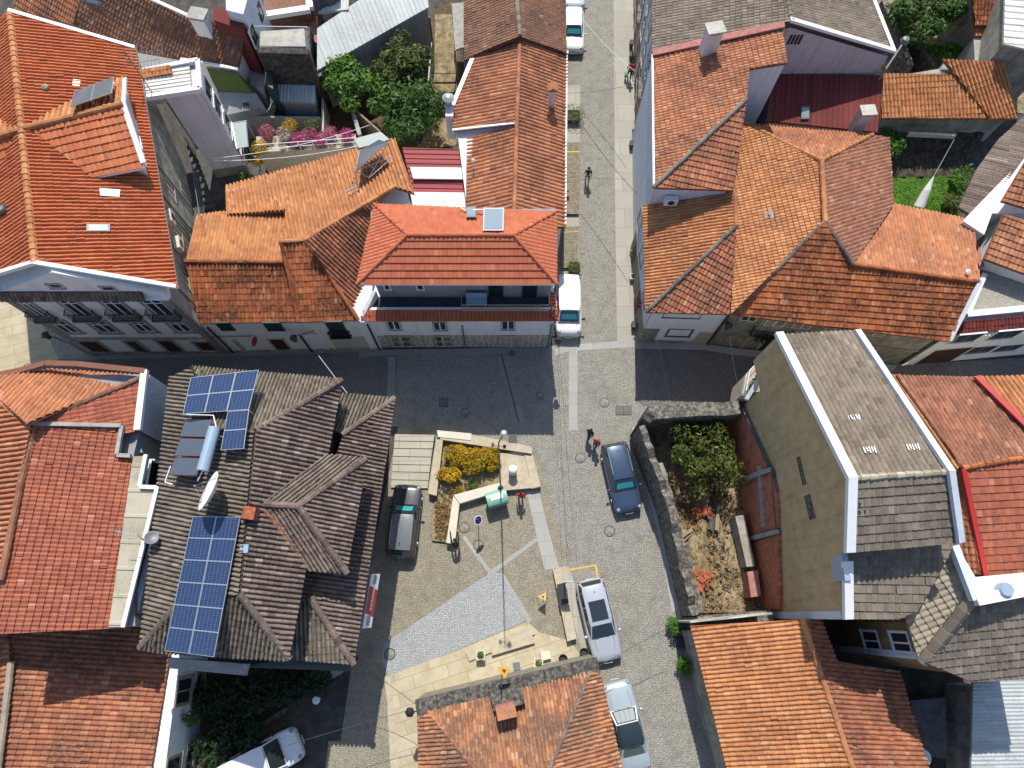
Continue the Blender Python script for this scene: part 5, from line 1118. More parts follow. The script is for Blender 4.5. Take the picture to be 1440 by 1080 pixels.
for _ in range(7):
    u, v = random.random(), random.uniform(.35, 1); p = A_.lerp(B_, u).lerp(D_.lerp(C_, u), v); leaves(mb, (p.x, p.y, .5), (.4, .4, .25), 50, .08)
tag(mb.build('green_weeds', 'leaf_olive', rnd=True), 'green weeds sprouting along the ruin yard', 'weeds', kind='stuff')
mb = MB()
for _ in range(40):
    q = P(987 + random.uniform(-14, 14), 722 + random.uniform(-9, 6), .5); mb.box((q.x, q.y, .5 + random.uniform(0, .2)), (.3, .2, .12), random.uniform(0, 3))
single(mb, 'rubble_heap', 'hollow_brick', 'small heap of broken red bricks below the ruin tree', 'bricks')
mb = MB()
for _ in range(60):
    q = P(985 + random.uniform(-16, 16), 815 + random.uniform(-14, 14), .4); mb.box((q.x, q.y, .42 + random.uniform(0, .14)), (.3, .22, .1), random.uniform(0, 3))
single(mb, 'tile_heap', 'hollow_brick', 'spread of broken orange tiles at the lower end of the ruin yard', 'bricks')
tree('ruin_tree', 'bushy olive green tree growing inside the ruin', 'tree', P(990, 660, 0.2), P(992, 640, 2.6), (2.3, 2.45, 1.9), 3, 'leaf_olive', 5400, .12, 17, .12)
# ================================================================== ORANGE HOUSE, bottom right
b17 = thing('orange_gable_house', 'orange barrel tiled gable house below the ruin, its east slope in shade', 'house', P(1100, 980, 0))
E17 = 4.0; R17 = 6.4
roof(b17, [(971, 880, E17), (1128, 871, R17), (1215, 1130, R17), (1035, 1130, E17)], 'tile_amber', 'barrel', sc=.95, rib=((1000, 960), (1150, 948)))
roof(b17, [(1128, 871, R17), (1152, 869, 5.9), (1176, 930, 5.3), (1264, 944, 4.0), (1320, 1130, 3.6), (1215, 1130, R17)], 'tile_rust', 'barrel', sc=.95, rib=((1280, 1040), (1180, 1036)))
ridge(b17, (1128, 871, R17), (1215, 1130, R17), 'tile_amber', .16)
walls(b17, [(971, 880, 3.9), (1128, 872, 6.2), (1152, 872, 5.6), (1176, 930, 4.9), (1264, 945, 3.8), (1320, 1130, 3.5), (1035, 1130, 3.9)], 'dirty_plaster', d=.3, drop=.2)
f17 = Fac(P(985, 880), P(1046, 1080), (-5, 0, 0))
for u in (1., 3.4, 6., 8.2): door(b17, f17, (u, u + .9, .05, 2.0), 'granite', 'red_wood' if u < 3 else 'dark_wood')
wall_seg(b17, (971, 876), (1086, 864), .1, 4.0, 4.9, 'concrete_pale', 'gable_coping', 3, 1, .02)
# grey building below watermark area : dark yard, panels, zinc roof
b18 = thing('zinc_roof_shed', 'low shed with pale zinc ribbed roof half in shade, bottom right corner', 'shed', P(1410, 1040, 0))
roof(b18, [(1368, 958, 3.2), (1500, 952, 3.2), (1500, 1130, 2.6), (1364, 1130, 2.6)], 'sheet_zinc', 'corr', rib=((1372, 1050), (1500, 1048))); walls(b18, [(1368, 960, 3.1), (1500, 955, 3.1), (1500, 1130, 2.5), (1364, 1130, 2.5)], 'dirty_plaster')
mb = MB(); q = PP([(1280, 985, 2.0), (1330, 981, 2.0), (1332, 1068, 1.8), (1300, 1062, 1.8)]); mb.prism(q, 0); single(mb, 'yard_shed', 'concrete_dark', 'dark flat roofed yard shed between the orange gable house and the zinc shed', 'shed')
mb = MB(); q = P(1301, 1066, 2.4); mb.lathe((q.x, q.y, 0), ((.45, 0), (.47, 2.2), (.4, 2.3)), 18); t_ = single(mb, 'water_tank', 'alu', 'upright round metal tank with pale lid at the bottom right', 'tank')
# ================================================================== HOUSE AT BOTTOM CENTRE behind granite wall
b19 = thing('granite_wall_house', 'old house with rose orange hipped roof behind a thick mossy granite front', 'house', P(720, 1010, 0))
E19 = 3.6
roof(b19, [(603, 1001, E19), (831, 944, E19), (752, 1130, 5.9), (706, 1130, 5.9)], 'tile_mottled', 'barrel', sc=.85, rib=((716, 974), (729, 1080)), jit=.03)
roof(b19, [(588, 1012, E19), (603, 1001, E19), (706, 1130, 5.9), (700, 1200, 5.9), (592, 1200, E19)], 'tile_mottled', 'barrel', sc=.85, jit=.025, rib=((590, 1060), (690, 1054)))
roof(b19, [(831, 944, E19), (845, 950, E19), (890, 1150, E19), (760, 1180, 5.9), (752, 1130, 5.9)], 'tile_mottled', 'barrel', sc=.85, jit=.025, rib=((866, 1040), (770, 1066)))
ridge(b19, (603, 1001, E19), (706, 1130, 5.9), 'tile_rust', .12); ridge(b19, (831, 944, E19), (752, 1130, 5.9), 'tile_umber', .12)
mb = MB()
A_ = P(583, 985, 3.7); B_ = P(840, 924, 3.7); d = (B_ - A_).normalized(); s_ = V((d.y, -d.x, 0)) * .85
L = (B_ - A_).length; k = 0; u = 0
while u < L - .3:
    l = min(random.uniform(1.1, 1.9), L - u); a = A_ + d * u; b = A_ + d * (u + l - .03); h = random.uniform(-.04, .05)
    mb.prism([a + V((0, 0, h)), b + V((0, 0, h)), b + s_ + V((0, 0, h - .05)), a + s_ + V((0, 0, h - .05))], 3.2); u += l
mb.build('wall_coping', 'mossy_stone', b19)
mb = MB(); mb.prism([A_ + d * .1 - V((0, 0, .52)), B_ - d * .1 - V((0, 0, .52)), B_ + s_ - V((0, 0, .52)), A_ + s_ - V((0, 0, .52))], 0); mb.build('front_wall', 'granite', b19)
walls(b19, [(598, 1006, 3.5), (835, 948, 3.5), (890, 1150, 3.5), (760, 1190, 4), (592, 1200, 3.5)], 'dirty_plaster', d=.3)
q = P(714, 985, 4.6); c_ = P(714, 978, 4.2)
mb = MB(); mm = math.atan2(d.y, d.x); mb.box((c_.x, c_.y - .1, 3.9), (1.7, .9, 1.3), mm); mb.build('stone_block', 'mossy_stone', b19)
q = P(712, 1000, 4.9); mb = MB(); mb.box((q.x, q.y, 4.6), (1.0, .75, 1.4), mm); ch = mb.build('chimney', 'pink_render', b19); mb = MB(); mb.box((q.x, q.y, 5.42), (1.0, .6, .08), mm); mb.build('tile_cap', 'tile_terracotta', ch, rnd=True)
# ================================================================== SOLAR HOUSE, left of plaza
b20 = thing('brown_solar_house', 'large brown tiled house covered with solar panels on the west side of the plaza', 'house', P(400, 730, 0))
ZR = 10.1; ZM = 8.4; ZW = 6.2
roof(b20, [(272, 517, ZM), (481, 534, ZM), (360, 606, ZR), (330, 612, ZR), (300, 600, 9.8)], 'tile_slate', 'bold', sc=0.62, rib=((380, 528), (352, 600)))
roof(b20, [(360, 606, ZR), (481, 535, ZM), (405, 928, ZM), (338, 836, ZR)], 'tile_umber', 'bold', sc=0.73, rib=((440, 735), (348, 720)))
roof(b20, [(240, 531, ZM), (272, 517, ZM), (300, 600, 9.6), (360, 606, ZR), (338, 836, ZR), (246, 856, 9.0), (199, 910, ZM - .3)], 'tile_slate', 'bold', sc=0.67, rib=((228, 700), (345, 722)))
roof(b20, [(338, 836, ZR), (405, 928, ZM), (232, 918, ZM), (199, 912, ZM - .2), (246, 856, 9.2)], 'tile_slate', 'bold', sc=0.67, rib=((310, 922), (320, 850)))
for a, b in (((360, 606, ZR), (481, 535, ZM + .02)), ((338, 836, ZR), (407, 926, ZM + .03)), ((246, 856, 9.2), (198, 911, ZM - .2))): ridge(b20, a, b, 'tile_umber', .19)
# east wing, lower
roof(b20, [(474, 553, 6.7), (556, 560, ZW), (482, 611, 6.9), (468, 606, 6.9)], 'tile_slate', 'bold', sc=0.62, rib=((518, 557), (500, 604)))
roof(b20, [(556, 561, ZW), (498, 934, ZW), (432, 842, 6.95), (400, 880, 7.0), (482, 611, 6.95)], 'tile_umber', 'bold', sc=0.67, rib=((528, 740), (450, 726)))
roof(b20, [(498, 934, ZW), (400, 926, ZW + .2), (408, 845, 6.9), (436, 841, 6.95)], 'tile_slate', 'bold', sc=0.69, rib=((465, 930), (462, 860)))
ridge(b20, (556, 560, ZW + .03), (482, 611, 6.97), 'tile_umber', .17); ridge(b20, (436, 840, 7.0), (498, 934, ZW + .05), 'tile_umber', .19)
# cross gable
roof(b20, [(372, 708, 9.7), (460, 640, 8.5), (515, 646, 8.3), (420, 712, 9.7)], 'tile_taupe', 'bold', sc=0.62, rib=((480, 644), (400, 706)))
roof(b20, [(420, 713, 9.7), (515, 648, 8.3), (487, 805, 8.3)], 'tile_umber', 'bold', sc=0.67, rib=((500, 730), (430, 716)))
roof(b20, [(373, 711, 9.7), (420, 713, 9.7), (487, 805, 8.3), (430, 801, 8.3)], 'tile_umber', 'bold', sc=0.62, rib=((456, 802), (398, 714)))
ridge(b20, (372, 709, 9.75), (420, 712, 9.75), 'tile_umber', .17); ridge(b20, (420, 712, 9.75), (515, 646, 8.35), 'tile_umber', .17); ridge(b20, (420, 712, 9.75), (488, 806, 8.35), 'tile_umber', .18); ridge(b20, (374, 718, 9.72), (432, 800, 8.36), 'tile_orange_old', .1)
walls(b20, [(242, 531, ZM), (480, 536, ZM), (405, 926, ZM), (202, 908, ZM)], 'concrete_dark', d=.35, drop=.2)  # dark wall colour adds to the shade below the eaves
walls(b20, [(478, 555, ZW), (555, 562, ZW), (497, 932, ZW), (402, 924, ZW), (410, 700, ZW)], 'cream_plaster', d=1.15, drop=.2)
mb = MB(); mb.prism([V((p.x, p.y, p.z - .25)) for p in off2(PP([(400, 690, 8.35), (460, 643, 8.35), (513, 650, 7.55), (486, 803, 7.5), (430, 800, 7.5)]), .3)], 6); mb.build('dormer_wall', 'concrete_dark', b20)  # dark wall, its colour deepened further to hold the gable's shade
mb = MB(); q = PP([(236, 925, 6.6), (348, 934, 6.6), (346, 950, 6.4), (238, 940, 6.4)]); mb.prism(q, 6.2); mb.build('balcony_slab', 'concrete', b20)
mb = MB(); q = PP([(405, 927, 5.9), (497, 935, 5.9), (490, 944, 5.7), (330, 938, 5.7)]); mb.prism(q, 5.5); mb.build('eave_gutter', 'dark_metal', b20)
w20 = [p for p in off2(PP([(478, 555, ZW), (555, 562, ZW), (497, 932, ZW), (402, 924, ZW), (410, 700, ZW)]), 1.15)]
f20 = Fac(w20[1], w20[2], (5, 3, 0))
for u in (1.2, 4.0, 9.2): window(b20, f20, (u, u + 1.1, 3.4, 4.9), 'stone_trim', 'white_paint', 'glass')
for u in (1.4, 6.4, 9.4): door(b20, f20, (u, u + 1.2, .05, 2.3), 'stone_trim', 'dark_wood')
q = P(352, 722, 10.3); chimney(b20, q, (.55, .5), 8.6, 9.9, 'hollow_brick', 'tile_amber', R(-8)) if False else None
mb = MB(); mb.box((q.x, q.y, 10.0), (.6, .6, 1.1), R(-8)); mb.build('chimney_pot', 'hollow_brick', b20)
mb = MB(); q = P(345, 772, 10.0); mb.box((q.x, q.y, 9.95), (.4, .4, .5)); mb.build('vent_box', 'tank_blue', b20)
mb = MB(); q = P(478, 570, 7.3); mb.blob(q, .13, jit=.1); mb.build('green_cap', 'leaf_green' if False else 'green_paint', b20)
# banner on east front
bn = thing('shop_banner', 'white and red shop banner along the eave of the brown solar house', 'sign', P(515, 850, 4.6))
A_ = P(523, 807, 5.2); B_ = P(510, 884, 5.2); d = (B_ - A_); 
def bq(t0, t1, o=0.): 
    a = A_ + d * t0; b = A_ + d * t1; e = V((.32 + o, .04, -.75)); o_ = V((o, 0, o)); return [a + o_, b + o_, b + e, a + e]
mb = MB(); mb.quad(*bq(0, 1)); qq = bq(0, 1); mb.loft([[p, p - V((.06, 0, .02))] for p in qq] , closed=False, cap=False); mb.build('banner_board', 'white_paint', bn)
mb = MB(); a = bq(.22, .72, .012); k_ = (a[1] - a[0]).normalized() * .25; mb.quad(a[0], a[1], a[2] + k_, a[3] + k_); mb.build('red_panel', 'red_paint', bn)
mb = MB()
for i in range(12):
    t = .28 + i * .035; a = bq(t, t + .018, .02); m1 = [a[0].lerp(a[3], .4), a[1].lerp(a[2], .4), a[1].lerp(a[2], .62), a[0].lerp(a[3], .62)]; mb.quad(*m1)
mb.build('lettering', 'white_gloss', bn)
mb = MB()
for i in range(5):
    for base in (.03, .79):
        t = base + i * .034; a = bq(t, t + .02, .016); mb.quad(a[0].lerp(a[3], .3), a[1].lerp(a[2], .3), a[1].lerp(a[2], .66), a[0].lerp(a[3], .66))
mb.build('grey_lettering', 'grey_metal', bn)
# photovoltaic fields
pv1 = thing('solar_array', 'upper solar array of blue panels in an L shape on the brown roof', 'solar panel', P(320, 570, 9))
def pvgrid(parent, corners, nx, ny, skip=()):
    a, b, c_, d = corners
    for i in range(nx):
        for j in range(ny):
            if (i, j) in skip: continue
            u0, u1, v0, v1 = i / nx, (i + 1) / nx, j / ny, (j + 1) / ny
            g = lambda u, v: a.lerp(b, u).lerp(d.lerp(c_, u), v)
            tilted_panels(parent, [g(u0, v0), g(u1, v0), g(u1, v1), g(u0, v1)], 1, 'pv_cells', 'alu', legs=False, pv=True)
    mb = MB()
    for u in (.02, .35, .7, .98):
        for v in (.02, .5, .98):
            p = a.lerp(b, u).lerp(d.lerp(c_, u), v); mb.tube(p - V((0, 0, .07)), p - V((0, 0, 1.0)), .025, .025, 5)
    mb.build('rack', 'alu', parent)
pvgrid(pv1, [P(268, 531, 9.75), P(364, 520, 10.35), P(350, 576, 10.55), P(257, 582, 9.95)], 3, 2)
pvgrid(pv1, [P(320, 578.5, 10.35), P(350.5, 576, 10.60), P(343, 631, 10.75), P(310, 633, 10.50)], 1, 2)
pv2 = thing('solar_array', 'long lower solar array of twelve blue panels in two columns on the brown roof', 'solar panel', P(285, 830, 9.75))
pvgrid(pv2, [P(271, 726, 9.75), P(338, 727, 10.45), P(301, 924, 10.25), P(231, 915, 9.45)], 2, 6)
wh = thing('solar_water_heater', 'thermosiphon solar heater with grey blue tank and three old collectors', 'solar heater', P(270, 635, 9.75))
for i in range(3):
    y0 = 589 + i * 27; x0 = 261 - i * 7.5
    tilted_panels(wh, [P(x0 - 8.5, y0 + 25, 9.5), P(x0, y0, 9.5), P(x0 + 38, y0 + 1, 10.0), P(x0 + 31, y0 + 26, 10.0)], 1, 'collector', 'tile_maroon' if False else 'red_wood', legs=False)
mb = MB(); a, b = P(302, 601, 10.45), P(285, 662, 10.45); mb.tube(a, b, .3, .3, 14); mb.build('tank', 'tank_blue', wh); mb = MB(); mb.path([P(262, 583, 9.95), P(300, 584, 10.15), P(304, 600, 10.35)], .03); mb.build('pipework', 'white_paint', wh); mb = MB(); mb.path([P(285, 662, 10.35), P(278, 676, 10.05)], .03); mb.build('pipework', 'white_paint', wh); mb = MB(); mb.path([P(240, 655, 9.35), P(232, 678, 9.35), P(243, 681, 9.35)], .03); mb.build('pipework', 'white_paint', wh)
def dish(name, label, c, r, nrm, foot, m='white_plaster', arm=True):
    t = thing(name, label, 'satellite dish', foot); q = V(nrm).to_track_quat('Z', 'Y').to_matrix(); c = V(c)
    mb = MB(); prof = [(r * k / 6, .28 * r * (k / 6) ** 2) for k in range(7)]; prof[0] = (.004, 0)
    mb.lathe(c, prof + [(r * k / 6, .28 * r * (k / 6) ** 2 - .025) for k in range(6, 0, -1)] + [(.004, -.025)], 24, mtx=q); mb.build('reflector', m, t, True)
    mb = MB(); mb.tube(c - V(nrm).normalized() * .03, V(foot) + V((0, 0, .5)), .045, .045, 6); mb.tube(V(foot) - V((0, 0, .15)), V(foot) + V((0, 0, .5)), .05, .05, 6); mb.build('mast', 'grey_metal', t)
    if arm:
        e = c + V(nrm).normalized() * r * .9 + q @ V((0, -r * .1, 0)); mb = MB(); mb.tube(c + q @ V((0, -r * .9, r * .22)), e, .02, .02, 5); mb.tube(c + q @ V((r * .7, r * .4, r * .2)), e, .012, .012, 4); mb.tube(c + q @ V((-r * .7, r * .4, r * .2)), e, .012, .012, 4); mb.blob(e, .07, jit=.02); mb.build('receiver_arm', 'grey_metal', t)
    return t
dish('satellite_dish', 'big grey satellite dish standing between the two solar arrays', P(300, 693, 10.9), 1.0, (-.75, .25, .55), P(314, 702, 9.8))
# ================================================================== RED HOUSE, left edge
b21 = thing('red_roof_house', 'house with smooth brick red roof, sheet clad side walls and cream terrace strip', 'house', P(120, 700, 0))
ZA = 8.3; ZB = 10.1
roof(b21, [(-60, 528, ZA), (0, 530, ZA), (70, 520, ZA), (202, 529, ZA), (38, 597, ZB), (-60, 512, ZB)], 'tile_salmon', 'barrel', rib=((110, 522), (55, 585)))
roof(b21, [(202, 530, ZA), (196, 606, ZA), (180, 610, 8.6), (48, 597, ZB)], 'tile_brick_red', 'wave', rib=((196, 570), (60, 594)))
roof(b21, [(48, 598, ZB), (174, 601, 8.6), (168, 640, 8.6), (186, 642, ZA), (154, 884, ZA), (-10, 892, 9.6), (4, 810, ZB)], 'tile_brick_red', 'wave', rib=((170, 760), (20, 752)), sc=.9)
roof(b21, [(38, 597, ZB), (47, 599, ZB), (4, 812, ZB), (-60, 812, 9.1), (-60, 515, 9.6)], 'tile_salmon', 'bold', rib=((-55, 700), (30, 690)), sc=.8)
ridge(b21, (47, 600, ZB), (2, 815, ZB), 'tile_rose', .16); ridge(b21, (46, 596, ZB), (204, 530, ZA), 'tile_brown', .16); ridge(b21, (38, 597, ZB), (-60, 510, ZB - .2), 'tile_salmon', .15)
coping(b21, (40, 597, ZB), (174, 600, 8.7), 'concrete', .2, .25, name='parapet'); coping(b21, (174, 600, 8.7), (167, 640, 8.7), 'concrete', .2, .2, name='parapet'); coping(b21, (167, 641, 8.7), (186, 642, 8.5), 'concrete', .2, .2, name='parapet')
for a, b in (((-60, 522, ZA + .2), (0, 528, ZA + .2)), ((0, 528, ZA + .2), (30, 522, ZA + .2)), ((30, 522, ZA + .2), (66, 512, ZA + .2)), ((66, 512, ZA + .2), (110, 513, ZA + .2)), ((110, 513, ZA + .2), (206, 523, ZA + .2))): coping(b21, a, b, 'tile_rose', .3, .16, name='tile_coping')
coping(b21, (206, 522, ZA + .1), (196, 606, ZA + .1), 'white_paint', .35, .25)
wq = PP([(-60, 530, 8.1), (205, 526, 8.1), (196, 606, 8.1), (188, 640, 8.1), (190, 880, 7.9), (-60, 892, 7.9)])
mb = MB(); mb.prism(wq, 0); mb.build('wall', 'grey_plaster', b21)
q0, q1 = P(207, 525, 8.3), P(196, 606, 8.3)
fr = Fac(Z3(q0, 0), Z3(q1, 0), (0, 5, 0))
mb = MB()
n_ = 26
for i in range(n_): fr.box(mb, fr.L * i / n_ + .01, fr.L * (i + .93) / n_, 3.5, 8.1, .02, .05)
mb.build('sheet_cladding', 'blue_white', b21)  # light-blue shading of this side wall is put into the colour
# tiny well between roofs with blue floor
mb = MB(); mb.prism(PP([(172, 604, 7.6), (194, 612, 7.6), (200, 636, 7.6), (168, 640, 7.6)]), 7.4); mb.build('valley_sheet', 'tank_blue', b21)
# cream terrace strip and glazed side gallery
roof(b21, [(187, 642, 8.4), (206, 641, 8.4), (198, 684, 8.4), (222, 686, 8.4), (175, 882, 8.3), (153, 882, 8.3)], 'sheet_fibre', 'seam', 'gallery_roof', rib=((170, 760), (200, 761)), sc=2.9, t=.1)
for a, b in (((207, 640, 8.45), (198, 684, 8.45)), ((198, 685, 8.45), (222, 686, 8.45)), ((223, 685, 8.45), (175, 882, 8.35))): coping(b21, a, b, 'white_paint', .2, .14)
for a, b in (((208, 641, 0), (200, 683, 0)), ((225, 687, 0), (178, 882, 0))):
    g0, g1 = P(a[0], a[1], 8.4), P(b[0], b[1], 8.4); fq = Fac(Z3(g0, 0), Z3(g1, 0), (5, 5, 0))
    mb = MB(); fq.box(mb, 0, fq.L, 0, 7.65, -.3, 0); mb.build('gallery_wall', 'blue_white', b21)
    n_ = max(1, int(fq.L / 1.6))
    for i in range(n_):
        if a[1] > 685 and i > 1: continue
        window(b21, fq, (fq.L * i / n_ + .15, fq.L * (i + 1) / n_ - .1, 6.6, 8.0), 'white_paint', 'white_paint', 'glass', sw=.03, mull=0)
an = thing('tv_antenna', 'thin television antenna on the cream terrace roof of the red house', 'antenna', P(205, 758, 8.4))
mb = MB(); a = P(206, 762, 8.4); b = P(192, 752, 9.9); mb.tube(a, b, .025, .025, 5); mb.build('mast', 'alu', an); mb = MB(); e = b + V((-1.0, .15, .1)); mb.tube(b, e, .015, .015, 4)
for i in range(7): p = b.lerp(e, i / 6); mb.tube(p + V((0, -.35 + .03 * i, 0)), p + V((0, .35 - .03 * i, 0)), .009, .009, 4)
mb.build('array', 'alu', an)
dish('small_dish', 'small open mesh dish on the edge of the cream terrace roof', P(213, 757, 9.0), .35, (.4, .3, .85), P(207, 760, 8.4), 'grey_metal', False)
an2 = thing('tv_antenna', 'tall television antenna with long cross bars above the brown roof and stair tower', 'antenna', P(217, 135, 8.4))
mb = MB(); a = P(218, 136, 8.4); b = P(195, 60, 12.4); b = V((a.x, a.y, 12.2)); mb.tube(a, b, .03, .025, 6); mb.build('mast', 'grey_metal', an2); mb = MB()
for z, w_ in ((11.9, 1.6), (11.2, 1.2)):
    p = V((a.x, a.y, z)); e = p + V((w_ * 1.3, .3, 0)); mb.tube(p - V((.4, .1, 0)), e, .018, .018, 5)
    for i in range(8): q = p.lerp(e, i / 7); mb.tube(q + V((-.1, .55, 0)), q + V((.1, -.55, 0)), .011, .011, 4)
mb.build('array', 'grey_metal', an2)
# ================================================================== WHITE HOUSE with orange roof, bottom left
b22 = thing('orange_roof_white_house', 'white house with weathered orange roof partly shaded, bottom left corner', 'house', P(250, 1000, 0))
roof(b22, [(-80, 905, 5.6), (14, 884, 5.6), (240, 880, 4.1), (240, 920, 4.0), (205, 1130, 4.0), (-10, 1130, 5.6), (17, 930, 5.6)], 'tile_rust', 'barrel', sc=1.05, rib=((215, 1000), (10, 990)))
roof(b22, [(16, 930, 5.65), (-8, 1130, 5.65), (-120, 1130, 4.4), (-120, 900, 4.6), (14, 890, 5.6)], 'tile_rust', 'barrel', sc=1.2, rib=((-60, 1010), (0, 1000))); ridge(b22, (17, 930, 5.7), (-8, 1130, 5.7), 'tile_cream', .17)
b0 = P(291, 940, 0); b1_ = P(268, 1130, 0); fbw = Fac(b0, b1_, (0, -3, 0))
mb = MB(); mb.prism([fbw.at(-2.6, 3.8, 0), fbw.at(fbw.L, 3.8, 0), V((-36, fbw.at(fbw.L, 0, 0).y, 3.8)), V((-36, fbw.at(-2.6, 0, 0).y, 3.8))], 0); mb.build('wall', 'white_plaster', b22)
for (a, b) in (((241, 970), (253, 940)), ((271, 968), (277, 943)), ((231, 1052), (244, 1085)), ((258, 1034), (267, 1070))):
    pass
for u0, u1, z0, z1 in ((.3, 1.6, 1.9, 3.6), (.2, 1.2, .6, 1.2), (4.2, 6.2, 2.0, 3.6), (4.0, 5.6, .55, 1.3)):
    window(b22, fbw, (u0, u1, z0, z1), 'stone_trim', 'stone_trim', 'glass', sw=.12, mull=1)
# ================================================================== VEHICLES
def carpaint(n, c, rough=.28, metal=.0): flat(n, c, rough, metal, .5, .6)
carpaint('paint_white', (.74, .75, .76)); carpaint('paint_pale', (.5, .58, .64)); carpaint('paint_steelblue', (.05, .085, .15), .25, .35); carpaint('paint_black', (.06, .065, .075), .22, .35)
carpaint('paint_silver', (.45, .48, .53), .28, .25); carpaint('paint_roof_sheen', (.2, .21, .225), .25, .3); carpaint('paint_ice', (.42, .49, .53), .28, .35); flat('rubber', (.012, .012, .012), .9); flat('car_glass', (.018, .03, .034), .05, 0, 1.); flat('plastic_black', (.02, .02, .022), .6)
flat('lamp_clear', (.25, .27, .3), .1, 0, .8); flat('lamp_red', (.35, .01, .012), .2, 0, .6); flat('sunshade', (.26, .29, .31), .6); flat('teal_shade', (.03, .3, .33), .4); flat('plate', (.75, .75, .72), .5)
def car(label, cat, front, rear, L, W, Hh, paint, kind='estate', roofm=None, zc=.7, extras=()):
    a = P(*front, zc); b = P(*rear, zc); ctr = (a + b) / 2; hd = math.atan2(a.y - b.y, a.x - b.x)
    name = {'van': 'van', 'sedan': 'sedan_car'}.get(kind, 'estate_car' if kind == 'estate' else 'hatchback_car')
    t = thing(name, label, cat, (0, 0, 0)); w = W / 2
    zb = {'van': 1.08}.get(kind, .93); hz = zb - .1
    prof = [(.5, .66, .34, zb - .42), (.492, .8, .27, zb - .3), (.465, .91, .22, zb - .2), (.42, .965, .2, zb - .15), (.33, .99, .2, hz - .03), (.2, 1, .2, zb - .02), (.0, 1, .2, zb), (-.3, .995, .2, zb + .01), (-.42, .97, .22, zb), (-.47, .92, .26, zb - .03), (-.495, .84, .3, zb - .12), (-.5, .78, .36, zb - .25)]
    if kind == 'sedan': prof[8] = (-.4, .98, .22, zb + .0); prof[9] = (-.465, .92, .26, zb - .04)
    secs = []
    for (x, k, zl, z) in prof:
        h = [(k * .9, zl), (k * .99, zl + .12), (k, (zl + z) / 2 + .05), (k * .985, z - .1), (k * .93, z - .02), (k * .8, z + .012), (k * .4, z + .045), (0, z + .055)]
        secs.append([V((x * L, y * w, zz)) for y, zz in h] + [V((x * L, -y * w, zz)) for y, zz in h[-2::-1]])
    body = MB().loft(secs).build('body', paint, t, True)
    G = {'estate': ((.215, .02, -.17, -.36, -.475), (.06, -.02, -.17, -.345, -.415)), 'hatch': ((.23, .03, -.16, -.33, -.46), (.07, -.02, -.16, -.31, -.38)), 'van': ((.31, .1, -.12, -.33, -.49), (.17, .08, -.12, -.33, -.455)), 'sedan': ((.19, .0, -.13, -.22, -.33), (.04, -.02, -.12, -.18, -.22))}[kind]
    wb = .9 * w; wr = (.74 if kind != 'van' else .8) * w
    B = [[V((x * L, s * (wb * (.93 if i in (0, 4) else 1)), zb - .0)) for i, x in enumerate(G[0])] for s in (1, -1)]
    zr = [Hh - .05, Hh, Hh + .01, Hh - .01, Hh - .06]
    T = [[V((x * L, s * wr * (.94 if i in (0, 4) else 1), zr[i] - .03)) for i, x in enumerate(G[1])] for s in (1, -1)]
    m = MB()
    for k in range(4):
        for s in (0, 1): m.quad(B[s][k], B[s][k + 1], T[s][k + 1], T[s][k])
    m.quad(B[0][0], B[1][0], T[1][0], T[0][0]); m.quad(B[0][4], B[1][4], T[1][4], T[0][4]); cab = m.build('cabin', paint, t)
    m = MB(); rows = []
    for k in range(5):
        l, r = T[0][k], T[1][k]; rows.append([l, l.lerp(r, .12) + V((0, 0, .035)), l.lerp(r, .3) + V((0, 0, .055)), l.lerp(r, .5) + V((0, 0, .062)), l.lerp(r, .7) + V((0, 0, .055)), l.lerp(r, .88) + V((0, 0, .035)), r])
    m.loft(rows, closed=False, cap=False); m.build('roof', roofm or paint, t, True)
    def pane(nm, q, ins, mt='car_glass', o=.012):
        c = sum(q, V((0, 0, 0))) / 4; n = (q[1] - q[0]).cross(q[3] - q[0]).normalized()
        if n.dot(c - V((0, 0, .6))) < 0: n = -n
        mm = MB(); g = lambda u, v: q[0].lerp(q[1], u).lerp(q[3].lerp(q[2], u), v) + n * (o + .03 * math.sin(math.pi * u) * (1 if ins[2] else 0))
        K = 6 if ins[2] else 1
        for i in range(K):
            u0 = ins[0] + (1 - 2 * ins[0]) * i / K; u1 = ins[0] + (1 - 2 * ins[0]) * (i + 1) / K; mm.quad(g(u0, ins[1]), g(u1, ins[1]), g(u1, 1 - ins[1]), g(u0, 1 - ins[1]))
        return mm.build(nm, mt, t, True)
    pane('windscreen', [B[0][0], B[1][0], T[1][0], T[0][0]], (.05, .05, True)); pane('rear_window', [B[0][4], B[1][4], T[1][4], T[0][4]], (.08, .1, True))
    for s in (0, 1):
        for k in range(3 if kind == 'sedan' else 4):
            if kind == 'van' and k > 1: continue
            pane('side_window', [B[s][k], B[s][k + 1], T[s][k + 1], T[s][k]], (.05, .08, False))
    for x in (.31, -.3):
        for s in (1, -1):
            c = V((x * L, s * (w - .1), .32)); mm = MB(); mm.lathe(c, ((.2, -.11), (.315, -.1), (.32, .0), (.315, .1), (.2, .11)), 16, mtx=V((0, 1, 0)).to_track_quat('Z', 'Y').to_matrix()); ty = mm.build('wheel', 'rubber', t)
            mm = MB(); mm.lathe(c + V((0, s * .105, 0)), ((.19, 0), (.19, .012), (.05, .02)), 12, mtx=V((0, s, 0)).to_track_quat('Z', 'Y').to_matrix()); mm.build('rim', 'alu', ty)
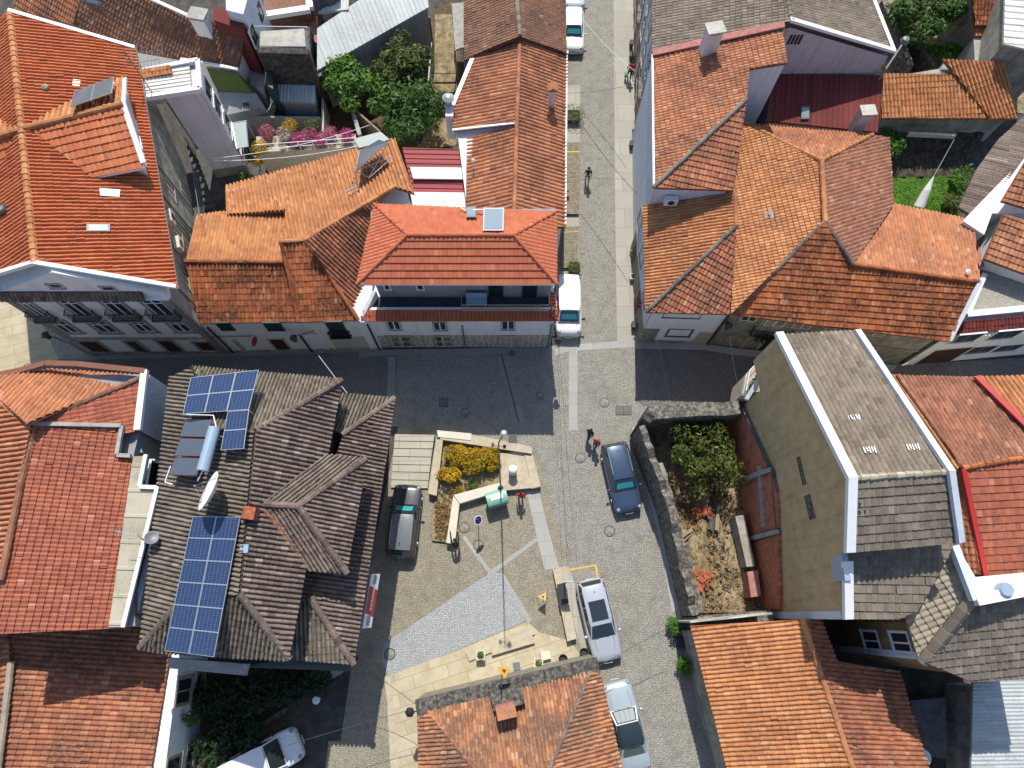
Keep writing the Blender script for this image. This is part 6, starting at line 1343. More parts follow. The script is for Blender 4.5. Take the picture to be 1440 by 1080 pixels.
    for s in (1, -1):
        mm = MB(); mm.blob((L * .455, s * w * .74, zb - .2), (.14, .14, .07), jit=.03, n=10); mm.build('headlight', 'lamp_clear', t, True)
        mm = MB(); mm.blob((-L * .482, s * w * .76, zb - .12), (.05, .12, .1), jit=.03, n=10); mm.build('tail_light', 'lamp_red', t, True)
        xm = G[0][0] * L - .22; mm = MB(); mm.blob((xm, s * (w + .1), zb + .06), (.09, .13, .08), jit=.04, n=10); mm.tube((xm, s * w * .93, zb), (xm, s * (w + .05), zb + .04), .03, .03, 5); mm.build('wing_mirror', paint if kind != 'van' else 'plastic_black', t, True)
    mm = MB(); mm.box((L * .488, 0, .42), (.06, W * .62, .2)); mm.box((L * .478, 0, zb - .32), (.06, W * .4, .1)); mm.build('grille', 'plastic_black', t)
    mm = MB(); mm.box((L * .522, 0, .44), (.02, .5, .11)); mm.build('number_plate', 'plate', t); mm = MB(); mm.box((-L * .503, 0, .62), (.02, .5, .11)); mm.build('number_plate', 'plate', t)
    mm = MB()
    for s in (1, -1): mm.tube((G[0][0] * L + .02, s * W * .16, zb + .03), (G[0][0] * L - .12, s * W * .16 - .4, zb + .12), .012, .012, 4)
    mm.build('wiper', 'plastic_black', t)
    if 'rails' in extras:
        for s in (1, -1): mm = MB(); mm.tube((T[0][1].x, s * wr * .93, Hh + .035), (T[0][3].x, s * wr * .93, Hh + .03), .022, .022, 6); mm.build('roof_rail', 'alu', t)
    if 'sunroof' in extras:
        mm = MB(); mm.loft([[V((x, y * wr, Hh + .038 + .026 * (1 - abs(y)))) for y in (-.72, -.36, 0, .36, .72)] for x in (T[0][0].x - .25, (T[0][1].x + T[0][3].x) / 2, T[0][3].x + .55)], closed=False, cap=False); mm.build('sunroof', 'car_glass', t, True)
    if 'shade' in extras:
        g = lambda u, v: B[0][0].lerp(B[1][0], u).lerp(T[0][0].lerp(T[1][0], u), v) + V((.03, 0, .045))
        for i in range(4):
            mm = MB(); u0 = .1 + .2 * i; mm.quad(g(u0, .12), g(u0 + .19, .12), g(u0 + .19, .9), g(u0, .9)); mm.build('sunshade_panel', 'sunshade', t)
    if 'teal' in extras:
        g = lambda u, v: B[0][0].lerp(B[1][0], u).lerp(T[0][0].lerp(T[1][0], u), v) + V((.03, 0, .045))
        mm = MB(); mm.quad(g(.12, .25), g(.88, .25), g(.86, .7), g(.14, .7)); mm.build('sunshade', 'teal_shade', t)
    mm = MB(); mm.tube((T[0][3].x + .1, 0, Hh + .03), (T[0][3].x - .02, 0, Hh + .12), .03, .012, 5); mm.build('aerial', 'plastic_black', t)
    # bonnet crease lines
    mm = MB()
    for s in (1, -1): mm.path([V((G[0][0] * L + .06, s * w * .62, zb - .015 + .02)), V((L * .33, s * w * .6, hz + .0)), V((L * .45, s * w * .45, zb - .135))], .008, 4)
    mm.build('bonnet_seam', 'plastic_black', t)
    t.location = (ctr.x, ctr.y, 0); t.rotation_euler = (0, 0, hd); return t
car('white hatchback parked at the top of the street, whole car in view', 'car', (806, 70), (806, 14), 4.2, 1.78, 1.5, 'paint_white', 'hatch', None, extras=('teal',))
car('pale blue car cut off by the top edge, parked behind the white hatchback', 'car', (808, 9), (808, -44), 4.2, 1.78, 1.48, 'paint_pale', 'hatch')
car('white small van parked at the corner of the red hipped house', 'van', (800, 463), (799, 397), 4.3, 1.8, 1.78, 'paint_white', 'van', zc=.9, extras=('teal',))
car('steel blue estate car parked beside the ruin wall', 'car', (886, 721), (862, 621), 4.5, 1.84, 1.5, 'paint_steelblue', 'estate', extras=('rails', 'teal'))
car('black estate car half in the shade of the brown solar house', 'car', (574, 682), (563, 783), 4.55, 1.85, 1.58, 'paint_black', 'estate', 'paint_roof_sheen', extras=('rails', 'teal'))  # grey roof colour paints a reflection on the black bodywork
car('silver saloon with large dark glass sunroof parked by the plaza seat wall', 'car', (856, 928), (829, 816), 4.75, 1.86, 1.45, 'paint_silver', 'estate', extras=('sunroof',))
car('ice blue car with black soft roof and silver windscreen shade beside the granite wall house', 'car', (866, 960), (896, 1082), 4.75, 1.84, 1.42, 'paint_ice', 'sedan', 'car_glass', extras=('shade',))
car('white delivery van in the shade, cut off by the bottom edge', 'van', (407, 1050), (315, 1098), 4.9, 1.95, 2.0, 'paint_white', 'van', zc=1.0)
# ================================================================== PEOPLE
flat('skin', (.42, .24, .16), .6); flat('cloth_red', (.48, .02, .03), .85); flat('cloth_black', (.012, .012, .015), .85); flat('cloth_brown', (.05, .035, .028), .85); flat('cloth_khaki', (.36, .29, .2), .85); flat('cloth_denim', (.03, .045, .08), .85); flat('cloth_white', (.6, .58, .58), .85); flat('hair_dark', (.018, .012, .01), .7); flat('hair_grey', (.22, .21, .2), .7); flat('bag_green', (.02, .3, .17), .5); flat('shoe', (.03, .025, .022), .7)
def skin_obj(name, vs, es, rs, m, parent, sub=1):
    me = bpy.data.meshes.new(name); me.from_pydata(vs, es, []); ob = bpy.data.objects.new(name, me); C.objects.link(ob)
    md = ob.modifiers.new('s', 'SKIN'); me.skin_vertices
    if not me.skin_vertices: me.attributes
    for i, r in enumerate(rs): me.skin_vertices[0].data[i].radius = (r, r) if not isinstance(r, tuple) else r
    me.skin_vertices[0].data[0].use_root = True
    sb = ob.modifiers.new('u', 'SUBSURF'); sb.levels = sub; sb.render_levels = sub
    dg = bpy.context.evaluated_depsgraph_get(); nm = bpy.data.meshes.new_from_object(ob.evaluated_get(dg)); bpy.data.objects.remove(ob)
    nm.polygons.foreach_set('use_smooth', [True] * len(nm.polygons)); nm.materials.clear(); nm.materials.append(M(m))
    o = bpy.data.objects.new(name, nm); C.objects.link(o); o.parent = parent; ORI[o.name] = V((0, 0, 0)); return o
def person(label, foot, face, top, legs, hair='hair_dark', bend=0., stride=.22, h=1.72, long_sleeve=True, bag=None, arms=((.1, 0), (-.1, 0))):
    t = thing('person', label, 'person', (0, 0, 0)); k = h / 1.72
    hip = V((0, 0, .92)); bt = math.radians(bend)
    up = V((math.sin(bt), 0, math.cos(bt))); side = V((0, 1, 0))
    chest = hip + up * .36; neck = hip + up * .56; headb = neck + (up * .07 + V((.02, 0, 0))); headt = headb + (up * .2 + V((.0, 0, .02)))
    vs = [hip]; es = []; rs = [(.135, .1)]
    def add(p, r, j): vs.append(V(p)); rs.append(r); es.append((j, len(vs) - 1)); return len(vs) - 1
    b1 = add(hip + up * .18, (.13, .1), 0); b2 = add(chest, (.155, .11), b1); nk = add(neck, .06, b2); hb = add(headb + up * .02, .075, nk); hm = add(headb.lerp(headt, .5) + V((.01, 0, 0)), .098, hb); add(headt, .06, hm); add(headb.lerp(headt, .38) + V((.115, 0, 0)), .02, hm)
    hands = []; armv = []
    for s, (sw, el) in zip((1, -1), arms):
        sh = add(neck - up * .09 + side * .18 * s, .058, b2); e = vs[sh] + V((sw * .5, .05 * s, -.28)); e_ = add(e, .044, sh); wr_ = e + V((sw * .9 + el, .0, -.25 + abs(el) * .5)); w_ = add(wr_, .03, e_)
        pa = add(wr_ + (wr_ - e).normalized() * .07, (.04, .022), w_); d = (wr_ - e).normalized()
        for q in range(4):
            o = d.orthogonal().normalized() * .008 + V((.0, 0, 0)); c0 = vs[pa] + V((.024 * (q - 1.5) * .8, 0, 0)) + d * .03; f1 = add(c0 + d * .025, .0095, pa); add(c0 + d * (.06 - .008 * abs(q - 1.3)) + V((.01, -.01 * s, 0)), .008, f1)
        th = add(vs[w_] + d * .04 + V((.035, -.012 * s, 0)), .011, w_); add(vs[th] + d * .04 + V((.012, 0, 0)), .009, th); hands.append(vs[pa]); armv.append((vs[sh], e, wr_))
    legv = []
    for s in (1, -1):
        hp = add(hip + V((0, .09 * s, -.06)), .085, 0); kn = V((.05 + stride * .45 * s, .1 * s, .5)); k_ = add(kn, .058, hp); an = V((stride * s - .02, .1 * s, .09)); a_ = add(an, .04, k_); ft = add(an + V((.06, 0, -.045)), .038, a_); add(an + V((.17, .01 * s, -.055)), .03, ft); legv.append((vs[hp], kn, an))
    sc = lambda L_: [tuple(v * k) for v in L_]
    skin_obj('body', sc(vs), es, rs, 'skin', t)
    # clothes
    v2 = [hip + V((0, 0, .02)), hip + up * .18, chest, neck - up * .03]; e2 = [(0, 1), (1, 2), (2, 3)]; r2 = [(.155, .12), (.15, .118), (.175, .125), .085]
    for a in armv:
        n = len(v2); v2 += [a[0], a[1], a[2] if long_sleeve else a[0].lerp(a[1], .9)]; e2 += [(2, n), (n, n + 1), (n + 1, n + 2)]; r2 += [.074, .06, .045]
        if not long_sleeve: v2[-1] = a[1] + V((0, 0, -.02)); v2[-2] = a[0].lerp(a[1], .6)
    skin_obj('shirt', sc(v2), e2, r2, top, t)
    v3 = [hip + V((0, 0, .05))]; e3 = []; r3 = [(.15, .115)]
    for a in legv: n = len(v3); v3 += [a[0], a[1], a[2] + V((0, 0, .03))]; e3 += [(0, n), (n, n + 1), (n + 1, n + 2)]; r3 += [.1, .074, .056]
    skin_obj('trousers', sc(v3), e3, r3, legs, t)
    for a in legv: skin_obj('shoe', sc([a[2] + V((-.04, 0, -.045)), a[2] + V((.07, 0, -.05)), a[2] + V((.18, 0, -.06))]), [(0, 1), (1, 2)], [.045, .046, .034], 'shoe', t)
    hc = headb.lerp(headt, .62) + V((-.018, 0, .01)); mm = MB(); mm.blob(hc * k, (.115 * k, .105 * k, .11 * k), jit=.04, n=10, m=6); mm.build('hair', hair, t, True)
    mm = MB()
    for s in (1, -1): mm.blob((headb.lerp(headt, .5) + V((.1, .035 * s, .01))) * k, .014, jit=0, n=6, m=4)
    mm.build('eyes', 'cloth_black', t)
    if bag:
        q = hands[0] * k + V((0, .05, -.25)); mm = MB(); mm.box(q, (.34, .14, .38)); mm.tube(q + V((.1, 0, .19)), hands[0] * k, .01, .01, 4); mm.tube(q + V((-.1, 0, .19)), hands[0] * k, .01, .01, 4); pass
    f = P(*foot); t.location = f; t.rotation_euler = (0, 0, math.radians(face)); return t
def carried_bag(foot, face, label, m, off=(.05, .34)):
    f = P(*foot); c_, s_ = math.cos(math.radians(face)), math.sin(math.radians(face)); q = V((f.x + off[0] * c_ - off[1] * s_, f.y + off[0] * s_ + off[1] * c_, .42))
    mb = MB(); mm = Matrix.Rotation(math.radians(face), 3, 'Z'); mb.loft([[q + mm @ V((x * w_, y * d_, z)) for x, y in ((-1, -1), (1, -1), (1, 1), (-1, 1))] for z, w_, d_ in ((-.2, .15, .07), (0, .18, .09), (.17, .16, .04))])
    for sx in (-.09, .09): mb.tube(q + mm @ V((sx, 0, .16)), q + mm @ V((0, 0, .36)), .009, .009, 4)
    return single(mb, 'shopping_bag', m, label, 'bag')
person('person in red top walking down the right pavement carrying a green bag', (884, 110), -95, 'cloth_red', 'cloth_black', stride=.26, arms=((.15, 0), (-.12, 0)))
carried_bag((884, 110), -95, 'green shopping bag carried by the person in red on the upper pavement', 'bag_green', (.08, -.3))
person('person in brown top and beige trousers walking alone down the northern street', (825, 256), -90, 'cloth_brown', 'cloth_khaki', stride=.26, long_sleeve=False)
person('person in black walking across the crossing beside a companion in red', (827, 614), -115, 'cloth_black', 'cloth_denim', stride=.3)
person('person in red and white top walking just ahead of the blue estate car', (836, 627), -110, 'cloth_red', 'cloth_denim', hair='hair_grey', stride=.2)
person('person in black jacket and khaki trousers leaning forward by the planter corner', (643, 772), 100, 'cloth_black', 'cloth_khaki', bend=32, stride=.06, arms=((.5, .1), (.45, .1)))
person('person in red jacket standing between green container and planter', (732, 700), -80, 'cloth_red', 'cloth_denim', stride=.14)
# ================================================================== PLAZA FURNITURE
def stone_block(pts, z, m, name, label, cat='wall', zb=0.):
    w = [P(x, y, z) for x, y in pts]; mb = MB(); mb.prism(w, zb); return single(mb, name, m, label, cat)
pl = thing('stone_planter', 'angular stone planter wall enclosing yellow shrubs on the plaza', 'planter', P(680, 660, 0))
for nm, pts, z, m_ in (('wall_segment', ((664, 611), (748, 628), (748, 638), (620, 618), (614, 607.5)), .62, 'pale_stone'), ('wall_segment', ((613, 618), (623, 617.5), (614, 697), (602, 694)), .6, 'pale_stone'), ('wall_segment', ((738, 640), (749, 638.5), (760.5, 684), (747, 687), (746, 676)), .45, 'pale_stone'),
    ('wall_segment', ((638, 696), (703, 678.5), (704.5, 690), (646.5, 708)), .6, 'white_stone'), ('wall_segment', ((637.5, 697), (646, 708.5), (639.5, 765), (627.5, 763)), .598, 'white_stone'), ('wall_segment', ((704, 679), (747, 672), (747.5, 686), (705, 690)), .44, 'pale_stone')):
    mb = MB(); mb.prism([P(x, y, z) for x, y in pts], 0); mb.build(nm, m_, pl)
mb = MB(); mb.prism([P(x, y, .66) for x, y in ((614.5, 605), (663, 609.5), (662, 619), (616, 614.5))], .622); mb.build('pale_cap', 'white_stone', pl, )
mb = MB(); mb.prism([P(x, y, .36) for x, y in ((699, 638), (739, 634), (746, 676), (704, 684))], .1); mb.build('stone_platform', 'pale_stone', pl)
o = ground_sheet('planter_soil', [(618, 616), (702, 628), (704, 682), (642, 698), (630, 763), (607, 760), (612, 700)], .16, 'dry_soil')
for i, (x, y, rx, ry, rz, m_, lb, n_) in enumerate(((641, 642, .62, .62, .5, 'leaf_yellow', 'yellow flowering shrub in the upper left corner of the planter', 1500), (663, 650, .75, .75, .55, 'leaf_yellow', 'wide yellow green shrub in the middle of the planter', 1900), (689, 648, .55, .65, .5, 'leaf_yellow', 'yellow green shrub against the lamp post in the planter', 1300), (632, 669, .6, .4, .42, 'leaf_gold', 'deep golden flowering shrub at the left of the planter', 1100))):
    bush('yellow_shrub', lb, 'shrub', P(x, y - 2, .85), (rx * 1.35, ry * 1.3, rz * 1.25), m_, int(n_ * 1.3), .075, 'yellow shrubs in the planter')
bush('green_plant', 'small bright green plant at the lower edge of the planter', 'plant', P(664, 682, .45), (.3, .28, .22), 'leaf_bright', 260, .06); bush('pale_plant', 'pale yellow green plant by the inner bend of the planter', 'plant', P(645, 688, .4), (.3, .28, .2), 'leaf_yellow', 220, .06)
mb = MB()
for (x0, y0, x1, y1, n_) in ((612, 705, 632, 758, 520), (650, 680, 700, 690, 160), (616, 690, 640, 705, 80)):
    for _ in range(n_): leaves(mb, P(random.uniform(x0, x1), random.uniform(y0, y1), .28), (.12, .12, .1), 2, .06)
tag(mb.build('dry_plants', 'leaf_dry', rnd=True), 'dry brown ground plants filling the narrow tongue of the planter', 'plants', kind='stuff')
mb = MB(); mb.blob(P(621, 693, .32), (.09, .1, .06), jit=.1); single(mb, 'teal_bottle', 'bag_green', 'small teal plastic bottle lying in the planter', 'litter')
mb = MB(); q = [P(x, y, .64) for x, y in ((715, 610.5), (727, 610.5), (727, 623), (715, 622.5))]; mb.prism(q, .6); gr = single(mb, 'drain_grate', 'dark_metal', 'dark square grate set on the planter wall', 'grate')
# lamp post: height found so that it reaches its lamp in the photo
lb_ = P(704, 687, .6); zt = 12.9
lp = thing('street_lamp', 'very tall slim street lamp rising from the planter wall', 'street lamp', lb_)
mb = MB(); mb.lathe((lb_.x, lb_.y, .55), ((.2, 0), (.2, .1), (.09, .14), (.08, .9), (.05, 1.0)), 12); mb.tube((lb_.x, lb_.y, 1.4), (lb_.x, lb_.y, zt), .05, .03, 10); mb.build('pole', 'dark_metal', lp)
mb = MB(); mb.tube((lb_.x, lb_.y, zt - .2), (lb_.x + .25, lb_.y + .35, zt + .25), .03, .025, 6); mb.tube((lb_.x - .3, lb_.y, zt - .6), (lb_.x + .3, lb_.y - .1, zt - .6), .025, .025, 6); mb.box((lb_.x - .28, lb_.y, zt - .55), (.14, .14, .2)); mb.box((lb_.x + .28, lb_.y - .1, zt - .55), (.14, .14, .2)); mb.build('bracket', 'dark_metal', lp)
mb = MB(); mb.lathe((lb_.x + .25, lb_.y + .35, zt + .2), ((.08, 0), (.15, .05), (.15, .08), (.06, .14)), 16); mb.build('lamp_head', 'alu', lp)
gb_ = thing('rubbish_container', 'green wheeled rubbish container with pale lid and painted highlight beside the planter', 'container', P(699, 700, 0))
ca = P(685, 703, 1.0); cb = P(713, 695, 1.0); ang = math.atan2(cb.y - ca.y, cb.x - ca.x); rm = Matrix.Rotation(ang, 3, 'Z'); cc = P(699, 702, .6); cc.z = 0
T_ = lambda x, y, z: cc + rm @ V((x, y, z))
flat('bin_green', (.02, .14, .07), .45); flat('bin_lid', (.2, .42, .3), .4)
mb = MB(); mb.loft([[T_(x * a, y * b, z) for x, y in ((-1, -1), (1, -1), (1, 1), (-1, 1))] for a, b, z in ((.56, .33, .16), (.62, .4, .95), (.68, .46, .98), (.68, .46, 1.06))]); mb.build('body', 'bin_green', gb_)
mb = MB(); mb.loft([[T_(x, .46 * math.cos(t), 1.07 + .24 * math.sin(t)) for t in [math.pi * i / 10 for i in range(11)]] for x in (-.66, -.22, .22, .66)]); mb.build('lid', 'bin_lid', gb_)
mb = MB(); mb.quad(T_(-.4, -.12, 1.325), T_(.4, -.12, 1.325), T_(.36, .2, 1.31), T_(-.36, .2, 1.31)); mb.build('lid_highlight', 'white_paint', gb_)  # white quad paints a light highlight onto the lid
for x in (-.48, .48):
    for y in (-.28, .28): mb = MB(); mb.tube(T_(x, y - .03, .1), T_(x, y + .03, .1), .1, .1, 10); mb.build('wheel', 'rubber', gb_)
mb = MB(); mb.tube(T_(-.6, -.5, .9), T_(.6, -.5, .9), .025, .025, 6); mb.build('handle', 'alu', gb_)
lit = P(721, 664, .36)
wb_ = thing('domed_bin', 'white domed cylindrical bin standing on the stone platform', 'bin', lit)
mb = MB(); mb.lathe(lit, ((.24, 0), (.26, .06), (.26, .85)), 18); mb.build('body', 'white_paint', wb_); mb = MB(); mb.lathe(lit + V((0, 0, .85)), ((.3, 0), (.3, .05), (.24, .16), (.1, .22), (.01, .23)), 18); mb.build('lid', 'white_gloss', wb_, True)
mb = MB(); mb.lathe(lit + V((0, 0, .7)), ((.268, 0), (.268, .05)), 18); mb.build('band', 'grey_metal', wb_)
bs = P(673, 737); rs_ = thing('round_road_sign', 'round blue road sign with white rim on a pole before the planter', 'road sign', bs)
mb = MB(); mb.tube(bs, bs + V((0, 0, 2.3)), .03, .03, 8); mb.build('pole', 'grey_metal', rs_); flat('sign_blue', (.03, .02, .16), .4)
nq = V((.62, -.3, .72)).to_track_quat('Z', 'Y').to_matrix(); c_ = P(675, 718, 2.15); c_ = V((bs.x + .05, bs.y - .02, 2.05))
mb = MB(); mb.lathe(c_, ((.3, -.012), (.3, .012)), 22, mtx=nq); fc = mb.build('sign_plate', 'white_paint', rs_); mb = MB(); mb.lathe(c_, ((.245, .012), (.245, .018)), 22, mtx=nq); mb.build('blue_disc', 'sign_blue', fc)
stone_block(((777.5, 801), (789, 799), (811, 898), (798, 902)), .45, 'pale_stone', 'seat_wall', 'long pale stone seat wall along the right edge of the plaza')
bk = thing('black_bench', 'black bench seat standing on the pale stone seat wall', 'bench', P(791, 836, .45))
for k, (pts, z) in enumerate(((((783, 822), (794, 819), (798.5, 833), (786, 836)), .8), (((785.5, 836.5), (798, 833.5), (800, 848), (788, 851)), .84))):
    w_ = [P(x, y, z) for x, y in pts]; mb = MB(); mb.prism(w_, z - .1); st = mb.build('seat', 'plastic_black', bk); mb = MB()
    for p in w_: q = p.lerp(sum(w_, V((0, 0, 0))) / 4, .2); mb.tube((q.x, q.y, .451), (q.x, q.y, z - .1), .025, .025, 5)
    mb.build('leg', 'dark_metal', st)
pb = P(792, 822, 0); psn = thing('parking_sign', 'thin parking sign post at the yellow bay marking', 'road sign', pb)
mb = MB(); mb.tube(pb, pb + V((0, 0, 2.6)), .03, .03, 8); mb.build('pole', 'grey_metal', psn); mb = MB(); mb.box(pb + V((0.05, .05, 2.35)), (.55, .025, .55)); mb.build('sign_plate', 'white_paint', psn); mb = MB(); mb.box(pb + V((0.05, .032, 2.42)), (.36, .01, .36)); mb.build('blue_panel', 'sign_blue', psn)
flat('yellow_line', (.5, .36, .09), .7); flat('sign_amber', (.6, .27, .015), .45)
for k, pts in enumerate((((791, 802), (839, 793), (839.6, 796), (792, 805)), ((836, 796.6), (839.6, 796.1), (842, 812), (839, 812)))):
    w_ = [P(x, y, .016) for x, y in pts]; a = sum(w_[i].x * w_[(i + 1) % 4].y - w_[(i + 1) % 4].x * w_[i].y for i in range(4)); x = MB().add(w_ if a > 0 else w_[::-1], ((0, 1, 2, 3),)).build('yellow_bay_marking', 'yellow_line'); x['kind'] = 'structure'
def tri_sign(parent, c, r, nrm, m='sign_amber'):
    q = V(nrm).to_track_quat('Z', 'Y').to_matrix(); c = V(c); mb = MB(); mb.lathe(c, ((r, -.01), (r, .01)), 3, mtx=q); o = mb.build('sign_plate', m, parent)
    mb = MB(); mb.lathe(c, ((r * .42, .01), (r * .42, .014)), 3, mtx=q); mb.build('symbol', 'plastic_black', o)
    mb = MB(); mb.lathe(c, ((r * 1.12, -.014), (r * 1.12, .004)), 3, mtx=q); mb.build('rim', 'red_paint' if m != 'sign_amber' else 'sign_amber', o)
q = P(763, 846, 0); w1_ = thing('warning_sign', 'small yellow warning sign on a thin folding stand standing on the plaza', 'sign', q)
mb = MB()
for dx, dy in ((-.38, .25), (.32, .25), (0, -.35)): mb.tube(q + V((dx, dy, 0)), q + V((0, .1, 1.1)), .014, .014, 5)
mb.build('stand', 'dark_metal', w1_); tri_sign(w1_, q + V((-.02, .25, .95)), .3, (0, .45, .9))
q = P(705, 962, 3.7); w2_ = thing('warning_sign', 'yellow triangular warning sign on a black post rising above the granite wall', 'sign', V((q.x, q.y, 3.4)))
mb = MB(); mb.tube(V((q.x, q.y, 3.6)), V((q.x, q.y, 5.4)), .035, .035, 8); mb.build('post', 'dark_metal', w2_)
c_ = P(710, 934, 4.9); mb = MB(); mb.tube(V((q.x, q.y, 5.4)), V((q.x + .05, q.y + .7, 5.1)), .03, .03, 6); mb.build('bracket', 'dark_metal', w2_); tri_sign(w2_, (q.x + .15, q.y + .75, 5.05), .38, (.3, .5, .8))
def planter_pot(name, label, x, y, s, hgt, m, leafm, z0=.0, n=160, group=None, r=1.):
    q = P(x, y, z0); t = thing(name, label, 'plant pot', q, group); mb = MB()
    mb.loft([[q + V((a * k, b * k, z)) for a, b in ((-1, -1), (1, -1), (1, 1), (-1, 1))] for k, z in ((s * .75, 0), (s, hgt), (s * .8, hgt), (s * .7, hgt - .06))]); mb.build('pot', m, t)
    mb = MB(); leaves(mb, q + V((0, 0, hgt + .08 * r)), (s * .8 * r, s * .8 * r, .16 * r), n, .055); mb.build('foliage', leafm, t, rnd=True); return t
planter_pot('square_planter', 'pale square planter with green plant on the stone terrace', 676, 921, .27, .42, 'white_stone', 'leaf_green', .13, group='square planters by the granite wall'); planter_pot('square_planter', 'pale square planter with green plant against the granite coping', 757, 932, .27, .42, 'white_stone', 'leaf_bright', 0, group='square planters by the granite wall')
for x, y, lb in ((791, 926, 'open black round pot by the granite wall'), (820, 917, 'black faceted bollard pot beside the silver saloon')):
    q = P(x, y); mb = MB(); mb.lathe(q, ((.18, 0), (.27, .5), (.24, .5), (.2, .32)), 8 if x > 800 else 16); single(mb, 'black_pot', 'plastic_black', lb, 'pot', 'black pots by the granite wall')
stone_block(((760, 917), (773, 915), (775, 926), (762, 929)), .3, 'white_stone', 'stone_block', 'pale stone block on the terrace by the granite wall', 'stone block'); stone_block(((721, 932), (731, 931), (732, 942), (723, 944)), .15, 'grey_metal', 'utility_box', 'grey flat utility box behind the yellow sign', 'box')
# ================================================================== NORTH STREET
def deck(pts, z, label):
    w_ = [P(x, y, z) for x, y in pts]; t = thing('wooden_deck', label, 'deck', V(((w_[0].x + w_[2].x) / 2, (w_[0].y + w_[2].y) / 2, 0)), 'wooden decks along the long house'); mb = MB(); n = int((w_[0] - w_[3]).length / .15)
    for i in range(n):
        a, b = i / n, (i + .92) / n; q = [w_[0].lerp(w_[3], a), w_[1].lerp(w_[2], a), w_[1].lerp(w_[2], b), w_[0].lerp(w_[3], b)]; j = random.uniform(-.006, .006); mb.prism([p + V((0, 0, j)) for p in q], [p.z - .03 + j for p in q])
    mb.build('boards', 'deck_wood', t); mb = MB(); mb.prism([p - V((0, 0, .05)) for p in off2(w_, .06)], 0); mb.build('frame', 'dark_wood', t)
    mb = MB(); q = [w_[0].lerp(w_[3], .13), w_[1].lerp(w_[2], .13), w_[1].lerp(w_[2], .15), w_[0].lerp(w_[3], .15)]; mb.prism([p + V((0, 0, .02)) for p in q], z - .02); mb.build('yellow_strip', 'yellow_line', t)
deck(((796, 200), (815.5, 200), (814.5, 301), (795, 301)), .22, 'longer weathered wooden deck along the long house'); deck(((792, 319), (814, 318), (813, 376), (789, 377)), .22, 'shorter weathered wooden deck above the parked white van')
mb = MB(); 
q = P(797, 268, .22)
for k in range(2): mb.box((q.x, q.y - k * .5, .5), (.28, .3, .05)); mb.box((q.x - .12, q.y - k * .5, .75), (.04, .3, .45)); [mb.tube((q.x + a, q.y - k * .5 + b, .2), (q.x + a, q.y - k * .5 + b, .5), .015, .015, 4) for a in (-.11, .11) for b in (-.12, .12)]
single(mb, 'folding_chairs', 'black_iron', 'two black folding chairs on the long wooden deck', 'chairs')
planter_pot('flower_box', 'brown planter box with leafy flowering plant beside the long house', 806, 168, .5, .5, 'dark_wood', 'leaf_bright', 0, 700, r=2.4)
planter_pot('deck_plant', 'green plant in a box at the lower end of the short deck', 807, 379, .4, .4, 'dark_wood', 'leaf_bright', 0, 360, r=1.8)
planter_pot('doorstep_pot', 'white pot with leafy green plant on the right pavement', 889, 353, .2, .4, 'white_stone', 'leaf_green', 0, 150, 'pots on the right pavement', 1.5); planter_pot('doorstep_pot', 'square white pot with low plant on the right pavement, lower one', 889, 392, .22, .42, 'white_stone', 'leaf_olive', 0, 70, 'pots on the right pavement', .8)
q = P(894, 446, 0); ne = thing('no_entry_sign', 'red and white round no entry sign on the corner of the orange hipped house', 'road sign', q); c_ = V((q.x + .0, q.y, 2.1))
mb = MB(); mb.tube(q, q + V((0, 0, 2.4)), .03, .03, 8); mb.build('pole', 'grey_metal', ne); nq = V((.12, -.95, .28)).to_track_quat('Z', 'Y').to_matrix(); mb = MB(); mb.lathe(c_ + V((0, -.04, 0)), ((.32, -.012), (.32, .012)), 22, mtx=nq); fc = mb.build('sign_plate', 'red_paint', ne); mb = MB(); mb.box(c_ + V((0, -.056, 0)), (.44, .02, .1)); mb.build('white_bar', 'white_paint', fc)
for x, y, s in ((887, 66, .2), (887, 83, .2), (887, 207, .22), (890, 460, .3)):
    q = P(x, y); mb = MB(); mb.box((q.x, q.y, .25), (.26, .42, .5)); mb.box((q.x, q.y, .52), (.3, .46, .04)); o = single(mb, 'shadow_box', 'concrete_dark', {66: 'dark box standing in for a downpipe shadow on the right pavement, uppermost', 83: 'dark box standing in for a downpipe shadow just above the walker in red', 207: 'dark shadow-like box halfway down the right pavement', 460: 'dark shadow-like box under the no entry sign'}[y], 'dark box', 'dark boxes standing in for shadows on the right pavement')  # dark boxes paint shadow-like marks; the upper two stand for downpipe shadows
# lanterns on house corners
def lantern(px_, z, wall, label):
    b = P(*px_, z); t = thing('wall_lantern', label, 'lantern', wall, 'black wall lanterns on house corners'); mb = MB(); mb.tube(V(wall), b + V((0, 0, .75)), .022, .022, 6); mb.tube(V(wall) - V((0, 0, .45)), V(wall).lerp(b + V((0, 0, .75)), .65), .016, .016, 5); mb.build('bracket', 'black_iron', t)
    mb = MB(); mb.lathe(b, ((.12, 0), (.2, .45), (.27, .48), (.06, .72), (.03, .78)), 6); mb.build('lamp_head', 'dark_metal', t); return t
lantern((784, 483), 3.6, f3.at(f3.L, 3.9, 0), 'black wall lantern on the corner of the grey house by the white van'); lantern((1022, 462), 3.7, f8.at(f8.L, 4.0, 0), 'black wall lantern between the white and stone fronts of the orange hipped house')
lantern((578, 1000), 3.2, V((P(588, 1000, 3.2).x, P(590, 1000, 3.2).y, 3.1)), 'black wall lantern on the left end of the mossy granite wall'); lantern((70, 475), 3.6, f.at(.1, 4.2, 0) if False else P(88, 478, 3.8), 'black wall lantern on the western corner of the balcony town house'); lantern((500, 925), 4.4, P(492, 915, 4.7), 'black wall lantern under the eave of the brown solar house')
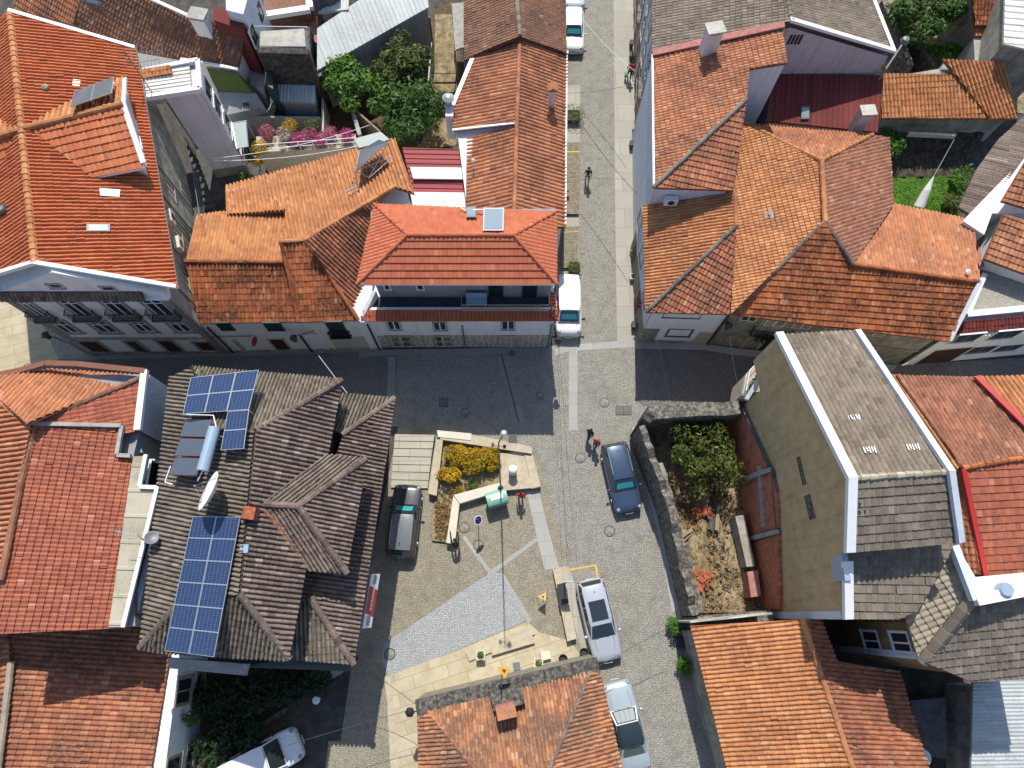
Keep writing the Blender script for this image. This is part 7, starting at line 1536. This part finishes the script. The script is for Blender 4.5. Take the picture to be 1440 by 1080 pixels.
# ================================================================== BACK YARDS, top left and top centre
def flatroof_house(name, label, cat, pts, z, wallm, m, style, zb=0., rib=None, sc=1.):
    t = thing(name, label, cat, P(pts[0][0], pts[0][1], 0)); w_ = [P(*q) for q in pts]
    roof(t, pts, m, style, rib=rib, sc=sc); walls(t, pts, wallm, zb, .15); return t
y1 = flatroof_house('zinc_lean_to', 'lean-to with rust spotted zinc roof half in blue shade behind the flower terrace', 'shed', [(383, 92, 3.6), (442, 92, 3.6), (444, 145, 3.0), (380, 142, 3.0)], 3, 'grey_plaster', 'sheet_zinc', 'corr', rib=None, sc=1.3)
mb = MB(); w_ = PP([(364, 66, 6.3), (434, 68, 6.3), (434, 76, 6.3), (363, 74, 6.3)]); mb.prism(w_, 0); single(mb, 'block_wall', 'dark_stone', 'grey concrete block wall above the zinc lean-to', 'wall')
mb = MB(); w_ = PP([(429, 38, 5.2), (436, 38, 5.2), (438, 95, 3.9), (431, 95, 4.2)]); mb.prism(w_, 0); single(mb, 'party_wall', 'rubble', 'short party wall between lean-to and zinc shed', 'wall')
y2 = thing('tiled_terrace_house', 'small house with stained white terrace and red tile floor', 'house', P(400, 40, 0))
mb = MB(); w_ = PP([(366, 44, 6.0), (428, 40, 6.0), (430, 66, 5.9), (365, 66, 5.9)]); mb.prism(w_, 0); mb.build('terrace', 'concrete_pale', y2); mb = MB(); w_ = PP([(374, 32, 3.8), (446, 22, 3.8), (446, 60, 3.8), (376, 46, 3.8)]); mb.prism(w_, 0); mb.build('red_floor', 'pink_render', y2)
coping(y2, (372, 26, 4.9), (437, 16, 4.9), 'white_paint', .5, .35, name='parapet'); coping(y2, (437, 16, 4.9), (436, -20, 4.9), 'white_paint', .5, .35, name='parapet')
mb = MB(); w_ = PP([(369, -20, 4.8), (436, -20, 4.8), (436, 14, 4.8), (372, 24, 4.8)]); mb.prism(w_, 0); mb.build('dark_roof', 'tile_brown', y2, rnd=True)
mb = MB()
for a, b in (((358, 37, 6.9), (432, 38, 6.9)),):
    A_, B_ = P(*a), P(*b); mb.tube(A_, B_, .03, .03, 5)
    for i in range(28): p = A_.lerp(B_, i / 27); mb.tube(p, p - V((0, 0, 1.0)), .012, .012, 4)
mb.build('railing', 'alu', y2)
y3 = thing('blue_white_house', 'tall white house in shade cut off by the top edge beside the brown roof', 'house', P(350, 40, 0))
w_ = PP([(316, -30, 8.2), (356, -30, 8.2), (342, 20, 8.2), (318, 14, 8.2)]); mb = MB(); mb.prism(w_, 0); mb.build('wall', 'blue_white', y3); f_ = Fac(Z3(w_[1], 0), Z3(w_[2], 0), (0, 20, 0))
for u, z in ((.5, 5.6), (2.6, 5.6), (1.2, 2.4)): window(y3, f_, (u, u + .9, z, z + 1.4), 'white_paint', 'grey_metal', sw=.05)
mb = MB(); w_ = PP([(300, 28, 7.4), (342, 42, 7.4), (345, 22, 7.4), (300, 10, 7.4)]); mb.prism(w_, 0); mb.build('lower_roof', 'tile_maroon', y3, rnd=True)
y4 = flatroof_house('zinc_shed', 'long shed with pale blue zinc ribbed roof above the garden trees', 'shed', [(446, 40, 4.8), (520, -10, 5.0), (600, -20, 5.0), (603, 10, 4.4), (446, 99, 4.2)], 4, 'concrete', 'sheet_zinc', 'seam', rib=((500, 70), (480, 20)), sc=.75)
y5 = flatroof_house('white_roof_hut', 'small hut with white corrugated roof at the top edge', 'hut', [(445, -20, 5.4), (492, -20, 5.4), (490, 14, 5.0), (448, 18, 5.0)], 5, 'dirty_plaster', 'sheet_white', 'corr')
mb = MB()
for k, (x, y, h_) in enumerate(((452, 26, .9), (460, 22, .7), (470, 20, .8), (478, 16, .6))): q = P(x, y, 4.2); mb.box((q.x, q.y, 3.5 + h_ / 2), (.5, .4, 3.5 + h_), .4)
single(mb, 'stacked_crates', 'concrete_dark', 'dark stacked crates beside the white corrugated hut', 'crates')
aw = thing('green_awning', 'olive green canvas awning over the yard right of the stair tower', 'awning', P(330, 120, 0))
mb = MB(); w_ = PP([(290, 94, 4.6), (334, 104, 4.6), (352, 118, 3.6), (356, 130, 3.4), (306, 128, 3.4), (298, 112, 4.0)]); mb.prism(w_, [p.z - .05 for p in w_]); flat('canvas_green', (.09, .13, .03), .9); mb.build('canvas', 'canvas_green', aw); mb = MB()
for p in w_: mb.tube(p, V((p.x, p.y, 0)), .03, .03, 5)
mb.build('posts', 'alu', aw)
y6 = thing('grey_yard_house', 'low grey house with small windows facing the dark yard', 'house', P(345, 150, 0))
mb = MB(); w_ = PP([(305, 128, 3.3), (360, 131, 3.3), (372, 150, 2.9), (318, 162, 2.9)]); mb.prism(w_, 0); mb.build('wall', 'grey_plaster', y6); skylight(y6, [(340, 145, 3.0), (352, 144, 3.0), (354, 156, 2.95), (342, 157, 2.95)], frame='concrete', pane='glass', h=.12)
for pts, z, m_, nm, lb in ((((343, 84), (372, 96), (372, 132), (352, 118)), 3.3, 'concrete', 'flat_roof_block', 'pale concrete flat roof beside the green netting'), (((376, 75), (382, 73), (384, 125), (372, 118)), 4.6, 'green_paint', 'green_screen', 'dark green netting screen left of the zinc lean-to')): stone_block(pts, z, m_, nm, lb, 'block' if 'roof' in nm else 'screen')
st_ = thing('spiral_rail', 'curved white metal stair rail descending into the dark yard', 'railing', P(372, 150, 0))
mb = MB(); pts = [P(374 + 8 * math.cos(t), 140 + 16 * math.sin(t), 3.2 - t * .5) for t in [i * .35 for i in range(9)]]; mb.path(pts, .04)
for p in pts: mb.tube(p, p - V((0, 0, .9)), .018, .018, 4)
mb.build('handrail', 'white_paint', st_)
# courtyard walls and dark floors
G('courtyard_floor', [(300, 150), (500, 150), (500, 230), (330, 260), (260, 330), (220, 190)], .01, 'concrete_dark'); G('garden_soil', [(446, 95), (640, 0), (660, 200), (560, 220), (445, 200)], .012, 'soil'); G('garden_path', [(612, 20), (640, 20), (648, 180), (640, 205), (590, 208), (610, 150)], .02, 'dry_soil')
for k, (x0, y0, x1, y1, h_) in enumerate(((612, 92, 642, 92, .3), (610, 104, 641, 104, .5), (606, 118, 640, 118, .7), (604, 134, 640, 134, .9))): 
    w_ = [P(x, y, h_) for x, y in ((x0, y0), (x1, y1), (x1 - 1, y1 + 11), (x0 - 2, y0 + 11))]; mb = MB(); mb.prism(w_, 0); o = mb.build('garden_step', 'dry_soil'); o['kind'] = 'structure'
for k, (a, b, th, z, m_, lb) in enumerate((((340, 165), (450, 167), .18, 2.2, 'concrete', 'thin concrete wall across the dark yard behind the flowers'), ((452, 130), (452, 190), .16, 2.0, 'white_stone', 'thin pale wall at the left of the garden soil'), ((488, 140), (503, 190), .3, 2.4, 'concrete', 'leaning concrete post wall left of the garden trees'), ((500, 156), (533, 185), .12, 2.4, 'timber', 'weathered timber panel fence by the garden'), ((606, 60), (600, 130), .1, 2.0, 'grey_metal', 'grey wire fence beside the garden steps'), ((448, 108), (605, 24), .3, 2.8, 'rubble', 'dark rubble wall under the long zinc shed'))):
    A_, B_ = P(*a, z), P(*b, z); d = B_ - A_; s_ = V((-d.y, d.x, 0)).normalized() * th; mb = MB(); mb.prism([A_, B_, B_ + s_, A_ + s_], 0); single(mb, 'yard_wall' if 'fence' not in lb else 'yard_fence', m_, lb, 'wall' if 'fence' not in lb else 'fence')
fs = thing('flower_terrace', 'raised terrace edge carrying a row of flowering pots behind the low white house', 'terrace', P(430, 205, 0)); mb = MB(); w_ = PP([(360, 192, 2.4), (500, 188, 2.4), (502, 207, 2.4), (362, 214, 2.4)]); mb.prism(w_, 0); mb.build('slab', 'pale_stone', fs); mb = MB(); A_, B_ = P(365, 216, 2.4), P(502, 206, 2.4)
for z in (.5, .95): mb.tube(A_ + V((0, 0, z)), B_ + V((0, 0, z)), .03, .03, 5)
for i in range(8): p = A_.lerp(B_, i / 7); mb.tube(p, p + V((0, 0, .95)), .03, .03, 5)
mb.build('railing', 'white_paint', fs)
for k, (x, y, m_, lb) in enumerate(((378, 193, 'leaf_pink', 'salmon pink flowering pot plant, leftmost of the terrace row'), (403, 195, 'leaf_white', 'white flowering pot plant in the terrace row'), (421, 203, 'leaf_magenta', 'vivid magenta pot plant in the terrace row'), (437, 196, 'leaf_pink', 'large salmon pink pot plant in the middle of the terrace row'), (452, 203, 'leaf_magenta', 'dark magenta pot plant right of the middle of the terrace row'), (465, 194, 'leaf_pink', 'pink and orange pot plant near the right of the terrace row'), (489, 197, 'leaf_magenta', 'magenta pot plant at the right end of the terrace row'), (369, 214, 'leaf_gold', 'golden yellow pot plant at the left end of the terrace'), (410, 184, 'leaf_yellow', 'yellow green pot plant behind the white flowers'), (440, 185, 'leaf_green', 'dark green pot plant at the back of the terrace'))):
    planter_pot('flower_pot', lb, x, y, .3, .35, 'stone_trim', m_, 2.4, 900, 'flowering pots on the terrace', 2.6)
mb = MB()
for k in range(40):
    leaves(mb, P(random.uniform(366, 500), random.uniform(199, 212), random.uniform(1.2, 2.7)), (.4, .25, .4), 40, .08)
tag(mb.build('trailing_plants', 'leaf_olive', rnd=True), 'dense trailing greenery hanging over the edge of the flower terrace', 'plants', kind='stuff')
bush('potted_palm', 'bright green pot plant at the foot of the lilac tower', 'plant', P(346, 250, .8), (.5, .5, .6), 'leaf_bright', 160, .16); bush('hedge_plant', 'yellow green plant beside the terrace steps', 'plant', P(360, 226, 1.4), (.6, .5, .5), 'leaf_yellow', 260, .1)
tree('garden_tree', 'rounded bright green garden tree beside the zinc shed', 'tree', P(490, 120, 0), P(489, 112, 3.4), (1.8, 2.1, 1.4), 3, 'leaf_bright', 4200, .15, 13, group='garden trees behind the zinc shed')
tree('garden_tree', 'upper dark green garden tree near the rubble wall', 'tree', P(570, 100, 0), P(566, 88, 3.6), (2.2, 2.1, 1.5), 3, 'leaf_olive', 4200, .15, 13, group='garden trees behind the zinc shed')
tree('garden_tree', 'tall dark garden tree spreading towards the long house flue', 'tree', P(575, 160, 0), P(578, 150, 3.4), (2.6, 3.0, 1.6), 3, 'leaf_green', 6200, .14, 18, group='garden trees behind the zinc shed')
tree('garden_tree', 'small light green garden tree between the other three', 'tree', P(540, 125, 0), P(540, 126, 3.0), (1.5, 2.1, 1.2), 3, 'leaf_bright', 3000, .14, 10, group='garden trees behind the zinc shed')
# top right garden
G('lawn_soil', [(1230, -20), (1440, -20), (1440, 160), (1230, 120)], .01, 'dry_soil'); o = G('lawn', [(1245, 245), (1345, 245), (1350, 320), (1240, 300)], .02, 'lawn')
mb = MB()
for _ in range(2600): 
    p = P(random.uniform(1247, 1342), random.uniform(247, 300), .03); leaves(mb, p, (.05, .05, .03), 1, .07)
tag(mb.build('lawn_grass', 'leaf_bright', rnd=True), 'bright green mown grass', 'grass', kind='stuff')
GR = 18; o = MB(); cn = [P(1240, 172, 0), P(1385, 172, 0), P(1350, 250, 0), P(1240, 250, 0)]
for i in range(GR + 1):
    for j in range(GR + 1): p = cn[0].lerp(cn[1], i / GR).lerp(cn[3].lerp(cn[2], i / GR), j / GR); o.v.append((p.x, p.y, max(.05, 1.9 * (1 - j / GR) ** 1.3) + random.uniform(-.12, .12))); o.r.append(0)
for i in range(GR):
    for j in range(GR): k = i * (GR + 1) + j; o.f.append((k, k + GR + 1, k + GR + 2, k + 1)); o.m.append(0)
x = o.build('earth_bank', 'earth_bank', smooth=True); x['kind'] = 'structure'
mb = MB(); w_ = PP([(1278, 185, 2.1), (1345, 188, 2.1), (1345, 191, 2.1), (1278, 188, 2.1)]); mb.prism(w_, 1.75); single(mb, 'bank_edging', 'white_stone', 'pale broken stone edging on the dark bank above the lawn', 'edging')
tree('corner_tree', 'large dark tree at the top edge of the right garden', 'tree', P(1300, 30, 0), P(1300, 18, 3.4), (2.7, 2.6, 1.8), 3, 'leaf_green', 5200, .16, 18, group='trees of the right garden'); tree('corner_tree', 'light green tree right of the large dark one in the right garden', 'tree', P(1335, 10, 0), P(1334, 0, 3.2), (1.7, 1.8, 1.4), 3, 'leaf_bright', 2800, .15, 12, group='trees of the right garden')
bush('climbing_hedge', 'bright yellow green climbing hedge above the annex roof', 'hedge', P(1325, 72, 1.2), (1.6, .7, .6), 'leaf_bright', 1300, .11); bush('lawn_shrub', 'round green shrub between the rose roof and the lawn', 'shrub', P(1254, 200, 1.4), (.9, 1.3, .9), 'leaf_bright', 1300, .11); bush('border_shrub', 'flowering border shrub along the right side of the lawn', 'shrub', P(1358, 255, .6), (1.4, 1.5, .7), 'leaf_bright', 1500, .1); bush('border_shrub', 'darker border shrub below the flowering one at the lawn edge', 'shrub', P(1338, 285, .5), (.8, .9, .5), 'leaf_olive', 800, .09)
for a, b, m_, lb in (((1262, 5), (1305, 90), 'dark_stone', 'dark mossy wall running down beside the pink house'), ((1240, 0), (1278, 92), 'rubble', 'rough rubble wall next to the pink house eave')):
    A_, B_ = P(*a, 1.6), P(*b, 1.6); d = B_ - A_; s_ = V((-d.y, d.x, 0)).normalized() * .45; mb = MB(); mb.prism([A_, B_, B_ + s_, A_ + s_], 0); single(mb, 'garden_wall', m_, lb, 'wall')
stone_block(((1322, 98), (1330, 84), (1338, 104), (1318, 106)), 3.2, 'grey_plaster', 'grey_gable', 'small grey triangular wall beside the annex roof', 'wall')
mb = MB(); pts = [P(1360, 60 - i * 6, 1.2 + .25 * i) + V((math.sin(i) * .3, 0, 0)) for i in range(7)]; mb.path(pts, .09)
for i in range(8): a = random.choice(pts); mb.tube(a, a + V((random.uniform(-1, 1), random.uniform(-.8, .8), random.uniform(0, .8))), .04, .01, 5)
single(mb, 'bare_vine', 'bark', 'bare twisting vine stems beside the small orange shed', 'vine')
# bottom-left garden
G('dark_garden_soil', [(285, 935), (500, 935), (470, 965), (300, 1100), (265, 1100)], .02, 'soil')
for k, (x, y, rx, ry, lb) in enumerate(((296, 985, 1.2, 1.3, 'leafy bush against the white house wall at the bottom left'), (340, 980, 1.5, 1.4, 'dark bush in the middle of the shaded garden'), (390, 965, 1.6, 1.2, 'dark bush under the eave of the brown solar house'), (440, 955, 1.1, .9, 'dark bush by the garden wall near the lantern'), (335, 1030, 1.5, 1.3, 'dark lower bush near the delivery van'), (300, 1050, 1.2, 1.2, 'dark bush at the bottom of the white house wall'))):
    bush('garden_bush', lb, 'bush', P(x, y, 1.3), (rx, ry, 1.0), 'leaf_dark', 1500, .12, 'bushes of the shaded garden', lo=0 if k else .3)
bush('lit_plant', 'small pale plant catching sunlight by the white house wall', 'plant', P(268, 1012, 2.6), (.5, .45, .4), 'leaf_olive', 300, .08)
for k, (a, b, z, m_, lb) in enumerate((((282, 1082), (470, 958), .9, 'dark_stone', 'low dark garden wall running diagonally beside the delivery van'), ((457, 961), (485, 942), 1.1, 'concrete', 'pale slab topped pillar of the garden wall by the solar house'))):
    A_, B_ = P(*a, z), P(*b, z); d = B_ - A_; s_ = V((-d.y, d.x, 0)).normalized() * (.3 if not k else .42); mb = MB(); mb.prism([A_, B_, B_ + s_, A_ + s_], 0); single(mb, 'garden_wall', m_, lb, 'wall')
q = P(451, 982, 0); mb = MB(); mb.lathe(q, ((.03, 0), (.03, 1.0)), 6); mb.lathe(q + V((0, 0, 1.0)), ((.22, 0), (.22, .03), (.05, .05)), 18); single(mb, 'round_table', 'white_paint', 'small white round topped post in the shaded street by the garden wall', 'post')
for x, y, m_, lb, s in ((947, 880, 'leaf_bright', 'bright leafy plant beside the orange gable house, upper one', .55), (962, 936, 'leaf_bright', 'bright leafy plant beside the orange gable house, lower one', .6)):
    bush('kerb_plant', lb, 'plant', P(x, y, .7), (s * .7, s, .6), m_, 420, .1, 'plants along the orange gable house')
stone_block(((950, 896), (960, 894), (964, 910), (953, 912)), .3, 'tar_floor', 'cellar_hatch', 'dark cellar hatch on the pavement between the two kerb plants', 'hatch')
# overhead cables
def cable(pts, r, label):
    w_ = PP(pts); q = []
    for a, b in zip(w_, w_[1:]):
        for i in range(10): t = i / 10; q.append(a.lerp(b, t) - V((0, 0, .5 * 4 * t * (1 - t) * min(1, (b - a).length / 12))))
    q.append(w_[-1]); mb = MB(); mb.path(q, r, 5); single(mb, 'overhead_cable', 'dark_metal' if 'white' not in label else 'white_paint', label, 'cable', 'overhead cables')
cable([(784, 484, 4.2), (798, 800, 4.4)], .008, 'dark overhead cable running down from the grey house corner along the parked cars, left one'); cable([(786, 484, 4.2), (812, 800, 4.4)], .008, 'dark overhead cable running down from the grey house corner along the parked cars, right one')
cable([(818, 25, 5), (893, 100, 5.5)], .016, 'dark overhead cable crossing the street near the white hatchback'); cable([(815, 170, 5), (895, 272, 5.2)], .018, 'dark overhead cable slanting across the street above the lone walker'); cable([(797, 131, 5), (893, 118, 5.4)], .014, 'dark overhead cable crossing the street level with the flower box')
cable([(300, 223, 4.5), (520, 176, 4.5)], .02, 'white cable above the flower terrace, upper one'); cable([(300, 226, 4.3), (505, 205, 4.3)], .02, 'white cable above the flower terrace, lower one')
cable([(926, 478, 4.5), (942, 560, 4.2)], .014, 'thin cable over the shaded lane left of the ruin wall'); cable([(1026, 470, 4.5), (1042, 560, 6.0)], .014, 'thin cable from the stone front to the olive house'); cable([(448, 500, 3.5), (505, 575, 6.5)], .014, 'thin cable from the low white house to the brown solar house')
cable([(500, 930, 5), (584, 990, 3.6)], .014, 'thin cable from the solar house eave to the granite wall'); cable([(405, 1048, 4), (578, 998, 3.6)], .014, 'thin cable over the delivery van to the granite wall'); cable([(843, 936, 3.5), (945, 880, 3.5)], .016, 'dark cable from the granite wall over the bonnet of the silver saloon'); cable([(1268, 514, 4), (1350, 475, 4.6)], .014, 'thin cable along the white terrace house front')
